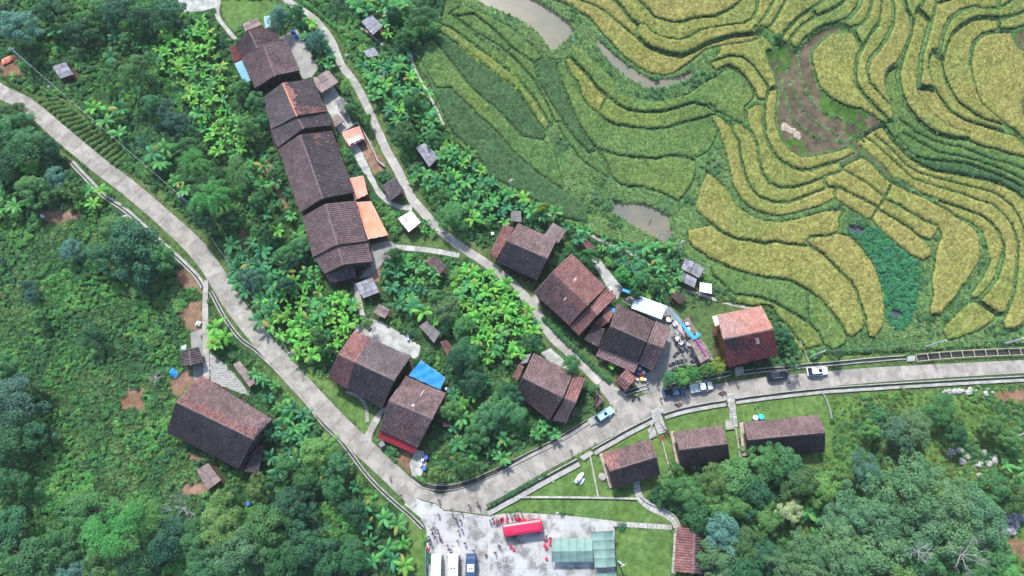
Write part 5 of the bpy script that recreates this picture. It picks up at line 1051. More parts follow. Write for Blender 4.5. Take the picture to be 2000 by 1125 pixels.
# long red coach-shaped body
p = at(1021, 1031, 2.4); r_ = tag(empty("red_bus", (p.x, p.y, .05), math.radians(8)), "long pink-red bus on the plaza beside the row of red stools", "bus")
RC_ = (.5, .015, .06); L, w, H = 8.0, 1.2, 2.9
V = []; F = []; prof = [(-w, .35), (-w, 2.2), (-w * .94, H - .12), (-w * .6, H), (0, H + .05), (w * .6, H), (w * .94, H - .12), (w, 2.2), (w, .35)]
for x, k in ((-L / 2, .96), (-L / 2 + .15, 1), (L / 2 - .25, 1), (L / 2, .93)): V += [(x, y * k, .35 + (z - .35) * (k if k < 1 else 1)) for y, z in prof]
for i in range(3):
    for k in range(9): a = i * 9 + k; c = i * 9 + (k + 1) % 9; F.append([a, c, c + 9, a + 9])
F += [list(range(9))[::-1], [27 + k for k in range(9)]]; b_ = link("body", meshdata("body", V, F, M['vehicle']), r_); b_.color = (*RC_, 1)
mb = MB(); mb.box((.5, -.1, H + .06), (5.2, 1.2, .05)); b_ = mb.build("roof_panel", M['vehicle'], r_); b_.color = (.58, .02, .085, 1)
for s in (-1, 1):
    mb = MB(); mb.box((0, s * (w + .01), 1.9), (6.8, .04, .75)); mb.build("side_windows", M['dkglass'], r_)
    for sx in (-1, 1): mb = MB(); mb.tube([(sx * 2.6, s * (w - .2), .42), (sx * 2.6, s * (w + .02), .42)], .42, 12); mb.build("wheel", M['black'], r_)
mb = MB(); mb.box((-L / 2 - .03, 0, 1.9), (.06, 2.0, 1.1)); mb.build("windscreen", M['dkglass'], r_); mb = MB(); mb.tube([(-L / 2 - .1, -1.35, 2.3), (-L / 2 - .35, -1.35, 2.6), (-L / 2 - .35, 1.35, 2.6), (-L / 2 - .1, 1.35, 2.3)], .04, 5); mb.build("mirror_bar", M['metal'], r_)
# ================================================================ people
def skin_mesh(name, joints, edges, lv=1):
    me = bpy.data.meshes.new("t"); me.from_pydata([j[:3] for j in joints], edges, []); ob = bpy.data.objects.new("t", me); COL.objects.link(ob)
    md = ob.modifiers.new("s", 'SKIN'); md.use_smooth_shade = True; sd_ = me.skin_vertices[0].data
    for i, j in enumerate(joints): sd_[i].radius = (j[3], j[4] if len(j) > 4 else j[3])
    sd_[0].use_root = True
    if lv: ss = ob.modifiers.new("b", 'SUBSURF'); ss.levels = lv; ss.render_levels = lv
    dg = bpy.context.evaluated_depsgraph_get(); dg.update(); out = bpy.data.meshes.new_from_object(ob.evaluated_get(dg)); out.name = name
    bpy.data.objects.remove(ob); return out
def person_proto(pose):
    sit = pose == 'sit'; st_ = .28 if pose == 'walk' else .07; hz = .52 if sit else .95
    J = [(0, 0, hz, .15, .12), (0, 0, hz + .2, .14, .11), (0, .0, hz + .42, .18, .12), (0, 0, hz + .52, .07, .07), (0, .02, hz + .62, .075, .085), (0, .02, hz + .74, .085, .1), (0, .01, hz + .8, .05, .06)]
    E = [(0, 1), (1, 2), (2, 3), (3, 4), (4, 5), (5, 6)]
    for s in (-1, 1):
        b = len(J); f = s * st_
        if sit: J += [(s * .1, .03, hz - .02, .09), (s * .12, .42, hz, .07), (s * .12, .45, .1, .045), (s * .12, .58, .05, .04)]
        else: J += [(s * .1, 0, hz - .1, .09), (s * .11, f * .6 + .03, .5, .065), (s * .11, f, .09, .042), (s * .12, f + .15, .04, .04)]
        E += [(0, b), (b, b + 1), (b + 1, b + 2), (b + 2, b + 3)]
        b = len(J); sh = hz + .44; a = -f if not sit else .2
        J += [(s * .2, 0, sh, .06), (s * .26, a * .4 + (-.02), sh - .27, .045), (s * .25, a * .8 + .1, sh - .48, .034), (s * .25, a * .8 + .15, sh - .55, .03)]; E += [(2, b), (b, b + 1), (b + 1, b + 2), (b + 2, b + 3)]
        k = b + 3; hx, hy, hz2 = J[k][:3]
        for q in range(4):
            b2 = len(J); J += [(hx + s * (q - 1.5) * .018, hy + .04, hz2 - .035, .009), (hx + s * (q - 1.5) * .02, hy + .05 + .004 * q, hz2 - .075 + .008 * abs(q - 1), .008)]; E += [(k, b2), (b2, b2 + 1)]
        b2 = len(J); J += [(hx - s * .035, hy + .03, hz2 + .0, .01), (hx - s * .045, hy + .055, hz2 - .03, .009)]; E += [(k, b2), (b2, b2 + 1)]
    me = skin_mesh("person", J, E, 1); me.materials.clear()
    for m_ in ('cloth', 'trousers', 'skin'): me.materials.append(M[m_])
    for p_ in me.polygons:
        c = p_.center; mi = 0
        if c.z > hz + .5: mi = 2
        elif abs(c.x) > .22 and c.z < hz + .2: mi = 2
        elif c.z < hz - .02 or (sit and c.y > .15 and c.z < hz + .1): mi = 1
        p_.material_index = mi
    hb = MB(); cx, cz = 0, hz + .76; V = []; F = []
    for a in range(5):
        for b in range(10):
            th = a / 4 * 1.5; ph = 6.283 * b / 10; V.append((.105 * math.sin(th) * math.cos(ph), .0 + .12 * math.sin(th) * math.sin(ph), cz + .005 + .1 * math.cos(th)))
    for a in range(4):
        for b in range(10): F.append([a * 10 + b, a * 10 + (b + 1) % 10, (a + 1) * 10 + (b + 1) % 10, (a + 1) * 10 + b])
    hair = meshdata("hair", V, F, M['hair'], smooth=True); fc = MB()
    for s in (-1, 1): fc.box((s * .032, .112, hz + .69), (.022, .02, .014))
    fc.box((0, .125, hz + .66), (.022, .03, .04), taper=.6); fc.box((0, .11, hz + .615), (.05, .02, .012))
    for s in (-1, 1): fc.box((s * .09, .02, hz + .67), (.02, .04, .06))
    face = meshdata("face_features", fc.V, fc.F, M['skin'])
    return me, hair, face
PP = {k: person_proto(k) for k in ('stand', 'walk', 'sit')}
CN = {'black': (.02, .02, .025), 'white': (.7, .72, .75), 'red': (.65, .03, .06), 'blue': (.05, .12, .4), 'purple': (.22, .08, .5), 'teal': (.03, .5, .55), 'navy': (.02, .03, .09), 'grey': (.3, .3, .33), 'yellow': (.7, .5, .08), 'pink': (.75, .3, .35), 'green': (.03, .25, .12), 'brown': (.2, .12, .08)}
def person(px, py, col, pose='stand', hd=None, label=None, group=None, z=.07):
    p = at(px, py, z + .8); me, hair, face = PP[pose]; o = link("person", me, None, (p.x, p.y, z), (0, 0, random.uniform(0, 6.28) if hd is None else hd)); c = CN[col]
    o.color = (*[min(1, q * random.uniform(.85, 1.2)) for q in c], 1); h = link("hair", hair, o); f = link("face_features", face, o)
    act = {'stand': 'standing', 'walk': 'walking', 'sit': 'sitting'}[pose]
    tag(o, label or f"person in a {col} top {act} on the plaza", "person", group)
    return o
pl = [(857,977,'black','walk','near the junction beside the road bend'),(881,996,'black','walk','in the middle of the pale plaza entrance'),(883,1003,'white','stand',''),(902,1001,'black','walk','below the road mouth'),(916,987,'brown','walk','at the road mouth'),
 (932,982,'navy','walk','near the end of the long drain'),(936,988,'black','walk','close beside the drain corner'),(856,1005,'red','walk','beside the grey stain'),(890,1013,'black','stand',''),(899,1016,'navy','walk',''),(893,1020,'grey','stand',''),
 (847,1031,'black','walk','at the upper left plaza edge'),(854,1034,'green','stand',''),(842,1034,'black','stand',''),(845,1042,'navy','walk',''),(855,1041,'red','walk','left of the plaza centre'),(850,1048,'grey','stand',''),(895,1037,'red','walk','in the plaza centre'),(902,1034,'blue','stand','in the plaza centre beside a red-shirted one'),
 (861,1052,'red','sit','on the left plaza'),(893,1055,'white','walk',''),(908,1061,'black','walk','above the parked minibuses'),(873,1065,'red','stand','behind the white minibus'),(879,1073,'blue','stand','just behind the white minibus'),(880,1077,'white','stand',''),(925,1074,'white','walk','beside the dark blue minibus'),
 (837,1048,'black','stand',''),(839,1053,'purple','stand',''),(836,1056,'black','stand',''),(842,1062,'brown','stand',''),(967,1079,'navy','walk','left of the pile of branches'),(975,1066,'black','walk','in the plaza middle'),(948,1083,'red','sit','alone left of the pile of branches'),
 (1005,1050,'black','stand','just below the pink-red bus'),(1010,1047,'navy','stand','next to the bus in its shadow'),(1052,1043,'pink','sit','at the right end of the bus'),(1060,1042,'white','stand','at the right end of the bus'),(1067,1047,'black','stand','right of the bus'),
 (962,1013,'black','stand',''),(970,1015,'yellow','stand',''),(974,1017,'black','stand',''),(978,1013,'brown','stand',''),(957,1016,'grey','stand',''),(989,1005,'teal','stand','in a long teal coat beside the lawn edge'),(1005,1007,'black','stand',''),(1012,1006,'grey','stand',''),(998,1007,'grey','stand',''),(1019,1003,'brown','stand',''),
 (761,932,'white','walk','on the main road above the bend'),(783,968,'black','walk','on the main road at the bend')]
for x, y, c, ps, ex in pl:
    if ex: person(x, y, c, ps, label=f"person in a {c} top {ex}")
    else: person(x, y, c, ps, label=f"person in a {c} top in the crowd on the plaza", group="people gathered on the plaza")
for x, y, c, ex in ((1116,881,'black','on the road beside the lawn drain'),(1291,779,'black','in the road beside the dark blue pickup'),(1286,740,'navy','at the courtyard entrance nearest the huts'),(1285,753,'black','at the courtyard entrance nearest the road'),(1265,751,'brown','on the verge by the courtyard entrance'),
                  (1441,748,'pink','on the road between the mint pickup and the black car'),(1540,748,'black','on the road below the black car'),(1298,844,'white','at the foot of the wide stone steps'),(1303,841,'navy','leaning at the steps wall'),(1337,583,'red','on the roof edge of the small dark shed')):
    person(x, y, c, 'stand' if y < 760 else 'walk', label=f"person in a {c} top {ex}")
# guests at round tables in the courtyard
def round_table(px, py, label, z=.07, r=.62, c=(.75, .78, .8)):
    p = at(px, py, z + .75); root = tag(empty("round_table", (p.x, p.y, z)), label, "table"); mb = MB()
    mb.tube([(0, 0, .71), (0, 0, .75)], r, 18); t = mb.build("tabletop", M['plastic'], root); t.color = (*c, 1)
    for k in range(4): a = k * 1.571 + .78; mb = MB(); mb.tube([(.4 * math.cos(a), .4 * math.sin(a), 0), (.34 * math.cos(a), .34 * math.sin(a), .71)], .025, 5); mb.build("leg", M['metal'], root)
    mb = MB()
    for k in range(6): a = k * 1.05; mb.tube([(.36 * math.cos(a), .36 * math.sin(a), .755), (.36 * math.cos(a), .36 * math.sin(a), .79)], .09, 8)
    b_ = mb.build("dishes", M['plastic'], root); b_.color = (.5, .5, .52, 1); return root
tabs = [(1306,624,"round white table just below the right end of the white canopy"), (1324,661,"round white table in the crowd beside the blue strip"), (1330,668,"second round white table just below the crowded one"), (1233,582,"round white table left of the white canopy"), (1319,632,"small round table beside the blue strip"),
        (1345,642,"round table on the brown platform beside the blue strip"), (1337,647,"round table on the brown platform nearest the crowd"), (1342,632,"round table at the upper end of the brown platform"), (1347,671,"round table left of the plank stage"), (1360,691,"round table at the lower left edge of the plank stage")]
for x, y, l_ in tabs: round_table(x, y, l_, z=.07 if 'platform' not in l_ else 1.0, r=.6 if 'platform' not in l_ else .34)
gc = ['black', 'red', 'purple', 'teal', 'navy', 'white', 'grey', 'blue', 'brown', 'black']
ring = []
for (cx, cy, n) in ((1324, 661, 8), (1306, 624, 4), (1330, 669, 5), (1335, 680, 4), (1356, 686, 3), (1345, 668, 2)):
    for k in range(n):
        a = 6.283 * k / n + .3; ring.append((cx + 7 * math.cos(a), cy + 7 * math.sin(a), a))
for i, (x, y, a) in enumerate(ring):
    person(x, y, gc[i % 10], 'sit' if i % 3 else 'stand', hd=-a + math.pi / 2 + math.pi, label=f"guest in a {gc[i % 10]} top at the courtyard tables", group=f"guests in {gc[i % 10]} at the courtyard tables")
# ---------- motorcycles
def moto_proto():
    root = empty("motorcycle", (0, 0, 0))
    for x in (-.62, .62): mb = MB(); mb.tube([(x, -.05, .3), (x, .05, .3)], .3, 12); w_ = mb.build("wheel", M['black'], root); mb = MB(); mb.tube([(x, -.06, .3), (x, .06, .3)], .16, 8); mb.build("rim", M['metal'], w_)
    mb = MB(); mb.tube([(.62, 0, .3), (.42, 0, .85), (.36, 0, 1.0)], [.05, .07, .05], 6); mb.tube([(.42, 0, .8), (.1, 0, .5), (-.3, 0, .5), (-.62, 0, .32)], [.09, .13, .14, .05], 6); mb.tube([(.5, 0, .62), (.68, 0, .64)], [.1, .06], 6); b = mb.build("body", M['plastic'], root)
    mb = MB(); mb.box((-.28, 0, .76), (.75, .26, .1), taper=.85); mb.build("seat", M['black'], root)
    mb = MB(); mb.tube([(.28, -.34, 1.02), (.38, -.12, 1.0), (.38, .12, 1.0), (.28, .34, 1.02)], .025, 5); mb.build("handlebar", M['metal'], root)
    for s in (-1, 1): mb = MB(); mb.tube([(.36, s * .2, 1.02), (.34, s * .24, 1.18)], .015, 4); mb.tube([(.34, s * .24, 1.16), (.32, s * .24, 1.22)], .05, 6); mb.build("mirror", M['metal'], root)
    mb = MB(); mb.tube([(.5, 0, .86), (.58, 0, .84)], .09, 8); mb.build("headlight", M['lamp'], root); return root
mp_ = moto_proto(); first = True
mts = [(1320,690,.8,'navy',"left of the pair nearest the tables"),(1327,684,.6,'navy',"right of the pair nearest the tables"),(1336,681,.5,'blue',"beside the lowest guests"),(1313,709,.5,'navy',"leftmost of the middle row in the courtyard"),(1320,705,.5,'blue',"second in the middle row in the courtyard"),(1328,704,.6,'black',"third in the middle row in the courtyard"),
       (1336,703,.5,'blue',"last in the middle row in the courtyard"),(1318,719,.4,'black',"first of the row beside the hedge bushes"),(1327,716,.5,'black',"middle of the row beside the hedge bushes"),(1335,713,.5,'grey',"end of the row beside the hedge bushes"),(1246,775,2.2,'grey',"lying near the junction kerb"),(1238,776,1.0,'black',"parked at the junction kerb"),(1356,703,.3,'purple',"beside the plank stage corner")]
for x, y, a, c, l_ in mts:
    p = at(x, y, .6); o = mp_ if first else copies(mp_, p, a); first = False; o.location = (p.x, p.y, .07); o.rotation_euler = (0, 0, a); tag(o, f"{c} motorcycle {l_}", "motorcycle", "motorcycles parked around the courtyard")
    for ch in o.children:
        if ch.name.startswith("body"): ch.color = (*CN[c], 1)
for x, y, a, c, sc_, l_ in ((1326,788,.15,'red','yellow',"red motorcycle with a yellow-topped rider on the road"),(1412,766,.2,'navy','red',"dark motorcycle with a rider on the road beside the mint pickup"),):
    p = at(x, y, .6); o = copies(mp_, p, a); o.location = (p.x, p.y, .07); tag(o, l_, "motorcycle"); o['group'] = "motorcycles being ridden on the road"
    for ch in o.children:
        if ch.name.startswith("body"): ch.color = (*CN[c], 1)
    r_ = person(x, y, sc_, 'sit', hd=a - math.pi / 2, label=f"rider in a {sc_} top sitting on the {c} motorcycle on the road"); r_.location.z = .38; r_.location.x -= .25
# ---------- red stools and other small things
def stool_proto(name, top=.17, h=.45):
    root = empty(name, (0, 0, 0)); mb = MB(); mb.box((0, 0, h - .02), (top * 2, top * 2, .04), taper=.92); mb.build("seat", M['plastic'], root)
    for sx in (-1, 1):
        for sy in (-1, 1): mb = MB(); mb.tube([(sx * top * 1.05, sy * top * 1.05, 0), (sx * top * .75, sy * top * .75, h - .03)], .025, 4); mb.build("leg", M['plastic'], root)
    mb = MB(); mb.box((-top, 0, h + .2), (.03, top * 1.9, .38)); mb.build("backrest", M['plastic'], root)
    for ch in root.children: ch.color = (.78, .03, .09, 1)
    return root
st0 = stool_proto("plastic_chair", .21, .44); used = False
sp = [(1009 + i * 4.2 + (i % 2), 1012 + i * .85 + (i % 3) * 1.2, "row of red chairs above the pink-red bus") for i in range(10)] + [(1042 + i * 4, 1016 - .3 * i, "row of red chairs above the pink-red bus") for i in range(4)] + \
     [(980,1015,"cluster of red chairs left of the bus"),(981,1012,"cluster of red chairs left of the bus"),(979,1018,"cluster of red chairs left of the bus"),(969,1021,"loose red chairs left of the bus"),(990,1015,"loose red chairs left of the bus"),(1065,1055,"red chairs left of the wide tent"),(1064,1065,"red chairs left of the wide tent"),
      (1067,1070,"red chairs left of the wide tent"),(1075,1052,"red chairs left of the wide tent"),(1075,1058,"red chairs left of the wide tent"),(1075,1062,"red chairs left of the wide tent"),(998,1068,"two red chairs in the middle of the plaza"),(1003,1073,"two red chairs in the middle of the plaza"),(1067,1091,"single red chair below the others by the wide tent"),(835,1071,"single red chair beside the green fence"),(1294,856,"single red chair on the lawn at the foot of the wide steps")]
for x, y, g in sp:
    p = at(x, y, .4); o = st0 if not used else copies(st0, p, 0); used = True; o.location = (p.x, p.y, .06); o.rotation_euler = (0, 0, random.uniform(0, 6.28)); o.scale = (1.2, 1.2, 1.15)
    tag(o, ("red plastic chair in the " + g) if not g.startswith("single") else g.replace("red chair", "red plastic chair"), "chair"); o['group'] = g
# lanterns over the stage
for k in range(10):
    t = k / 9; x, y = 1359 + t * 19, 662 + t * 31; p = at(x, y, 3.0); mb = MB(); mb.tube([(0, 0, -.14), (0, 0, -.1), (0, 0, .1), (0, 0, .14)], [.08, .2, .2, .08], 8); o = mb.build("hanging_pennant", M['plastic'], loc=p); o.color = (.75, .03, .2, 1) if k % 2 else (.2, .06, .55, 1)
    tag(o, ("red" if k % 2 else "purple") + " pennant on the string over the plank stage", "pennant", ("red" if k % 2 else "purple") + " pennants strung over the plank stage")
# ---------- poles
def pole(base, top, label, m='pole', arm=True, h=7.5, r=.15):
    b = at(*base, 0); zt = h
    t = at(*top, zt); root = tag(empty("power_pole", (b.x, b.y, 0)), label, "pole"); mb = MB()
    mb.tube([(0, 0, 0), (0, 0, h)], [r * 1.5, r], 8); mb.build("shaft", M[m], root)
    if arm:
        mb = MB(); mb.box((0, 0, h - .5), (1.3, .1, .1), .5); mb.build("crossarm", M['metal'], root)
        for s in (-.55, 0, .55): mb = MB(); mb.tube([(s * math.cos(.5), s * math.sin(.5), h - .45), (s * math.cos(.5), s * math.sin(.5), h - .2)], .05, 6); mb.build("insulator", M['white'], root)
    return Vector((b.x, b.y, h - .3))
pp = {}
for k, b, t, m_, h_, l_ in (('a', (66,134), (25,95), 'bluepole', 8.5, "tall blue-grey power pole in the upper left corner"), ('b', (378,405), (359,384), 'bluepole', 7, "blue-grey power pole beside the main road above the bamboo"), ('c', (583,700), (563,685), 'bluepole', 7, "short blue-grey power pole beside the main road near the yard house"),
                            ('d', (1320,490), (1335,473), 'pole', 6.5, "white pole between the pond and the grey sheds"), ('e', (1583,697), (1613,688), 'pole', 7, "white pole beside the road right of the red-roofed house"), ('f', (1807,678), (1847,664), 'pole', 7.5, "white pole beside the road at far right"),
                            ('g', (1208,1097), (1227,1110), 'pole', 7, "white lamp pole on the lower lawn beside the green tents"), ('h', (998,372), (996,352), 'pole', 6, "thin pole at the edge of the dark green rice"), ('i', (760,46), (763,70), 'bluepole', 5, "thin blue pole among the banana plants near the top"), ('j', (1960,672), (1985,665), 'pole', 6, "pale pole at the right edge above the road")):
    pp[k] = pole(b, t, l_, m_, h=h_)
def cable(a, b, sag, label):
    mb = MB(); pts = [a.lerp(b, i / 12) - Vector((0, 0, sag * 4 * (i / 12) * (1 - i / 12))) for i in range(13)]; mb.tube(pts, .012, 4, cap=False); tag(mb.build("power_cable", M['metal']), label, "cable")
cable(pp['a'], pp['b'], 2.2, "power cable spanning from the upper left pole to the pole above the bamboo"); cable(pp['b'], pp['c'], 2.2, "power cable beside the main road between the two blue-grey poles"); cable(pp['e'], pp['f'], 1.2, "cable between the two white poles above the road at right"); cable(pp['f'], pp['j'], .8, "cable towards the pale pole at the right edge")
cable(pp['d'], at(1290, 585, 3), 1, "cable from the white pole down to the white canopy")
# railed channel at right
q = resample(spline(atn([(1787,700),(1850,694),(1920,690),(2000,687),(2080,684)]), 6), 2.55); n_ = normals(q); root = tag(empty("railed_channel", (q[0, 0], q[0, 1], 0)), "concrete channel with cross beams along the road at far right", "channel"); o_ = Vector((q[0, 0], q[0, 1], 0)); zband(q, 2, HARD, world=True)
for s in (-1, 1):
    for i in range(len(q) - 1):
        a = q[i] + n_[i] * .75 * s; b = q[i + 1] + n_[i + 1] * .75 * s; mb = MB(); mb.tube([(a[0] - o_.x, a[1] - o_.y, .6), (b[0] - o_.x, b[1] - o_.y, .6)], .1, 4); mb.build("side_rail", M['beige'], root)
V = []; F = []
for i in range(len(q)):
    for s in (-1, 1): V.append((q[i, 0] + n_[i, 0] * .7 * s - o_.x, q[i, 1] + n_[i, 1] * .7 * s - o_.y, .05))
    if i: F.append([2 * i - 2, 2 * i - 1, 2 * i + 1, 2 * i])
link("channel_bed", meshdata("channel_bed", V, F, M['drain']), root)
for i in range(len(q)):
    a = q[i] + n_[i] * .85; b = q[i] - n_[i] * .85; mb = MB(); mb.tube([(a[0] - o_.x, a[1] - o_.y, .62), (b[0] - o_.x, b[1] - o_.y, .62)], .1, 4); mb.build("cross_beam", M['beige'], root)
# rocks, sculpture, barrels, sheets, straw, branches
def rock(name, px, py, r, label, m='rock', cat="rock", z=0, sq=.7, group=None, seed=0, el=(1, 1)):
    p = at(px, py, z + r * .5); rg = np.random.default_rng(seed + int(px * 7 + py)); V = []; F = []; na, nb = 7, 10
    for a in range(na):
        for b in range(nb):
            th = math.pi * a / (na - 1); ph = 6.283 * b / nb; k = r * (1 + rg.uniform(-.22, .22)); V.append((k * math.sin(th) * math.cos(ph) * el[0], k * math.sin(th) * math.sin(ph) * el[1], k * math.cos(th) * sq + r * .25))
    for a in range(na - 1):
        for b in range(nb): F.append([a * nb + b, a * nb + (b + 1) % nb, (a + 1) * nb + (b + 1) % nb, (a + 1) * nb + b])
    o = link(name, meshdata(name, V, F, M[m]), None, (p.x, p.y, z)); o.rotation_euler = (0, 0, rg.uniform(0, 6.28) if el == (1, 1) else .9); tag(o, label, cat, group); return o
rock("white_boulder", 1131, 934, .95, "larger upright white stone on the triangular lawn", 'white', "stone", el=(1.5, .6), sq=1.2); rock("white_boulder", 1137, 941, .55, "smaller white stone leaning by the larger one on the lawn", 'white', "stone", el=(1.5, .6))
rock("grey_boulder", 1176, 931, .8, "square grey stone left of the leftmost lawn house", 'stone', "stone", sq=.4); rock("garden_stone", 1081, 941, .3, "small pinkish stone on the triangular lawn", 'beige', "stone")
rock("garden_stone", 1089, 1003, .35, "pale stone at the lawn edge above the plaza", 'stone', "stone")
for i in range(16): rock("limestone_rock", 1842 + i * 6.3 + random.uniform(-3, 3), 762 + random.uniform(-6, 6) + (4 if i > 9 else 0), random.uniform(.35, .75), "pale rock in the line of rocks beside the road at far right", 'stone', "rock", group="line of pale rocks beside the road at far right", seed=i)
for i in range(26):
    t = i / 25; rock("limestone_rock", 1850 + t * 95 + random.uniform(-9, 9), 880 + t * 40 + random.uniform(-22, 18) * (.4 + t), random.uniform(.3, .8), "rock of the outcrop on the right-hand slope", 'stone' if i % 3 else 'rock', "rock", group="rocks of the outcrop on the right-hand slope", seed=i)
for i in range(14): rock("limestone_rock", 1970 + random.uniform(-8, 28), 1010 + random.uniform(-14, 32), random.uniform(.6, 1.3), "dark jagged rock at the lower right edge", 'rock', "rock", group="dark jagged rocks at the lower right edge", sq=.9, seed=i)
p = at(1545, 252, 2.4); zz = float(FZ(np.array([p.x]), np.array([p.y]))[0]); 
for i, (x, y, r) in enumerate(((1533,246,1.0),(1541,252,.9),(1549,256,1.1),(1556,262,1.0),(1560,268,.8),(1530,252,.8))): rock("straw_heap", x, y, r, "pale heap of rice straw on the brown stubble field", 'straw', "straw", z=zz - .2, sq=.35, group="pale straw heaps on the brown stubble field", seed=i)
def barrel(px, py, colr, label, r=.35, h=.8, name="water_barrel", cat="barrel", z=.05):
    p = at(px, py, h); root = tag(empty(name, (p.x, p.y, z)), label, cat); mb = MB(); mb.tube([(0, 0, 0), (0, 0, h * .3), (0, 0, h * .7), (0, 0, h)], [r * .9, r, r, r * .92], 12); b = mb.build("drum", M['plastic'], root); b.color = (*colr, 1)
    mb = MB(); mb.tube([(0, 0, h), (0, 0, h + .05)], r * .7, 10); b = mb.build("lid", M['plastic'], root); b.color = tuple(min(1, c * 1.25 + .02) for c in colr) + (1,); return root
for x, y, c, l_, r in ((1250,720,'white',"white basin at the corner of the black house",.45),(1257,727,'white',"second white basin beside the black house",.45),(1251,731,'red',"red basin among the white ones beside the black house",.45),(1246,729,'blue',"blue basin beside the black house",.4),(1254,740,'yellow',"yellow basin below the others beside the black house",.5),(1260,741,'white',"white basin beside the yellow one",.35),(1245,741,'white',"small white basin above the yellow one",.3),(1253,718,'blue',"blue drum at the corner of the black house",.35),
                      (831,893,'blue',"blue drum right of the red-awning house",.6),(828,915,'blue',"lower blue drum right of the red-awning house",.5),(825,898,'white',"white drum right of the red-awning house",.35),(822,908,'white',"small white pot right of the red-awning house",.3),(877,761,'navy',"dark blue drum beside the blue tarpaulin",.6),(871,759,'white',"white pot beside the blue tarpaulin",.35),
                      (796,658,'blue',"small blue barrel on the central yard",.4),(797,662,'white',"small white pot on the central yard",.3),(620,563,'white',"white drum among the banana plants below the long row",.45),(962,456,'white',"white ring-shaped pot left of the pink-sided house",.4),(1002,695,'grey',"grey pot left of the brown house above the bend",.35),(1192,564,'white',"white satellite bowl at the red house",.55),(1476,816,'white',"white tank above the long lawn house",.6),(1487,814,'teal',"pale blue tank above the long lawn house",.65),
                      (484,984,'blue',"blue drum under the trees at lower left",.5),(300,1072,'white',"white drum under the trees at lower left",.45),(340,95,'white',"white pot among the upper banana plants",.35),(461,282,'white',"white pot at the end of the upper banana strip",.35),(1356,913,'grey',"grey ring behind the middle lawn house",.45),(1366,914,'green',"green tub behind the middle lawn house",.5)): barrel(x, y, CN[c], l_, r)
def sheet(px, py, w_, l_, m, label, z=.5, name="plastic_sheet"):
    p = at(px, py, z); V = []; F = []; n = 6
    for j in range(n + 1):
        for i in range(n + 1):
            x, y = (i / n - .5) * w_, (j / n - .5) * l_; k = 1 - .25 * random.random() * (i in (0, n)) ; V.append((x * k, y * k, .3 * float(vn(np.array([x * 3 + px]), np.array([y * 3 + py]), 1.5, 3)[0]) + .5 * (1 - (2 * i / n - 1) ** 2) * (1 - (2 * j / n - 1) ** 2)))
    for j in range(n):
        for i in range(n): a = j * (n + 1) + i; F.append([a, a + 1, a + n + 2, a + n + 1])
    o = link(name, meshdata(name, V, F, M[m]), None, (p.x, p.y, z - .3)); o.rotation_euler = (0, 0, random.uniform(0, 3)); tag(o, label, "sheet"); return o
sheet(339, 728, 1.6, 2.2, 'blue', "crumpled royal blue sheet left of the big lower left house"); sheet(358, 679, 1.4, 1.2, 'white_tarp', "pale blue bundle at the corner of the black tiled hut"); sheet(387, 632, 1.4, 1.2, 'whitesheet', "white bundle beside the narrow footpath"); sheet(12, 117, 3.0, 1.8, 'salmon', "red and blue covered heap at the left edge")
sheet(243, 423, 1.2, .8, 'whitesheet', "white sheet beside the main road drain"); sheet(82, 422, 1.2, .7, 'whitesheet', "white sheet on the bare earth patch at left"); sheet(572, 62, .9, 1.4, 'blue', "upper one of two blue cloths by the wet yard"); sheet(579, 71, .9, 1.4, 'blue', "lower one of two blue cloths by the wet yard")
sheet(1960, 1066, .6, .9, 'orange', "orange sack on the bare earth at lower right"); sheet(677, 108, .8, .8, 'whitesheet', "white sheet beside the upper lane"); sheet(95, 170, .9, .6, 'whitesheet', "white stone-like sheet beside the main road at left")
o = sheet(1120, 78, 1.0, 1.4, 'blue', "blue-clad scarecrow figure between pond and channel", z=1.3, name="scarecrow")
o = rock("garden_stone", 270, 369, .25, "small red bundle lying on the main road", 'orange', "bundle")
# rope barrier sign / small board on the corner
p = at(861, 945, 1); mb = MB(); mb.box((0, 0, 1.2), (.9, .08, .6), .1); mb.box((0, 0, .5), (.08, .08, 1.0)); tag(mb.build("sign_board", M['white'], loc=(p.x, p.y, 0)), "small white signboard standing at the road bend corner", "sign")
# left plaza edge: green awning and blue fence
r_ = tag(empty("blue_fence", at(833, 1100, 0)), "blue metal fence along the left edge of the plaza", "fence"); b0 = at(833, 1068, 0) - r_.location; b1 = at(834, 1150, 0) - r_.location
for k in range(8): a = b0.lerp(b1, k / 8); b = b0.lerp(b1, (k + .97) / 8); c = (a + b) / 2; mb = MB(); mb.box((c.x, c.y, .9), ((b - a).length, .06, 1.8), math.atan2((b - a).y, (b - a).x)); mb.build("panel", M['tealsheet'], r_)
cloth("dark green awning at the corner of the plaza beside the minibuses", ((834,1077),(841,1080),(842,1100),(835,1105)), (2.4, 2.4, 2.4, 2.4), 'f_dark', name="awning_strip", sag=0, n=5)
# pile of cut branches on the plaza
p = at(986, 1104, .3); root = tag(empty("branch_pile", (p.x, p.y, .05)), "pile of grey cut branches on the plaza", "branches")
for k in range(70):
    a = random.uniform(0, 6.28); d = random.uniform(0, 1) ** .6 * 1.7; l_ = random.uniform(.5, 1.6); b = random.uniform(0, 6.28); c = Vector((d * math.cos(a), d * math.sin(a), random.uniform(.05, .75) * (1 - d / 2.2)))
    mb = MB(); mb.tube([c - Vector((math.cos(b), math.sin(b), random.uniform(-.2, .2))) * l_ / 2, c + Vector((.1, .1, .08)), c + Vector((math.cos(b), math.sin(b), random.uniform(-.2, .3))) * l_ / 2], [.045, .03, .012], 4); mb.build("branch", M['deadwood'], root)
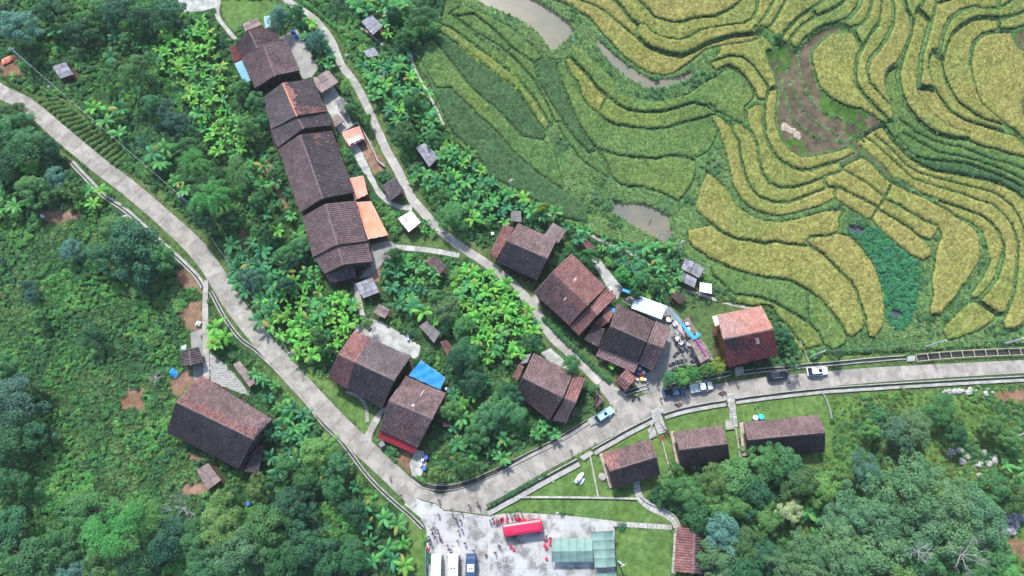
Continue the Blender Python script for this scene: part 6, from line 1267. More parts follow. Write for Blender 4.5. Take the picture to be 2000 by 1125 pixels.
# driftwood in the pond
for x, y, a, l_, lab_ in ((1270,433,1.1,1.8,"dark forked branch sticking out of the grey pond"),(1287,458,.6,1.3,"pale stick in the grey pond"),(1301,452,1.2,1.2,"white stick at the lower end of the grey pond"),(1293,463,1.6,1.4,"white plank at the lower end of the grey pond")):
    p = atF([(x, y)])[0]; zz = float(FZ(np.array([p[0]]), np.array([p[1]]))[0]); mb = MB(); mb.tube([(-math.cos(a) * l_ / 2, -math.sin(a) * l_ / 2, 0), (0, 0.1, .1), (math.cos(a) * l_ / 2, math.sin(a) * l_ / 2, .15)], [.07, .06, .03], 5); mb.tube([(0, 0, .08), (.4, .5, .3)], [.04, .02], 4); tag(mb.build("driftwood", M['timber' if 'dark' in lab_ else 'deadwood'], loc=(p[0], p[1], zz - .15)), lab_, "branch")
# bamboo rail beside the shrub rows
mb = MB(); a = at(76, 166, .6); b = at(124, 197, .6); mb.tube([Vector((0, 0, .6)), (b - a) + Vector((0, 0, .65))], .05, 5); tag(mb.build("bamboo_rail", M['beige'], loc=(a.x, a.y, 0)), "long bamboo rail above the rows of clipped shrubs", "rail")
for x, y, l_ in ((1222,516,"crossed bamboo canes in the vegetable plot"),(1128,805,"bamboo lattice leaning beside the dark drain")):
    p = at(x, y, .4); root = tag(empty("bamboo_trellis", (p.x, p.y, 0)), l_, "trellis")
    for k in range(5): mb = MB(); mb.tube([(-1 + k * .45, -.9, .3), (-.4 + k * .45, .9, .6)], .035, 4); mb.build("cane", M['beige'], root); mb = MB(); mb.tube([(-1.2, -.7 + k * .35, .35), (1.2, -.6 + k * .35, .5)], .03, 4); mb.build("cane", M['beige'], root)
# ================================================================ vegetation
def leaf_quads(Cn, Nn, size, asp=.55, r=None, tilt=.5):
    """one quad leaf per centre; normals near Nn"""
    r = r or rng; n = len(Cn); Nn = Nn + r.normal(0, tilt, (n, 3)); Nn /= np.linalg.norm(Nn, axis=1)[:, None] + 1e-9
    a = r.normal(0, 1, (n, 3)); a -= Nn * (a * Nn).sum(1)[:, None]; a /= np.linalg.norm(a, axis=1)[:, None] + 1e-9; b = np.cross(Nn, a)
    s = (size * r.uniform(.7, 1.35, n))[:, None] / 2
    V = np.stack([Cn - a * s, Cn - b * s * asp + a * s * .15, Cn + a * s, Cn + b * s * asp + a * s * .15], 1).reshape(-1, 3)
    return V, np.arange(4 * n).reshape(-1, 4)
def blob_leaves(centres, radii, per, size, r, up=.7, flat=.8):
    P = []; N = []
    for c, rad in zip(centres, radii):
        k = int(per * (rad / radii.mean()) ** 2); d = r.normal(0, 1, (k, 3)); d[:, 2] = np.abs(d[:, 2]) * 1.1 - .25; d /= np.linalg.norm(d, axis=1)[:, None]
        q = r.uniform(.72, 1.08, k)[:, None]; P.append(c + d * rad * q * [1, 1, flat]); N.append(d + [0, 0, up])
    P = np.concatenate(P); N = np.concatenate(N); return leaf_quads(P, N, size, r=r)
def crown_mesh(kind, seed):
    r = np.random.default_rng(seed); R = 4.0
    if kind == 'broad': n, cr, per, sz, h = 42, (.6, 1.25), 120, .36, 2.6
    elif kind == 'fine': n, cr, per, sz, h = 60, (.5, 1.0), 110, .27, 2.4
    elif kind == 'dense': n, cr, per, sz, h = 30, (.9, 1.6), 170, .34, 3.4
    elif kind == 'loose': n, cr, per, sz, h = 30, (.45, .9), 80, .34, 2.6
    elif kind == 'plume':
        V = []; F_ = []; nv = 0
        for k in range(26):
            az = r.uniform(0, 6.28); Lp = r.uniform(2.2, 4.6); t = np.linspace(.15, 1, 60); rr = Lp * t ** 1.1
            ax_ = np.stack([rr * math.cos(az), rr * math.sin(az), 6.5 + 2.2 * np.sin(t * 2.2) - 1.6 * t * t], 1); c = np.repeat(ax_, 4, 0) + r.normal(0, .22, (240, 3)) * (0.5 + np.repeat(t, 4)[:, None])
            v, f = leaf_quads(c, np.tile([0, 0, 1.], (240, 1)), .42, .2, r, .5); V.append(v); F_.append(f + nv); nv += len(v)
        return np.concatenate(V), np.concatenate(F_), np.array([[0, 0, 5.]])
    a = r.uniform(0, 6.283, n); q = np.sqrt(r.uniform(0.0, 1, n)); wob = 1 + .22 * np.sin(a * 2 + seed) + .15 * np.sin(a * 3 + seed * 2)
    rad = r.uniform(*cr, n) * (1.15 - .35 * q); x = q * (R - rad * .6) * np.cos(a) * wob; y = q * (R - rad * .6) * np.sin(a) * wob
    z = 4.2 + h * np.sqrt(np.clip(1 - q * q, 0, 1)) + r.uniform(-.7, .5, n) - .4 * q; C_ = np.stack([x, y, z], 1)
    low = r.random(n) < .15; C_[low, 2] -= 1.4
    V, F_ = blob_leaves(C_, rad, per, sz, r); return V, F_, C_
def trunk_mesh(C_, seed, bare=False):
    r = np.random.default_rng(seed); mb = MB(); mb.tube([(0, 0, -.2), (.05, 0, 1.5), (0, .08, 3.2), (0, 0, 4.4)], [.3, .22, .18, .1], 7)
    for c in C_[r.permutation(len(C_))[:9]]:
        s = Vector((0, 0, r.uniform(2, 4))); e = Vector(c) - Vector((0, 0, .3)); m_ = s.lerp(e, .5) + Vector((0, 0, .3)); mb.tube([s, m_, e], [.11, .07, .03], 5)
    return meshdata("trunk", mb.V, mb.F, M['bark'])
CROWN = {}
for kind, ns in (('broad', 4), ('fine', 4), ('dense', 3), ('loose', 2), ('plume', 2)):
    CROWN[kind] = []
    for s_ in range(ns):
        V, F_, C_ = crown_mesh(kind, s_ + 11 * len(kind)); CROWN[kind].append((meshdata("crown", V, F_, M['f_mid']), trunk_mesh(C_, s_)))
def tree(px, py, rpx, kind='broad', m='f_mid', label=None, group=None, name="tree", hs=None):
    s = rpx / 8.8 / 4.0; hs = hs or (0.45 + .55 * s if s < 1 else s ** .8)
    topz = 6.0 * hs; p = at(px, py, topz * .8); root = tag(empty(name, (p.x, p.y, 0), random.uniform(0, 6.28)), label, "tree" if name != "bush" else "bush", group); ax_ = random.uniform(.86, 1.16); root.scale = (s * ax_, s / ax_, hs * random.uniform(.9, 1.12))
    cm, tm = random.choice(CROWN[kind]); c = link("crown", cm, root); c.material_slots[0].link = 'OBJECT'; c.material_slots[0].material = M[m]; link("trunk", tm, root); return root
SH = {'broad': "broad-crowned", 'fine': "fine-leaved", 'dense': "dense round", 'loose': "loose open", 'plume': "feathery bamboo-like"}
CNAME = {'f_dark': "dark green", 'f_mid': "mid green", 'f_bright': "bright green", 'f_blue': "blue-green", 'f_grey': "grey-green", 'f_olive': "olive green", 'f_yellow': "yellow-green", 'f_pale': "pale cream-green"}
trees = [ # px, py, r, kind, material, place ('' = shares the group label of its area)
 (28,45,46,'fine','f_blue','in the upper left corner'),(62,95,22,'dense','f_dark',''),(100,20,38,'broad','f_dark',''),(150,60,32,'broad','f_dark',''),(235,22,42,'dense','f_dark',''),(285,45,36,'dense','f_dark',''),(335,25,32,'broad','f_dark',''),(190,25,30,'broad','f_mid',''),
 (272,142,44,'fine','f_mid','in the middle of the upper banana plants'),(322,215,22,'fine','f_blue','left of the upper banana strip'),(345,238,28,'fine','f_blue','between the big banana clumps and the banana strip'),(300,205,26,'broad','f_mid',''),(250,85,24,'loose','f_mid',''),(210,150,20,'loose','f_mid',''),(370,285,24,'broad','f_mid',''),
 (545,36,24,'dense','f_blue','at the top of the long row beside the teal sheet'),(622,78,25,'fine','f_blue','between the wet yard and the lane'),(580,30,20,'broad','f_mid',''),(826,40,32,'dense','f_mid','at the edge of the upper left rice plots'),(795,72,22,'broad','f_mid',''),(770,30,20,'broad','f_dark',''),
 (680,172,17,'plume','f_bright','arching over the upper lane'),(690,215,20,'broad','f_mid',''),(715,232,14,'broad','f_bright',''),(790,262,30,'fine','f_mid','left of the long shed'),(810,200,24,'broad','f_mid',''),(845,270,20,'broad','f_mid',''),
 (18,255,44,'broad','f_mid',''),(55,300,40,'dense','f_mid',''),(12,330,36,'dense','f_dark',''),(108,348,26,'fine','f_blue','left of the main road drain'),(60,372,36,'broad','f_mid',''),(136,372,24,'loose','f_bright',''),(90,290,26,'broad','f_dark',''),(30,215,24,'fine','f_mid',''),
 (392,330,34,'plume','f_bright','upper left of the bamboo group above the road'),(425,395,42,'plume','f_bright','lower one of the bamboo group above the road'),(470,340,32,'plume','f_mid','right one of the bamboo group above the road'),(432,350,24,'dense','f_dark',''),(408,432,30,'dense','f_dark',''),(450,430,28,'broad','f_dark',''),(500,395,20,'broad','f_mid',''),
 (232,448,38,'fine','f_mid','at the top of the clump left of the road'),(262,488,56,'broad','f_dark','largest in the clump left of the road'),(205,505,36,'broad','f_dark',''),(140,486,25,'fine','f_blue','left of the large dark clump'),(310,500,34,'broad','f_mid',''),(290,540,28,'dense','f_dark',''),
 (64,578,16,'fine','f_blue','lower of a small pair on the left slope'),(54,556,12,'fine','f_blue','upper of a small pair on the left slope'),(80,618,18,'broad','f_mid',''),(180,655,24,'broad','f_dark',''),
 (25,790,48,'dense','f_blue','biggest at the left edge'),(18,870,44,'dense','f_dark',''),(65,760,22,'broad','f_mid',''),(70,850,30,'broad','f_dark',''),(20,940,38,'broad','f_dark',''),(10,720,30,'broad','f_mid',''),
 (165,1000,42,'broad','f_mid',''),(240,1035,52,'plume','f_bright','in the middle of the lower left wood'),(285,1000,40,'plume','f_bright','upper right one in the lower left wood'),(330,1060,34,'dense','f_dark',''),(60,1090,46,'broad','f_mid',''),(20,1035,42,'broad','f_dark',''),(115,1075,40,'broad','f_mid',''),(145,1120,30,'fine','f_blue','at the bottom edge of the lower left wood'),
 (385,1058,36,'fine','f_mid',''),(432,1018,44,'fine','f_olive',''),(470,1078,48,'fine','f_grey','large one at the bottom of the lower left wood'),(520,1035,44,'broad','f_mid',''),(565,990,38,'broad','f_dark',''),(600,1062,44,'broad','f_dark',''),(645,1100,36,'broad','f_dark',''),(560,1105,42,'broad','f_dark',''),(505,955,24,'broad','f_olive',''),(445,960,20,'loose','f_olive',''),(400,1110,36,'fine','f_mid',''),(200,1110,40,'broad','f_mid',''),(270,1110,36,'dense','f_dark',''),
 (618,880,36,'fine','f_bright','beside the big lower left house and the road'),(655,905,26,'broad','f_mid',''),(600,930,30,'broad','f_mid',''),(650,950,28,'broad','f_dark',''),(560,915,22,'broad','f_mid',''),(690,1000,24,'broad','f_dark',''),(690,1090,28,'dense','f_dark',''),
 (1835,797,30,'dense','f_mid','round one on the slope right of the long lawn house'),(1752,848,36,'broad','f_grey','widest on the slope right of the long lawn house'),(1790,838,36,'fine','f_grey',''),(1715,812,16,'broad','f_mid',''),(1700,840,18,'broad','f_olive',''),(1865,845,24,'broad','f_dark',''),(1690,920,34,'fine','f_blue','above the great grey-green crown'),
 (1530,905,38,'broad','f_mid','behind the long lawn house'),(1490,900,34,'broad','f_mid',''),(1565,945,36,'broad','f_mid',''),(1445,930,40,'broad','f_mid',''),(1395,945,36,'fine','f_olive',''),(1345,960,32,'fine','f_mid',''),(1305,950,22,'broad','f_mid',''),(1420,985,38,'fine','f_olive',''),(1365,1010,34,'broad','f_dark',''),(1470,970,34,'broad','f_dark',''),
 (1540,1000,26,'fine','f_pale','cream-flowered in the wood right of the lawn'),(1500,1015,30,'broad','f_olive',''),(1410,1040,38,'broad','f_blue','beside the narrow tiled house'),(1450,1070,40,'broad','f_mid',''),(1400,1095,38,'broad','f_grey',''),(1440,1115,36,'dense','f_dark',''),(1500,1085,30,'dense','f_dark',''),(1610,955,32,'broad','f_bright',''),(1640,935,26,'fine','f_olive',''),(1320,915,14,'broad','f_mid',''),
 (1765,960,66,'fine','f_grey','great spreading crown at the centre of the right-hand wood'),(1840,985,62,'fine','f_grey',''),(1905,1000,52,'fine','f_grey',''),(1700,1000,56,'fine','f_grey',''),(1790,1040,58,'fine','f_grey',''),(1720,1070,52,'broad','f_grey',''),(1640,1060,50,'fine','f_grey',''),(1590,1085,50,'fine','f_grey',''),(1560,1115,46,'fine','f_grey',''),(1660,1112,50,'fine','f_grey',''),
 (1860,1050,44,'broad','f_grey',''),(1930,955,34,'broad','f_mid',''),(1800,1100,40,'broad','f_mid',''),(1760,1115,36,'broad','f_olive',''),(1945,1090,36,'broad','f_mid',''),(1890,1110,34,'broad','f_mid',''),(1640,1010,40,'fine','f_grey',''),(1960,1120,30,'broad','f_bright',''),(1985,970,30,'broad','f_mid',''),(1980,860,26,'broad','f_olive',''),(1940,830,22,'broad','f_olive',''),
 (884,420,32,'dense','f_mid','beside the lane fork with the banana plants'),(860,390,20,'broad','f_mid',''),(770,500,18,'broad','f_mid',''),(870,608,30,'fine','f_grey','in the central grove'),(850,585,18,'broad','f_mid',''),(905,640,22,'broad','f_mid',''),(895,702,24,'dense','f_dark','right of the blue tarpaulin'),(910,690,30,'dense','f_dark',''),(925,740,26,'broad','f_dark',''),(1040,668,18,'fine','f_dark',''),
 (955,815,32,'broad','f_mid','in the garden above the road bend'),(930,850,26,'broad','f_mid',''),(985,790,26,'broad','f_mid',''),(1010,810,22,'dense','f_mid',''),(880,800,22,'fine','f_mid',''),(910,905,22,'broad','f_mid',''),(850,925,16,'broad','f_olive',''),(1000,770,24,'broad','f_dark',''),(720,635,13,'dense','f_mid','at the end of the pale path above the central yard'),
 (1115,712,18,'dense','f_mid','between the lane and the brown house'),(1310,740,16,'broad','f_mid','leftmost of the bushes above the pickups'),(1332,738,18,'broad','f_bright','second of the bushes above the pickups'),(1352,730,16,'broad','f_bright',''),(1383,722,15,'broad','f_bright',''),(1402,716,18,'broad','f_yellow','yellowest beside the red-roofed house'),(1545,710,20,'loose','f_grey','over the black car by the road'),(1059,407,12,'dense','f_yellow','small round one at the edge of the rice'),
 (1155,500,16,'broad','f_bright',''),(1250,545,18,'broad','f_mid',''),(1240,575,14,'broad','f_mid',''),(1280,555,16,'broad','f_mid',''),(1215,535,16,'broad','f_bright',''),(1635,692,12,'fine','f_grey',''),(1530,655,18,'broad','f_dark',''),(1545,680,16,'broad','f_dark',''),(1000,440,0,'','',''),
 (560,560,20,'broad','f_dark',''),(430,510,0,'','',''),(490,545,26,'fine','f_blue','left of the road banana plants'),(585,480,22,'broad','f_mid',''),(560,500,24,'broad','f_mid',''),(520,455,20,'broad','f_dark',''),(640,690,18,'broad','f_dark',''),(620,655,18,'broad','f_mid',''),
 (445,85,0,'','',''),(500,200,24,'broad','f_mid',''),(485,250,26,'broad','f_mid',''),(470,170,20,'broad','f_mid',''),(510,240,18,'broad','f_mid',''),(535,340,14,'broad','f_mid',''),(1515,78,10,'dense','f_mid','tiny dark one at the head of the brown stubble field')]
def area(px, py):
    if py > 760 and px > 1280: return "in the wood at the lower right"
    if py > 920 and px < 760: return "in the wood at the lower left"
    if px < 200 and py < 420: return "on the slope left of the road"
    if px < 420 and py < 300: return "above the main road at the upper left"
    if px < 400: return "on the slope at the left"
    if px < 760 and py < 450: return "around the long row of houses"
    if px < 1070 and py > 480: return "in the groves between the roads"
    return "among the village gardens"
for x, y, r_, k, m_, l_ in trees:
    if r_ <= 0: continue
    nm = "bush" if r_ < 17 else "bamboo_clump" if k == 'plume' else "tree"; w_ = "bush" if nm == "bush" else "bamboo" if k == 'plume' else "tree"
    base = f"{CNAME[m_]} {SH[k] if k != 'plume' else 'feathery'} {w_}"
    tree(x, y, r_, k, m_, f"{base} {l_ or area(x, y)}", None if l_ else f"{base}s {area(x, y)}", nm)
# bare trees
def bare(px, py, r_, label, seed, up=0):
    rg = random.Random(seed); p = at(px, py, 3 + up); root = tag(empty("bare_tree", (p.x, p.y, 0)), label, "tree"); mb = MB(); mb.tube([(0, 0, -.1), (0, 0, 2.2 + up)], [.22, .16], 6); mb.build("trunk", M['deadwood'], root); R = r_ / 8.8; mb = MB()
    def grow(a, d, l, w, n):
        b = a + d * l; mid = a.lerp(b, .5) + Vector((rg.uniform(-.15, .15), rg.uniform(-.15, .15), .1)) * l; mb.tube([a, mid, b], [w, w * .8, w * .55], 4, cap=False)
        if n:
            for _ in range(3 if n > 1 else 2): grow(b, (d + Vector((rg.uniform(-.8, .8), rg.uniform(-.8, .8), rg.uniform(-.2, .5)))).normalized(), l * rg.uniform(.55, .85), w * .55, n - 1)
    for k in range(7): a = k * .9 + rg.uniform(-.3, .3); grow(Vector((0, 0, 1.8 + up + rg.uniform(-.6, .4))), Vector((math.cos(a), math.sin(a), rg.uniform(.4, 1.1))).normalized(), R * .42, .1, 3)
    mb.build("branches", M['deadwood'], root)
bare(352, 992, 36, "bare grey-branched tree beside the rust-roofed shed at lower left", 3); bare(1885, 1085, 40, "bare white-branched tree at the lower right edge of the wood", 5, 7.5); bare(1800, 1078, 22, "small bare white-branched tree left of the bigger bare one", 8, 8.5); bare(300, 735, 16, "small leafless bush on the left slope", 9)
mb = MB(); a = at(1940, 855, .5); b = at(2010, 848, .5); mb.tube([Vector((0, 0, .5)), (b - a) * .4 + Vector((0, .5, .8)), (b - a) * .7 + Vector((0, 0, .6)), (b - a) + Vector((0, .4, .7))], [.22, .17, .15, .12], 6); tag(mb.build("fallen_trunk", M['deadwood'], loc=(a.x, a.y, 0)), "pale fallen tree trunk on the slope at the right edge", "log")
# ---- banana plants
def banana_leaf(seed, L=2.3, Wd=.7, droop=1.0):
    r = random.Random(seed); n = 7; V = []; F_ = []
    for i in range(n + 1):
        t = i / n; x = L * (t - .12 * t * t * droop); z = L * (.45 * t - .55 * droop * t * t); w = Wd / 2 * (math.sin(math.pi * min(1, .06 + t * .94)) ** .55 if t < 1 else .05) * (.9 if t < .5 else 1); j = r.uniform(-.05, .05)
        V += [(x, -w + j * .4, z - w * .35 + r.uniform(-.04, .04)), (x, 0, z), (x, w + j * .4, z - w * .35 + r.uniform(-.04, .04))]
        if i: a = (i - 1) * 3; F_ += [[a, a + 1, a + 4, a + 3], [a + 1, a + 2, a + 5, a + 4]]
    return V, F_
BL = {}; 
for mk in ('b_bright', 'b_mid', 'b_dark', 'b_dry'):
    BL[mk] = [meshdata("leaf", *banana_leaf(s_, 2.5 + .25 * (s_ % 3 - 1), .74 + .1 * (s_ % 2), [.75, 1.0, 1.3, .9][s_ % 4]), M[mk]) for s_ in range(4)]
mb = MB(); mb.tube([(0, 0, -.1), (.03, 0, 1.0), (0, .02, 2.0), (0, 0, 2.35)], [.16, .13, .1, .06], 7); STEM = meshdata("stem", mb.V, mb.F, M['stem'])
def banana_parts(r, mk):
    n = r.randint(7, 9); out = []
    for k in range(n):
        az = k * 2.4 + r.uniform(-.3, .3); pitch = r.uniform(-.7, .22) - (.35 if k > n - 3 else 0); m_ = 'b_dry' if r.random() < .035 else mk
        out.append((r.choice(BL[m_]), az, pitch, r.uniform(.8, 1.1)))
    return out
zones_b = [ # polygon, spacing m, material, label, scale
 ([(322,62),(405,50),(432,130),(455,215),(482,285),(470,305),(420,300),(392,240),(372,190),(330,150),(290,100)], 2.35, 'b_bright', "sunlit yellow-green banana plant in the strip above the main road", .8),
 ([(70,60),(240,60),(290,100),(230,130),(200,90),(120,90)], 6.5, 'b_dark', "dark banana plant in the upper left undergrowth", 1.1),
 ([(500,560),(560,530),(600,560),(700,592),(698,640),(650,690),(590,700),(540,650)], 2.3, 'b_bright', "bright banana plant between the main road and the row's lower end", .85),
 ([(445,485),(500,475),(560,520),(548,600),(520,640),(470,560)], 2.8, 'b_dark', "dark banana plant on the verge above the main road", 1.0),
 ([(590,440),(640,545),(600,548),(575,490)], 3.0, 'b_mid', "banana plant tight against the long row of houses", .8),
 ([(500,300),(540,330),(560,410),(600,450),(590,480),(510,430),(480,330)], 3.6, 'b_mid', "banana plant on the slope left of the long row", .85),
 ([(700,90),(760,112),(805,110),(835,185),(852,260),(800,285),(762,235),(712,150)], 2.5, 'b_mid', "banana plant in the grove right of the upper lane", .85),
 ([(690,5),(790,0),(800,60),(760,70),(740,30),(700,30)], 2.6, 'b_mid', "banana plant at the top edge right of the lane", .9),
 ([(868,275),(900,268),(945,320),(1050,392),(1150,452),(1135,475),(1080,425),(1030,420),(1000,400),(985,440),(955,430),(925,440),(905,405),(880,385),(805,350),(805,330),(860,340)], 2.3, 'b_mid', "banana plant in the long grove beside the dark green rice", .85),
 ([(745,505),(775,495),(850,525),(862,560),(820,575),(800,590),(757,560)], 2.4, 'b_mid', "banana plant in the upper left part of the central grove", .85),
 ([(905,515),(960,530),(1015,578),(1050,640),(1045,680),(1000,705),(950,700),(900,660),(885,640),(910,600),(880,560)], 1.95, 'b_bright', "bright banana plant in the dense central grove", .78),
 ([(770,590),(900,640),(935,690),(850,640),(825,610)], 2.6, 'b_mid', "banana plant by the thatched huts of the central grove", .9),
 ([(880,770),(930,770),(970,795),(990,850),(985,905),(930,890),(875,850)], 3.0, 'b_mid', "banana plant in the garden above the road bend", .85),
 ([(1035,830),(1070,825),(1085,845),(1050,855)], 2.8, 'b_bright', "banana plant beside the dark drain of the road bend", .9),
 ([(495,735),(520,725),(560,775),(618,832),(600,850),(540,850),(530,800)], 2.5, 'b_mid', "banana plant between the big lower left house and the road", .85),
 ([(520,850),(585,850),(640,930),(690,925),(700,960),(600,960),(530,910)], 3.3, 'b_dark', "dark banana plant below the big lower left house", .9),
 ([(705,985),(775,1000),(800,1110),(720,1110)], 3.2, 'b_mid', "banana plant left of the plaza", .95),
 ([(0,315),(70,330),(60,415),(0,415)], 3.6, 'b_mid', "banana plant at the left edge above the bare patch", .95),
 ([(125,365),(205,372),(195,400),(130,405)], 3.6, 'b_bright', "banana plant on the bank left of the main road", .8),
 ([(1182,445),(1230,438),(1322,490),(1325,560),(1290,592),(1250,585),(1210,520),(1170,478)], 2.7, 'b_mid', "banana plant between the pond and the courtyard", .8),
 ([(1560,1000),(1600,985),(1625,1020),(1590,1050)], 3.0, 'b_mid', "banana plant in the dark gap of the lower right wood", 1.0),
 ([(1935,890),(2000,880),(2000,960),(1945,945)], 3.8, 'b_mid', "banana plant among the rocks at the right edge", .9),
 ([(560,10),(600,30),(640,75),(655,140),(625,120),(590,55)], 2.7, 'b_mid', "banana plant between the wet yard and the lane", .8),
 ([(835,430),(870,440),(860,455),(820,450),(815,440)], 2.4, 'b_mid', "small banana plant on the verge below the pale shed", .6)]
indiv = [(185,215,1.25),(210,240,1.2),(237,212,1.25),(232,262,1.15),(298,300,1.35),(325,292,1.35),(312,318,1.2),(275,178,.9),(345,355,1.0),(362,372,1.0)]
BP = [(x, y, 'b_mid', "big banana plant between the clipped shrubs and the banana strip", s_) for x, y, s_ in indiv] + [(x, y, 'b_bright', "banana plant beside the narrow footpath and rubble slope", 1.15) for x, y in ((418,640),(428,662),(440,655),(424,675))] + \
     [(1225,738,'b_bright',"small banana plant behind the red hut at the lane mouth",.5),(1195,715,'b_bright',"small banana plant under the pink lean-to",.5),(645,700,'b_dark',"banana plant beside the central tiled house",.7),(895,870,'b_mid',"lone banana plant right of the red-awning house",.95),(965,690,'b_mid',"lone banana plant at the lower edge of the central grove",.8)]
for poly, sp_, mk, lb, sc_ in zones_b:
    p = atn(poly, 1.5); got = []; sp_ *= .88
    zm = inpoly(ZGX, ZGY, p) & (ZONE == WILD); ZONE[zm] = BANK
    rr = np.random.default_rng(len(lb)); 
    for _ in range(4200):
        x, y = rr.uniform(p[:, 0].min(), p[:, 0].max()), rr.uniform(p[:, 1].min(), p[:, 1].max())
        if not inpoly(np.array([x]), np.array([y]), p)[0] or int(zone_at(x, y)) in (HARD, HOUSE, PADDY): continue
        if all((x - a) ** 2 + (y - b) ** 2 > sp_ ** 2 for a, b in got): got.append((x, y))
    BP += [((x, y), None, mk, lb, sc_ * rr.uniform(.72, 1.25)) for x, y in got]
random.shuffle(BP); BP.sort(key=lambda b: -b[4]); rest = []; nb_ = 0
for i, (x, y, mk, lb, s_) in enumerate(BP):
    q = Vector((x[0], x[1], 0)) if y is None else at(x, y, 2.2 * s_)
    rb = random.random()
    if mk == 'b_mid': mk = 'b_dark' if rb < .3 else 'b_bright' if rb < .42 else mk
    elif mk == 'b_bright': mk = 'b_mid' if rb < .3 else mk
    if nb_ >= 290: rest.append((q.x, q.y, s_, mk)); continue
    nb_ += 1; root = tag(empty("banana_plant", (q.x, q.y, 0), random.uniform(0, 6.28)), lb, "banana plant", lb.replace("plant", "plants", 1)); root.rotation_euler = (random.uniform(-.14, .14), random.uniform(-.14, .14), root.rotation_euler.z); root.scale = (s_ * 1.06, s_ * 1.06, s_ * 1.08)
    link("stem", STEM, root)
    for me, az, pt, k in banana_parts(random, mk):
        o = link("leaf", me, root, (0, 0, 2.2), (0, pt, az)); o.scale = (k, k, k)
# ---- scatter by geometry nodes
def scatter(name, P, scl, protos, label, cat, rz=None):
    P = np.asarray(P, np.float32); n = len(P)
    if n == 0: return
    col = bpy.data.collections.new(name + "_sources")
    for o in protos: col.objects.link(o)
    me = bpy.data.meshes.new(name); me.vertices.add(n); me.vertices.foreach_set("co", P.ravel())
    a = me.attributes.new("scl", 'FLOAT', 'POINT'); a.data.foreach_set("value", np.asarray(scl, np.float32)); a = me.attributes.new("rot", 'FLOAT_VECTOR', 'POINT')
    R = np.zeros((n, 3), np.float32); R[:, 2] = rng.uniform(0, 6.28, n) if rz is None else rz; a.data.foreach_set("vector", R.ravel()); a = me.attributes.new("idx", 'INT', 'POINT'); a.data.foreach_set("value", rng.integers(0, len(protos), n).astype(np.int32))
    ob = link(name, me); tag(ob, label, cat, kind="stuff"); g = bpy.data.node_groups.new(name, 'GeometryNodeTree')
    g.interface.new_socket("Geometry", in_out='INPUT', socket_type='NodeSocketGeometry'); g.interface.new_socket("Geometry", in_out='OUTPUT', socket_type='NodeSocketGeometry'); N = g.nodes; L = g.links
    gi = N.new('NodeGroupInput'); go = N.new('NodeGroupOutput'); ip = N.new('GeometryNodeInstanceOnPoints'); ci = N.new('GeometryNodeCollectionInfo'); ci.inputs[0].default_value = col; ci.inputs[1].default_value = True; ci.inputs[2].default_value = True
    def na(nm, t): x = N.new('GeometryNodeInputNamedAttribute'); x.data_type = t; x.inputs[0].default_value = nm; return x.outputs[0]
    L.new(gi.outputs[0], ip.inputs['Points']); L.new(ci.outputs[0], ip.inputs['Instance']); ip.inputs['Pick Instance'].default_value = True
    L.new(na("idx", 'INT'), ip.inputs['Instance Index']); L.new(na("rot", 'FLOAT_VECTOR'), ip.inputs['Rotation']); L.new(na("scl", 'FLOAT'), ip.inputs['Scale']); L.new(ip.outputs[0], go.inputs[0])
    md = ob.modifiers.new("scatter", 'NODES'); md.node_group = g; return ob
def proto(name, V, F_, m): return bpy.data.objects.new(name, meshdata(name, V, F_, m))
SHR = []
for s_ in range(5):
    r = np.random.default_rng(100 + s_); n = 7; a = r.uniform(0, 6.28, n); q = r.uniform(.1, .8, n); C_ = np.stack([q * np.cos(a), q * np.sin(a), .25 + .5 * (1 - q) + r.uniform(0, .25, n)], 1); V, F_ = blob_leaves(C_, r.uniform(.3, .55, n), 36, .27 + .05 * (s_ % 2), r, up=.6); SHR.append((V, F_))
GRS = []
for s_ in range(3):
    r = np.random.default_rng(200 + s_); V = []; F_ = []
    for k in range(34):
        a = r.uniform(0, 6.28); d = r.uniform(0, .25); l = r.uniform(.35, .75); c = np.array([d * math.cos(a), d * math.sin(a), 0]); e = c + np.array([math.cos(a) * l * .75, math.sin(a) * l * .75, l * .6]); w = np.array([-math.sin(a), math.cos(a), 0]) * .035; b = len(V); m1 = (c + e) / 2 + [0, 0, .12]
        V += [c - w, c + w, m1 + w, m1 - w, e]; F_ += [[b, b + 1, b + 2, b + 3], [b + 3, b + 2, b + 4, b + 4][:3]]
    GRS.append((V, F_))
sp_ = 0.9; X, Y = np.meshgrid(np.arange(-150, 150, sp_), np.arange(-48, 136, sp_)); X = X.ravel() + rng.uniform(-.5, .5, X.size); Y = Y.ravel() + rng.uniform(-.5, .5, Y.size)
zz = zone_at(X, Y); d_ = CAM_H * cT - Y * -sT; 
vis = (Y > -46) & (np.abs(X) < 118 + .16 * (Y + 40)); den = vn(X, Y, 6, 301)
keep = vis & ((zz == WILD) & (rng.random(X.size) < .62 + .6 * den) | (zz == BANK) & (rng.random(X.size) < .18))
near = np.zeros(X.size, bool)
for dx, dy in ((1.1, 0), (-1.1, 0), (0, 1.1), (0, -1.1)): near |= np.isin(zone_at(X + dx, Y + dy), (HARD, HOUSE, WATER))
keep &= ~(near & (rng.random(X.size) < .75)); X, Y, den, near = X[keep], Y[keep], den[keep], near[keep]
east = (X > 55) & (Y < 25); n4, n5 = vn(X, Y, 7, 310), vn(X, Y, 2.5, 311); rn = rng.random(len(X)); west = X < -45
f_ = .55 * n4 + .3 * n5 + .25 * rn
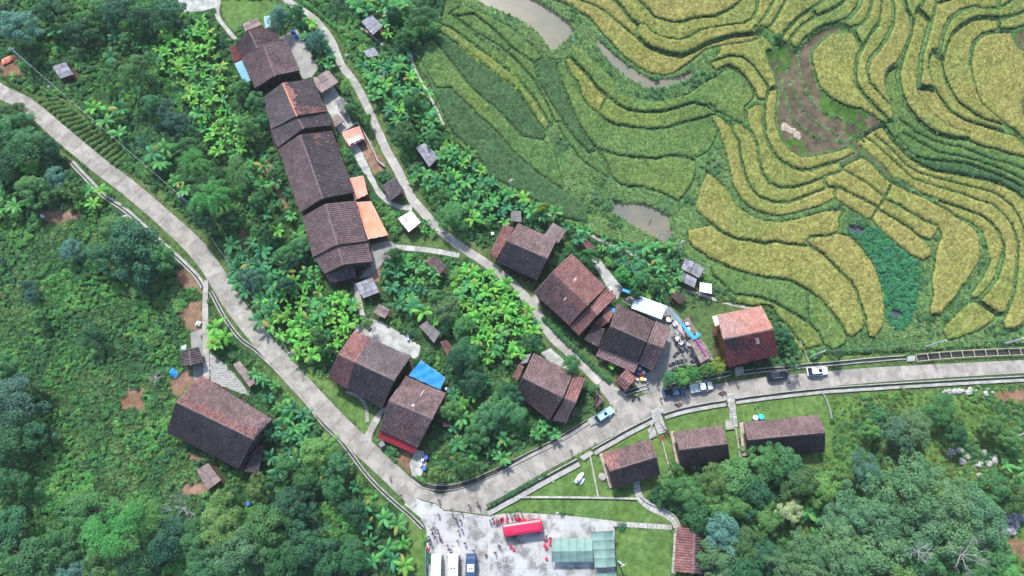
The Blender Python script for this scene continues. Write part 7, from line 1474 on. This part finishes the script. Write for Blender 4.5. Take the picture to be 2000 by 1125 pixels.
sel = np.where(east, np.where(f_ < .42, 1, np.where(f_ < .62, 3, np.where(f_ < .72, 2, 3))), np.where(west, np.where(f_ < .36 - .14 * (Y < 45), 0, np.where(f_ < .6 - .1 * (Y < 45), 1, np.where(f_ < .95, 2, 4))), np.where(f_ < .4, 0, np.where(f_ < .62, 1, np.where(f_ < .93, 2, 4)))))
scl = (.5 + .75 * vn(X, Y, 3.3, 320)) * np.where(west & (Y < 45) & (Y > 0), .8, 1.0) * np.where(east, .72, 1.0) * rng.uniform(.6, 1.35, len(X)) * (.6 + .8 * vn(X, Y, 8, 340)) * np.where(near, .55, 1.0) * np.where((vn(X, Y, 11, 330) > .6) & ~east, 1.0, .85)
gs = (vn(X, Y, 9, 350) > .52) & (rng.random(len(X)) < .7) & (Y < 60)
for mk, lo_, hi_ in (('g_rice', 0, .5), ('f_mid', .5, 2)):
    s_ = gs & (vn(X, Y, 4, 351) >= lo_) & (vn(X, Y, 4, 351) < hi_); scatter('tall_grass', np.stack([X[s_], Y[s_], 0 * X[s_] - .03], 1), rng.uniform(.9, 1.5, s_.sum()), [proto('tall_grass_tuft', V, F_, M[mk]) for V, F_ in GRS], 'tall ' + ('pale' if lo_ == 0 else 'deep') + ' green grass in the open patches of the slopes', 'grass')
sel = np.where(gs, 9, sel)
for k, (mk, lb) in enumerate((('f_dark', "dark green undergrowth covering the slopes"), ('f_mid', "mid green undergrowth covering the slopes"), ('f_bright', "bright green undergrowth in irregular patches"), ('f_olive', "olive undergrowth, mostly on the right-hand slope"), ('f_blue', "blue-green undergrowth in scattered patches"))):
    i = sel == k; prs = [proto("undergrowth_clump", V, F_, M[mk]) for V, F_ in SHR]; scatter("undergrowth", np.stack([X[i], Y[i], 0 * X[i] - .05], 1), scl[i], prs, lb, "undergrowth")
# rest of the banana plants as one mass per tone
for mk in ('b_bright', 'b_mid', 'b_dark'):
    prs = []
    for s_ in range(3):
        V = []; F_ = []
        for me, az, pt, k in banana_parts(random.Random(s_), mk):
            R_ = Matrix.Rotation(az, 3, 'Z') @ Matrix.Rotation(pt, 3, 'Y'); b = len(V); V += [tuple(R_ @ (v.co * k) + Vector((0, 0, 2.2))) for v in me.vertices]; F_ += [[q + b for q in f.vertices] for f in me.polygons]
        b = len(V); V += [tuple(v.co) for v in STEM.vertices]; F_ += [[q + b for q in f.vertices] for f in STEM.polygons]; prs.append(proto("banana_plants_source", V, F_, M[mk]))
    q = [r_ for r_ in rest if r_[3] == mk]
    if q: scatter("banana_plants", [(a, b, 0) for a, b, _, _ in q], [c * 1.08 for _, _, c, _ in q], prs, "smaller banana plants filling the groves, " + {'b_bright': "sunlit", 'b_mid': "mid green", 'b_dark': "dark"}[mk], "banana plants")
# grass tufts on verges, yards' edges and terrace banks; weeds
sp_ = .62; X, Y = np.meshgrid(np.arange(-125, 125, sp_), np.arange(-44, 128, sp_)); X = X.ravel() + rng.uniform(-.3, .3, X.size); Y = Y.ravel() + rng.uniform(-.3, .3, Y.size); zz = zone_at(X, Y)
k = (zz == GRASS) & (rng.random(X.size) < .45) | (zz == LAWN) & (rng.random(X.size) < .025); 
gi_ = np.clip(((X - TX0) / C).astype(int), 0, nx - 1); gj_ = np.clip(((Y - TY0) / C).astype(int), 0, ny - 1); inT = (X > TX0) & (X < TX1) & (Y > TY0) & (Y < TY1) & (zz == PADDY)
bank = inT & ~isr[gj_, gi_] & ~ism[gj_, gi_] & ~watermask[gj_, gi_] & ~weedmask[gj_, gi_] & (bund[gj_, gi_] != 2)
PX = np.concatenate([X[k], X[bank]]); PY = np.concatenate([Y[k], Y[bank]]); PZ = np.concatenate([0 * X[k] + .0, tz[gj_[bank], gi_[bank]]]); sc2 = np.concatenate([rng.uniform(.3, .6, k.sum()), rng.uniform(.5, 1.0, bank.sum()) * np.where(bund[gj_[bank], gi_[bank]] == 1, .55, 1.0)])
mixn = vn(PX, PY, 5, 400) + rng.uniform(-.2, .2, len(PX))
for nm, mk, s_, lb in (("a", 'g_teal', mixn < .2, "mid green grass tufts on banks and verges"), ("b", 'g_rice', (mixn >= .2) & (mixn < .5), "olive grass tufts on banks and verges"), ("c", 'g_light', mixn >= .5, "grey-green grass tufts on banks and verges")):
    scatter("grass_tufts", np.stack([PX[s_], PY[s_], PZ[s_]], 1), sc2[s_], [proto("grass_tuft", V, F_, M[mk]) for V, F_ in GRS], lb, "grass")
b2 = bank & (vn(X, Y, 4, 410) > .6) & (rng.random(X.size) < .22) & (bund[gj_, gi_] == 0); 
for mk, lo_, hi_ in (('f_mid', 0, .5), ('f_grey', .5, 2)):
    s_ = b2 & (vn(X, Y, 3, 412) >= lo_) & (vn(X, Y, 3, 412) < hi_); scatter("bank_weeds", np.stack([X[s_], Y[s_], tz[gj_[s_], gi_[s_]]], 1), rng.uniform(.35, .75, s_.sum()), [proto("bank_weed", V, F_, M[mk]) for V, F_ in SHR], "leafy weeds on the banks between the green terraces", "weeds")
w_ = inT & weedmask[gj_, gi_]; scatter("aquatic_weed", np.stack([X[w_], Y[w_], tz[gj_[w_], gi_[w_]] - .15], 1), rng.uniform(.4, .8, w_.sum()), [proto("weed_clump", V, F_, M['weed']) for V, F_ in SHR], "bright blue-green water weed filling the narrow pond", "water weed")
# terraces outside, left fields: yellow flowering patch
t_ = rng.uniform(0, 1, 260); fx = 902 + t_ * 118 + rng.normal(0, 5, 260); fy = 88 + t_ * 82 + rng.normal(0, 7, 260); pf = atF(np.stack([fx, fy], 1)); scatter("yellow_crop", np.concatenate([pf, (FZ(pf[:, 0], pf[:, 1]) + .15)[:, None]], 1), rng.uniform(.35, .6, 260), [proto("yellow_clump", V, F_, M['f_olive' if i % 2 else 'f_yellow']) for i, (V, F_) in enumerate(SHR)], "yellow-leaved crop strip between the dark green rice plots", "crop")
# ---- rows of clipped shrubs beside the road and hedges
r = np.random.default_rng(77); V, F_ = blob_leaves(np.array([[0, 0, .35], [.2, .1, .3], [-.2, .1, .3], [0, -.22, .3]]), np.array([.42, .3, .3, .3]), 70, .16, r, up=.8); CL = meshdata("clipped_shrub", V, F_, M['f_olive'])
def shrub_row(a, b, n, label, group, s=1.0, m='f_olive', z=0):
    for i in range(n):
        t = i / max(1, n - 1); p = at(a[0] + (b[0] - a[0]) * t, a[1] + (b[1] - a[1]) * t, .5); x, y = p.x + random.uniform(-.12, .12), p.y + random.uniform(-.12, .12)
        o = link("clipped_shrub", CL, None, (x, y, z), (0, 0, random.uniform(0, 6))); k = s * random.uniform(.85, 1.2); o.scale = (k, k, k); o.material_slots[0].link = 'OBJECT'; o.material_slots[0].material = M[m]; tag(o, label, "shrub", group)
for rI in range(6):
    f = rI / 5; a = (78 + f * 32, 195 - f * 2); b = (226 + f * 24, 322 - f * 22); shrub_row(a, b, 17, "small clipped shrub in the planted rows above the main road", "rows of clipped shrubs above the main road", 1.15)
shrub_row((4, 148), (36, 172), 7, "clipped shrub in the short row at the left edge by the road", "short row of clipped shrubs by the road", 1.1); shrub_row((40, 222), (168, 326), 26, "low shrub in the single row between main road and drain", "single row of shrubs beside the main road", .75)
for (a, b, n, s_) in (((590, 0), (662, 58), 16, 1.2), ((664, 66), (700, 125), 14, 1.1), ((700, 130), (724, 178), 10, 1.0)): shrub_row(a, b, n, "shrub in the bright hedge along the right side of the upper lane", "bright hedge along the upper lane", s_, 'f_bright')
for (a, b, n) in (((910, 507), (965, 545), 10), ((965, 545), (1030, 600), 14), ((1062, 622), (1105, 665), 14), ((1105, 665), (1190, 745), 22), ((1075, 622), (1130, 672), 14)): shrub_row(a, b, n, "shrub in the green bank hedge beside the middle lane", "bank hedge beside the middle lane", 1.25, 'f_mid')
for (a, b, n) in (((955, 990), (1000, 966), 11), ((1000, 966), (1065, 928), 14)): shrub_row(a, b, n, "low shrub in the hedge between the valley road and its drain", "low hedge beside the valley road", .85, 'f_dark')
for (a, b, n) in (((738, 860), (770, 900), 8), ((815, 933), (830, 942), 4)): shrub_row(a, b, n, "flower-bed shrub below the red-awning house", "flower bed below the red-awning house", .9, 'f_bright')

def finish_labels():
    by = {}
    for o in bpy.data.objects:
        if o.parent is None and 'category' in o and 'group' in o and o['category'] in ('tree', 'bush', 'bamboo', 'rock', 'straw', 'chair', 'cable'): by.setdefault(o['label'], []).append(o)
    W_ = ["leftmost", "second from left", "third from left", "fourth from left", "fifth from left", "sixth from left", "seventh from left", "eighth from left", "ninth from left", "tenth from left", "eleventh from left", "twelfth from left", "13th from left", "14th from left"]
    for lb, os_ in by.items():
        if 1 < len(os_) <= 14 and len(lb.split()) < 13:
            os_.sort(key=lambda o: o.location.x)
            for i, o in enumerate(os_): o['label'] = lb + ", " + (W_[i] if i < len(os_) - 1 else "rightmost")
finish_labels()

# ---- thin air: one closed box of pale haze round the camera and the scene
mb = MB(); mb.box((0, 150, 75), (2900, 2900, 156)); hz = mb.build("haze", [bpy.data.materials.new("pale_haze")]); hm = hz.data.materials[0]; hm.use_nodes = True; hn = hm.node_tree; hn.nodes.clear()
vo = hn.nodes.new("ShaderNodeVolumePrincipled"); vo.inputs["Color"].default_value = (0.88, 0.95, 1.0, 1); vo.inputs["Density"].default_value = 0.00011; ho = hn.nodes.new("ShaderNodeOutputMaterial"); hn.links.new(vo.outputs[0], ho.inputs["Volume"])
hz['kind'] = "stuff"; hz['label'] = "thin pale haze over the whole valley"
# ================================================================ ground sheet
ax = np.concatenate([-np.geomspace(900, 176, 14), np.arange(-172, 176, .55), np.geomspace(178, 900, 14)])
ay = np.concatenate([-np.geomspace(900, 62, 14), np.arange(-58, 142, .55), np.geomspace(145, 1200, 16)])
gx, gy = np.meshgrid(ax, ay); zo = zone_at(gx + (vn(gx, gy, 1.3, 71) - .5) * 1.1, gy + (vn(gx, gy, 1.3, 72) - .5) * 1.1)
zo = np.where((np.abs(gx) > 176) | (gy > 138) | (gy < -66), WILD, zo); zs = zone_at(gx, gy)
n1, n2, n3 = vn(gx, gy, 1.1, 61)[..., None], vn(gx, gy, 4.5, 62)[..., None], vn(gx, gy, 14, 63)[..., None]
cw = np.array([.035, .1, .04]) * (.6 + .8 * n1) + np.array([.03, .02, .0]) * n2
east = ((gx > 60) & (gy < 28))[..., None]; cw = np.where(east, np.array([.13, .235, .06]) * (.7 + .6 * n1) + np.array([.07, .02, .01]) * n3, cw)
cl = np.array([.15, .265, .075]) * (.72 + .35 * n1) + np.array([.1, .07, .015]) * (n2 - .3) * n3
cg = np.array([.1, .18, .06]) * (.7 + .5 * n1) + np.array([.1, .05, .03]) * n2 * n3
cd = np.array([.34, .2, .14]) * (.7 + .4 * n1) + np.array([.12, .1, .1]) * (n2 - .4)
cols = cw
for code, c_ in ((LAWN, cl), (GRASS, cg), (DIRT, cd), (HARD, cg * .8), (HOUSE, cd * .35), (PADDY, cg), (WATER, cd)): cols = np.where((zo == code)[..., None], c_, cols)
gz = np.where(zs == PADDY, -1.2, 0.0)
wm_ = (zo == WILD) & (zs == WILD); gz = gz + np.where(wm_, .25 * (vn(gx, gy, 2.2, 81) - .5), 0) + np.where(np.abs(gx) > 170, 0, 0) - .02
far = np.clip((np.maximum(np.abs(gx) - 180, gy - 150)) / 400, 0, 1) * (gx < 175); gz = gz + far * 30 * vn(gx, gy, 180, 90)
sh = gx.shape; id_ = np.arange(sh[0] * sh[1]).reshape(sh)
Fq = np.stack([id_[:-1, :-1].ravel(), id_[:-1, 1:].ravel(), id_[1:, 1:].ravel(), id_[1:, :-1].ravel()], 1)
me = meshdata("ground", np.stack([gx.ravel(), gy.ravel(), gz.ravel()], 1), Fq, M['ground'], pcols=np.clip(cols, .01, 1).reshape(-1, 3), smooth=True)
tag(link("ground", me), kind="structure")
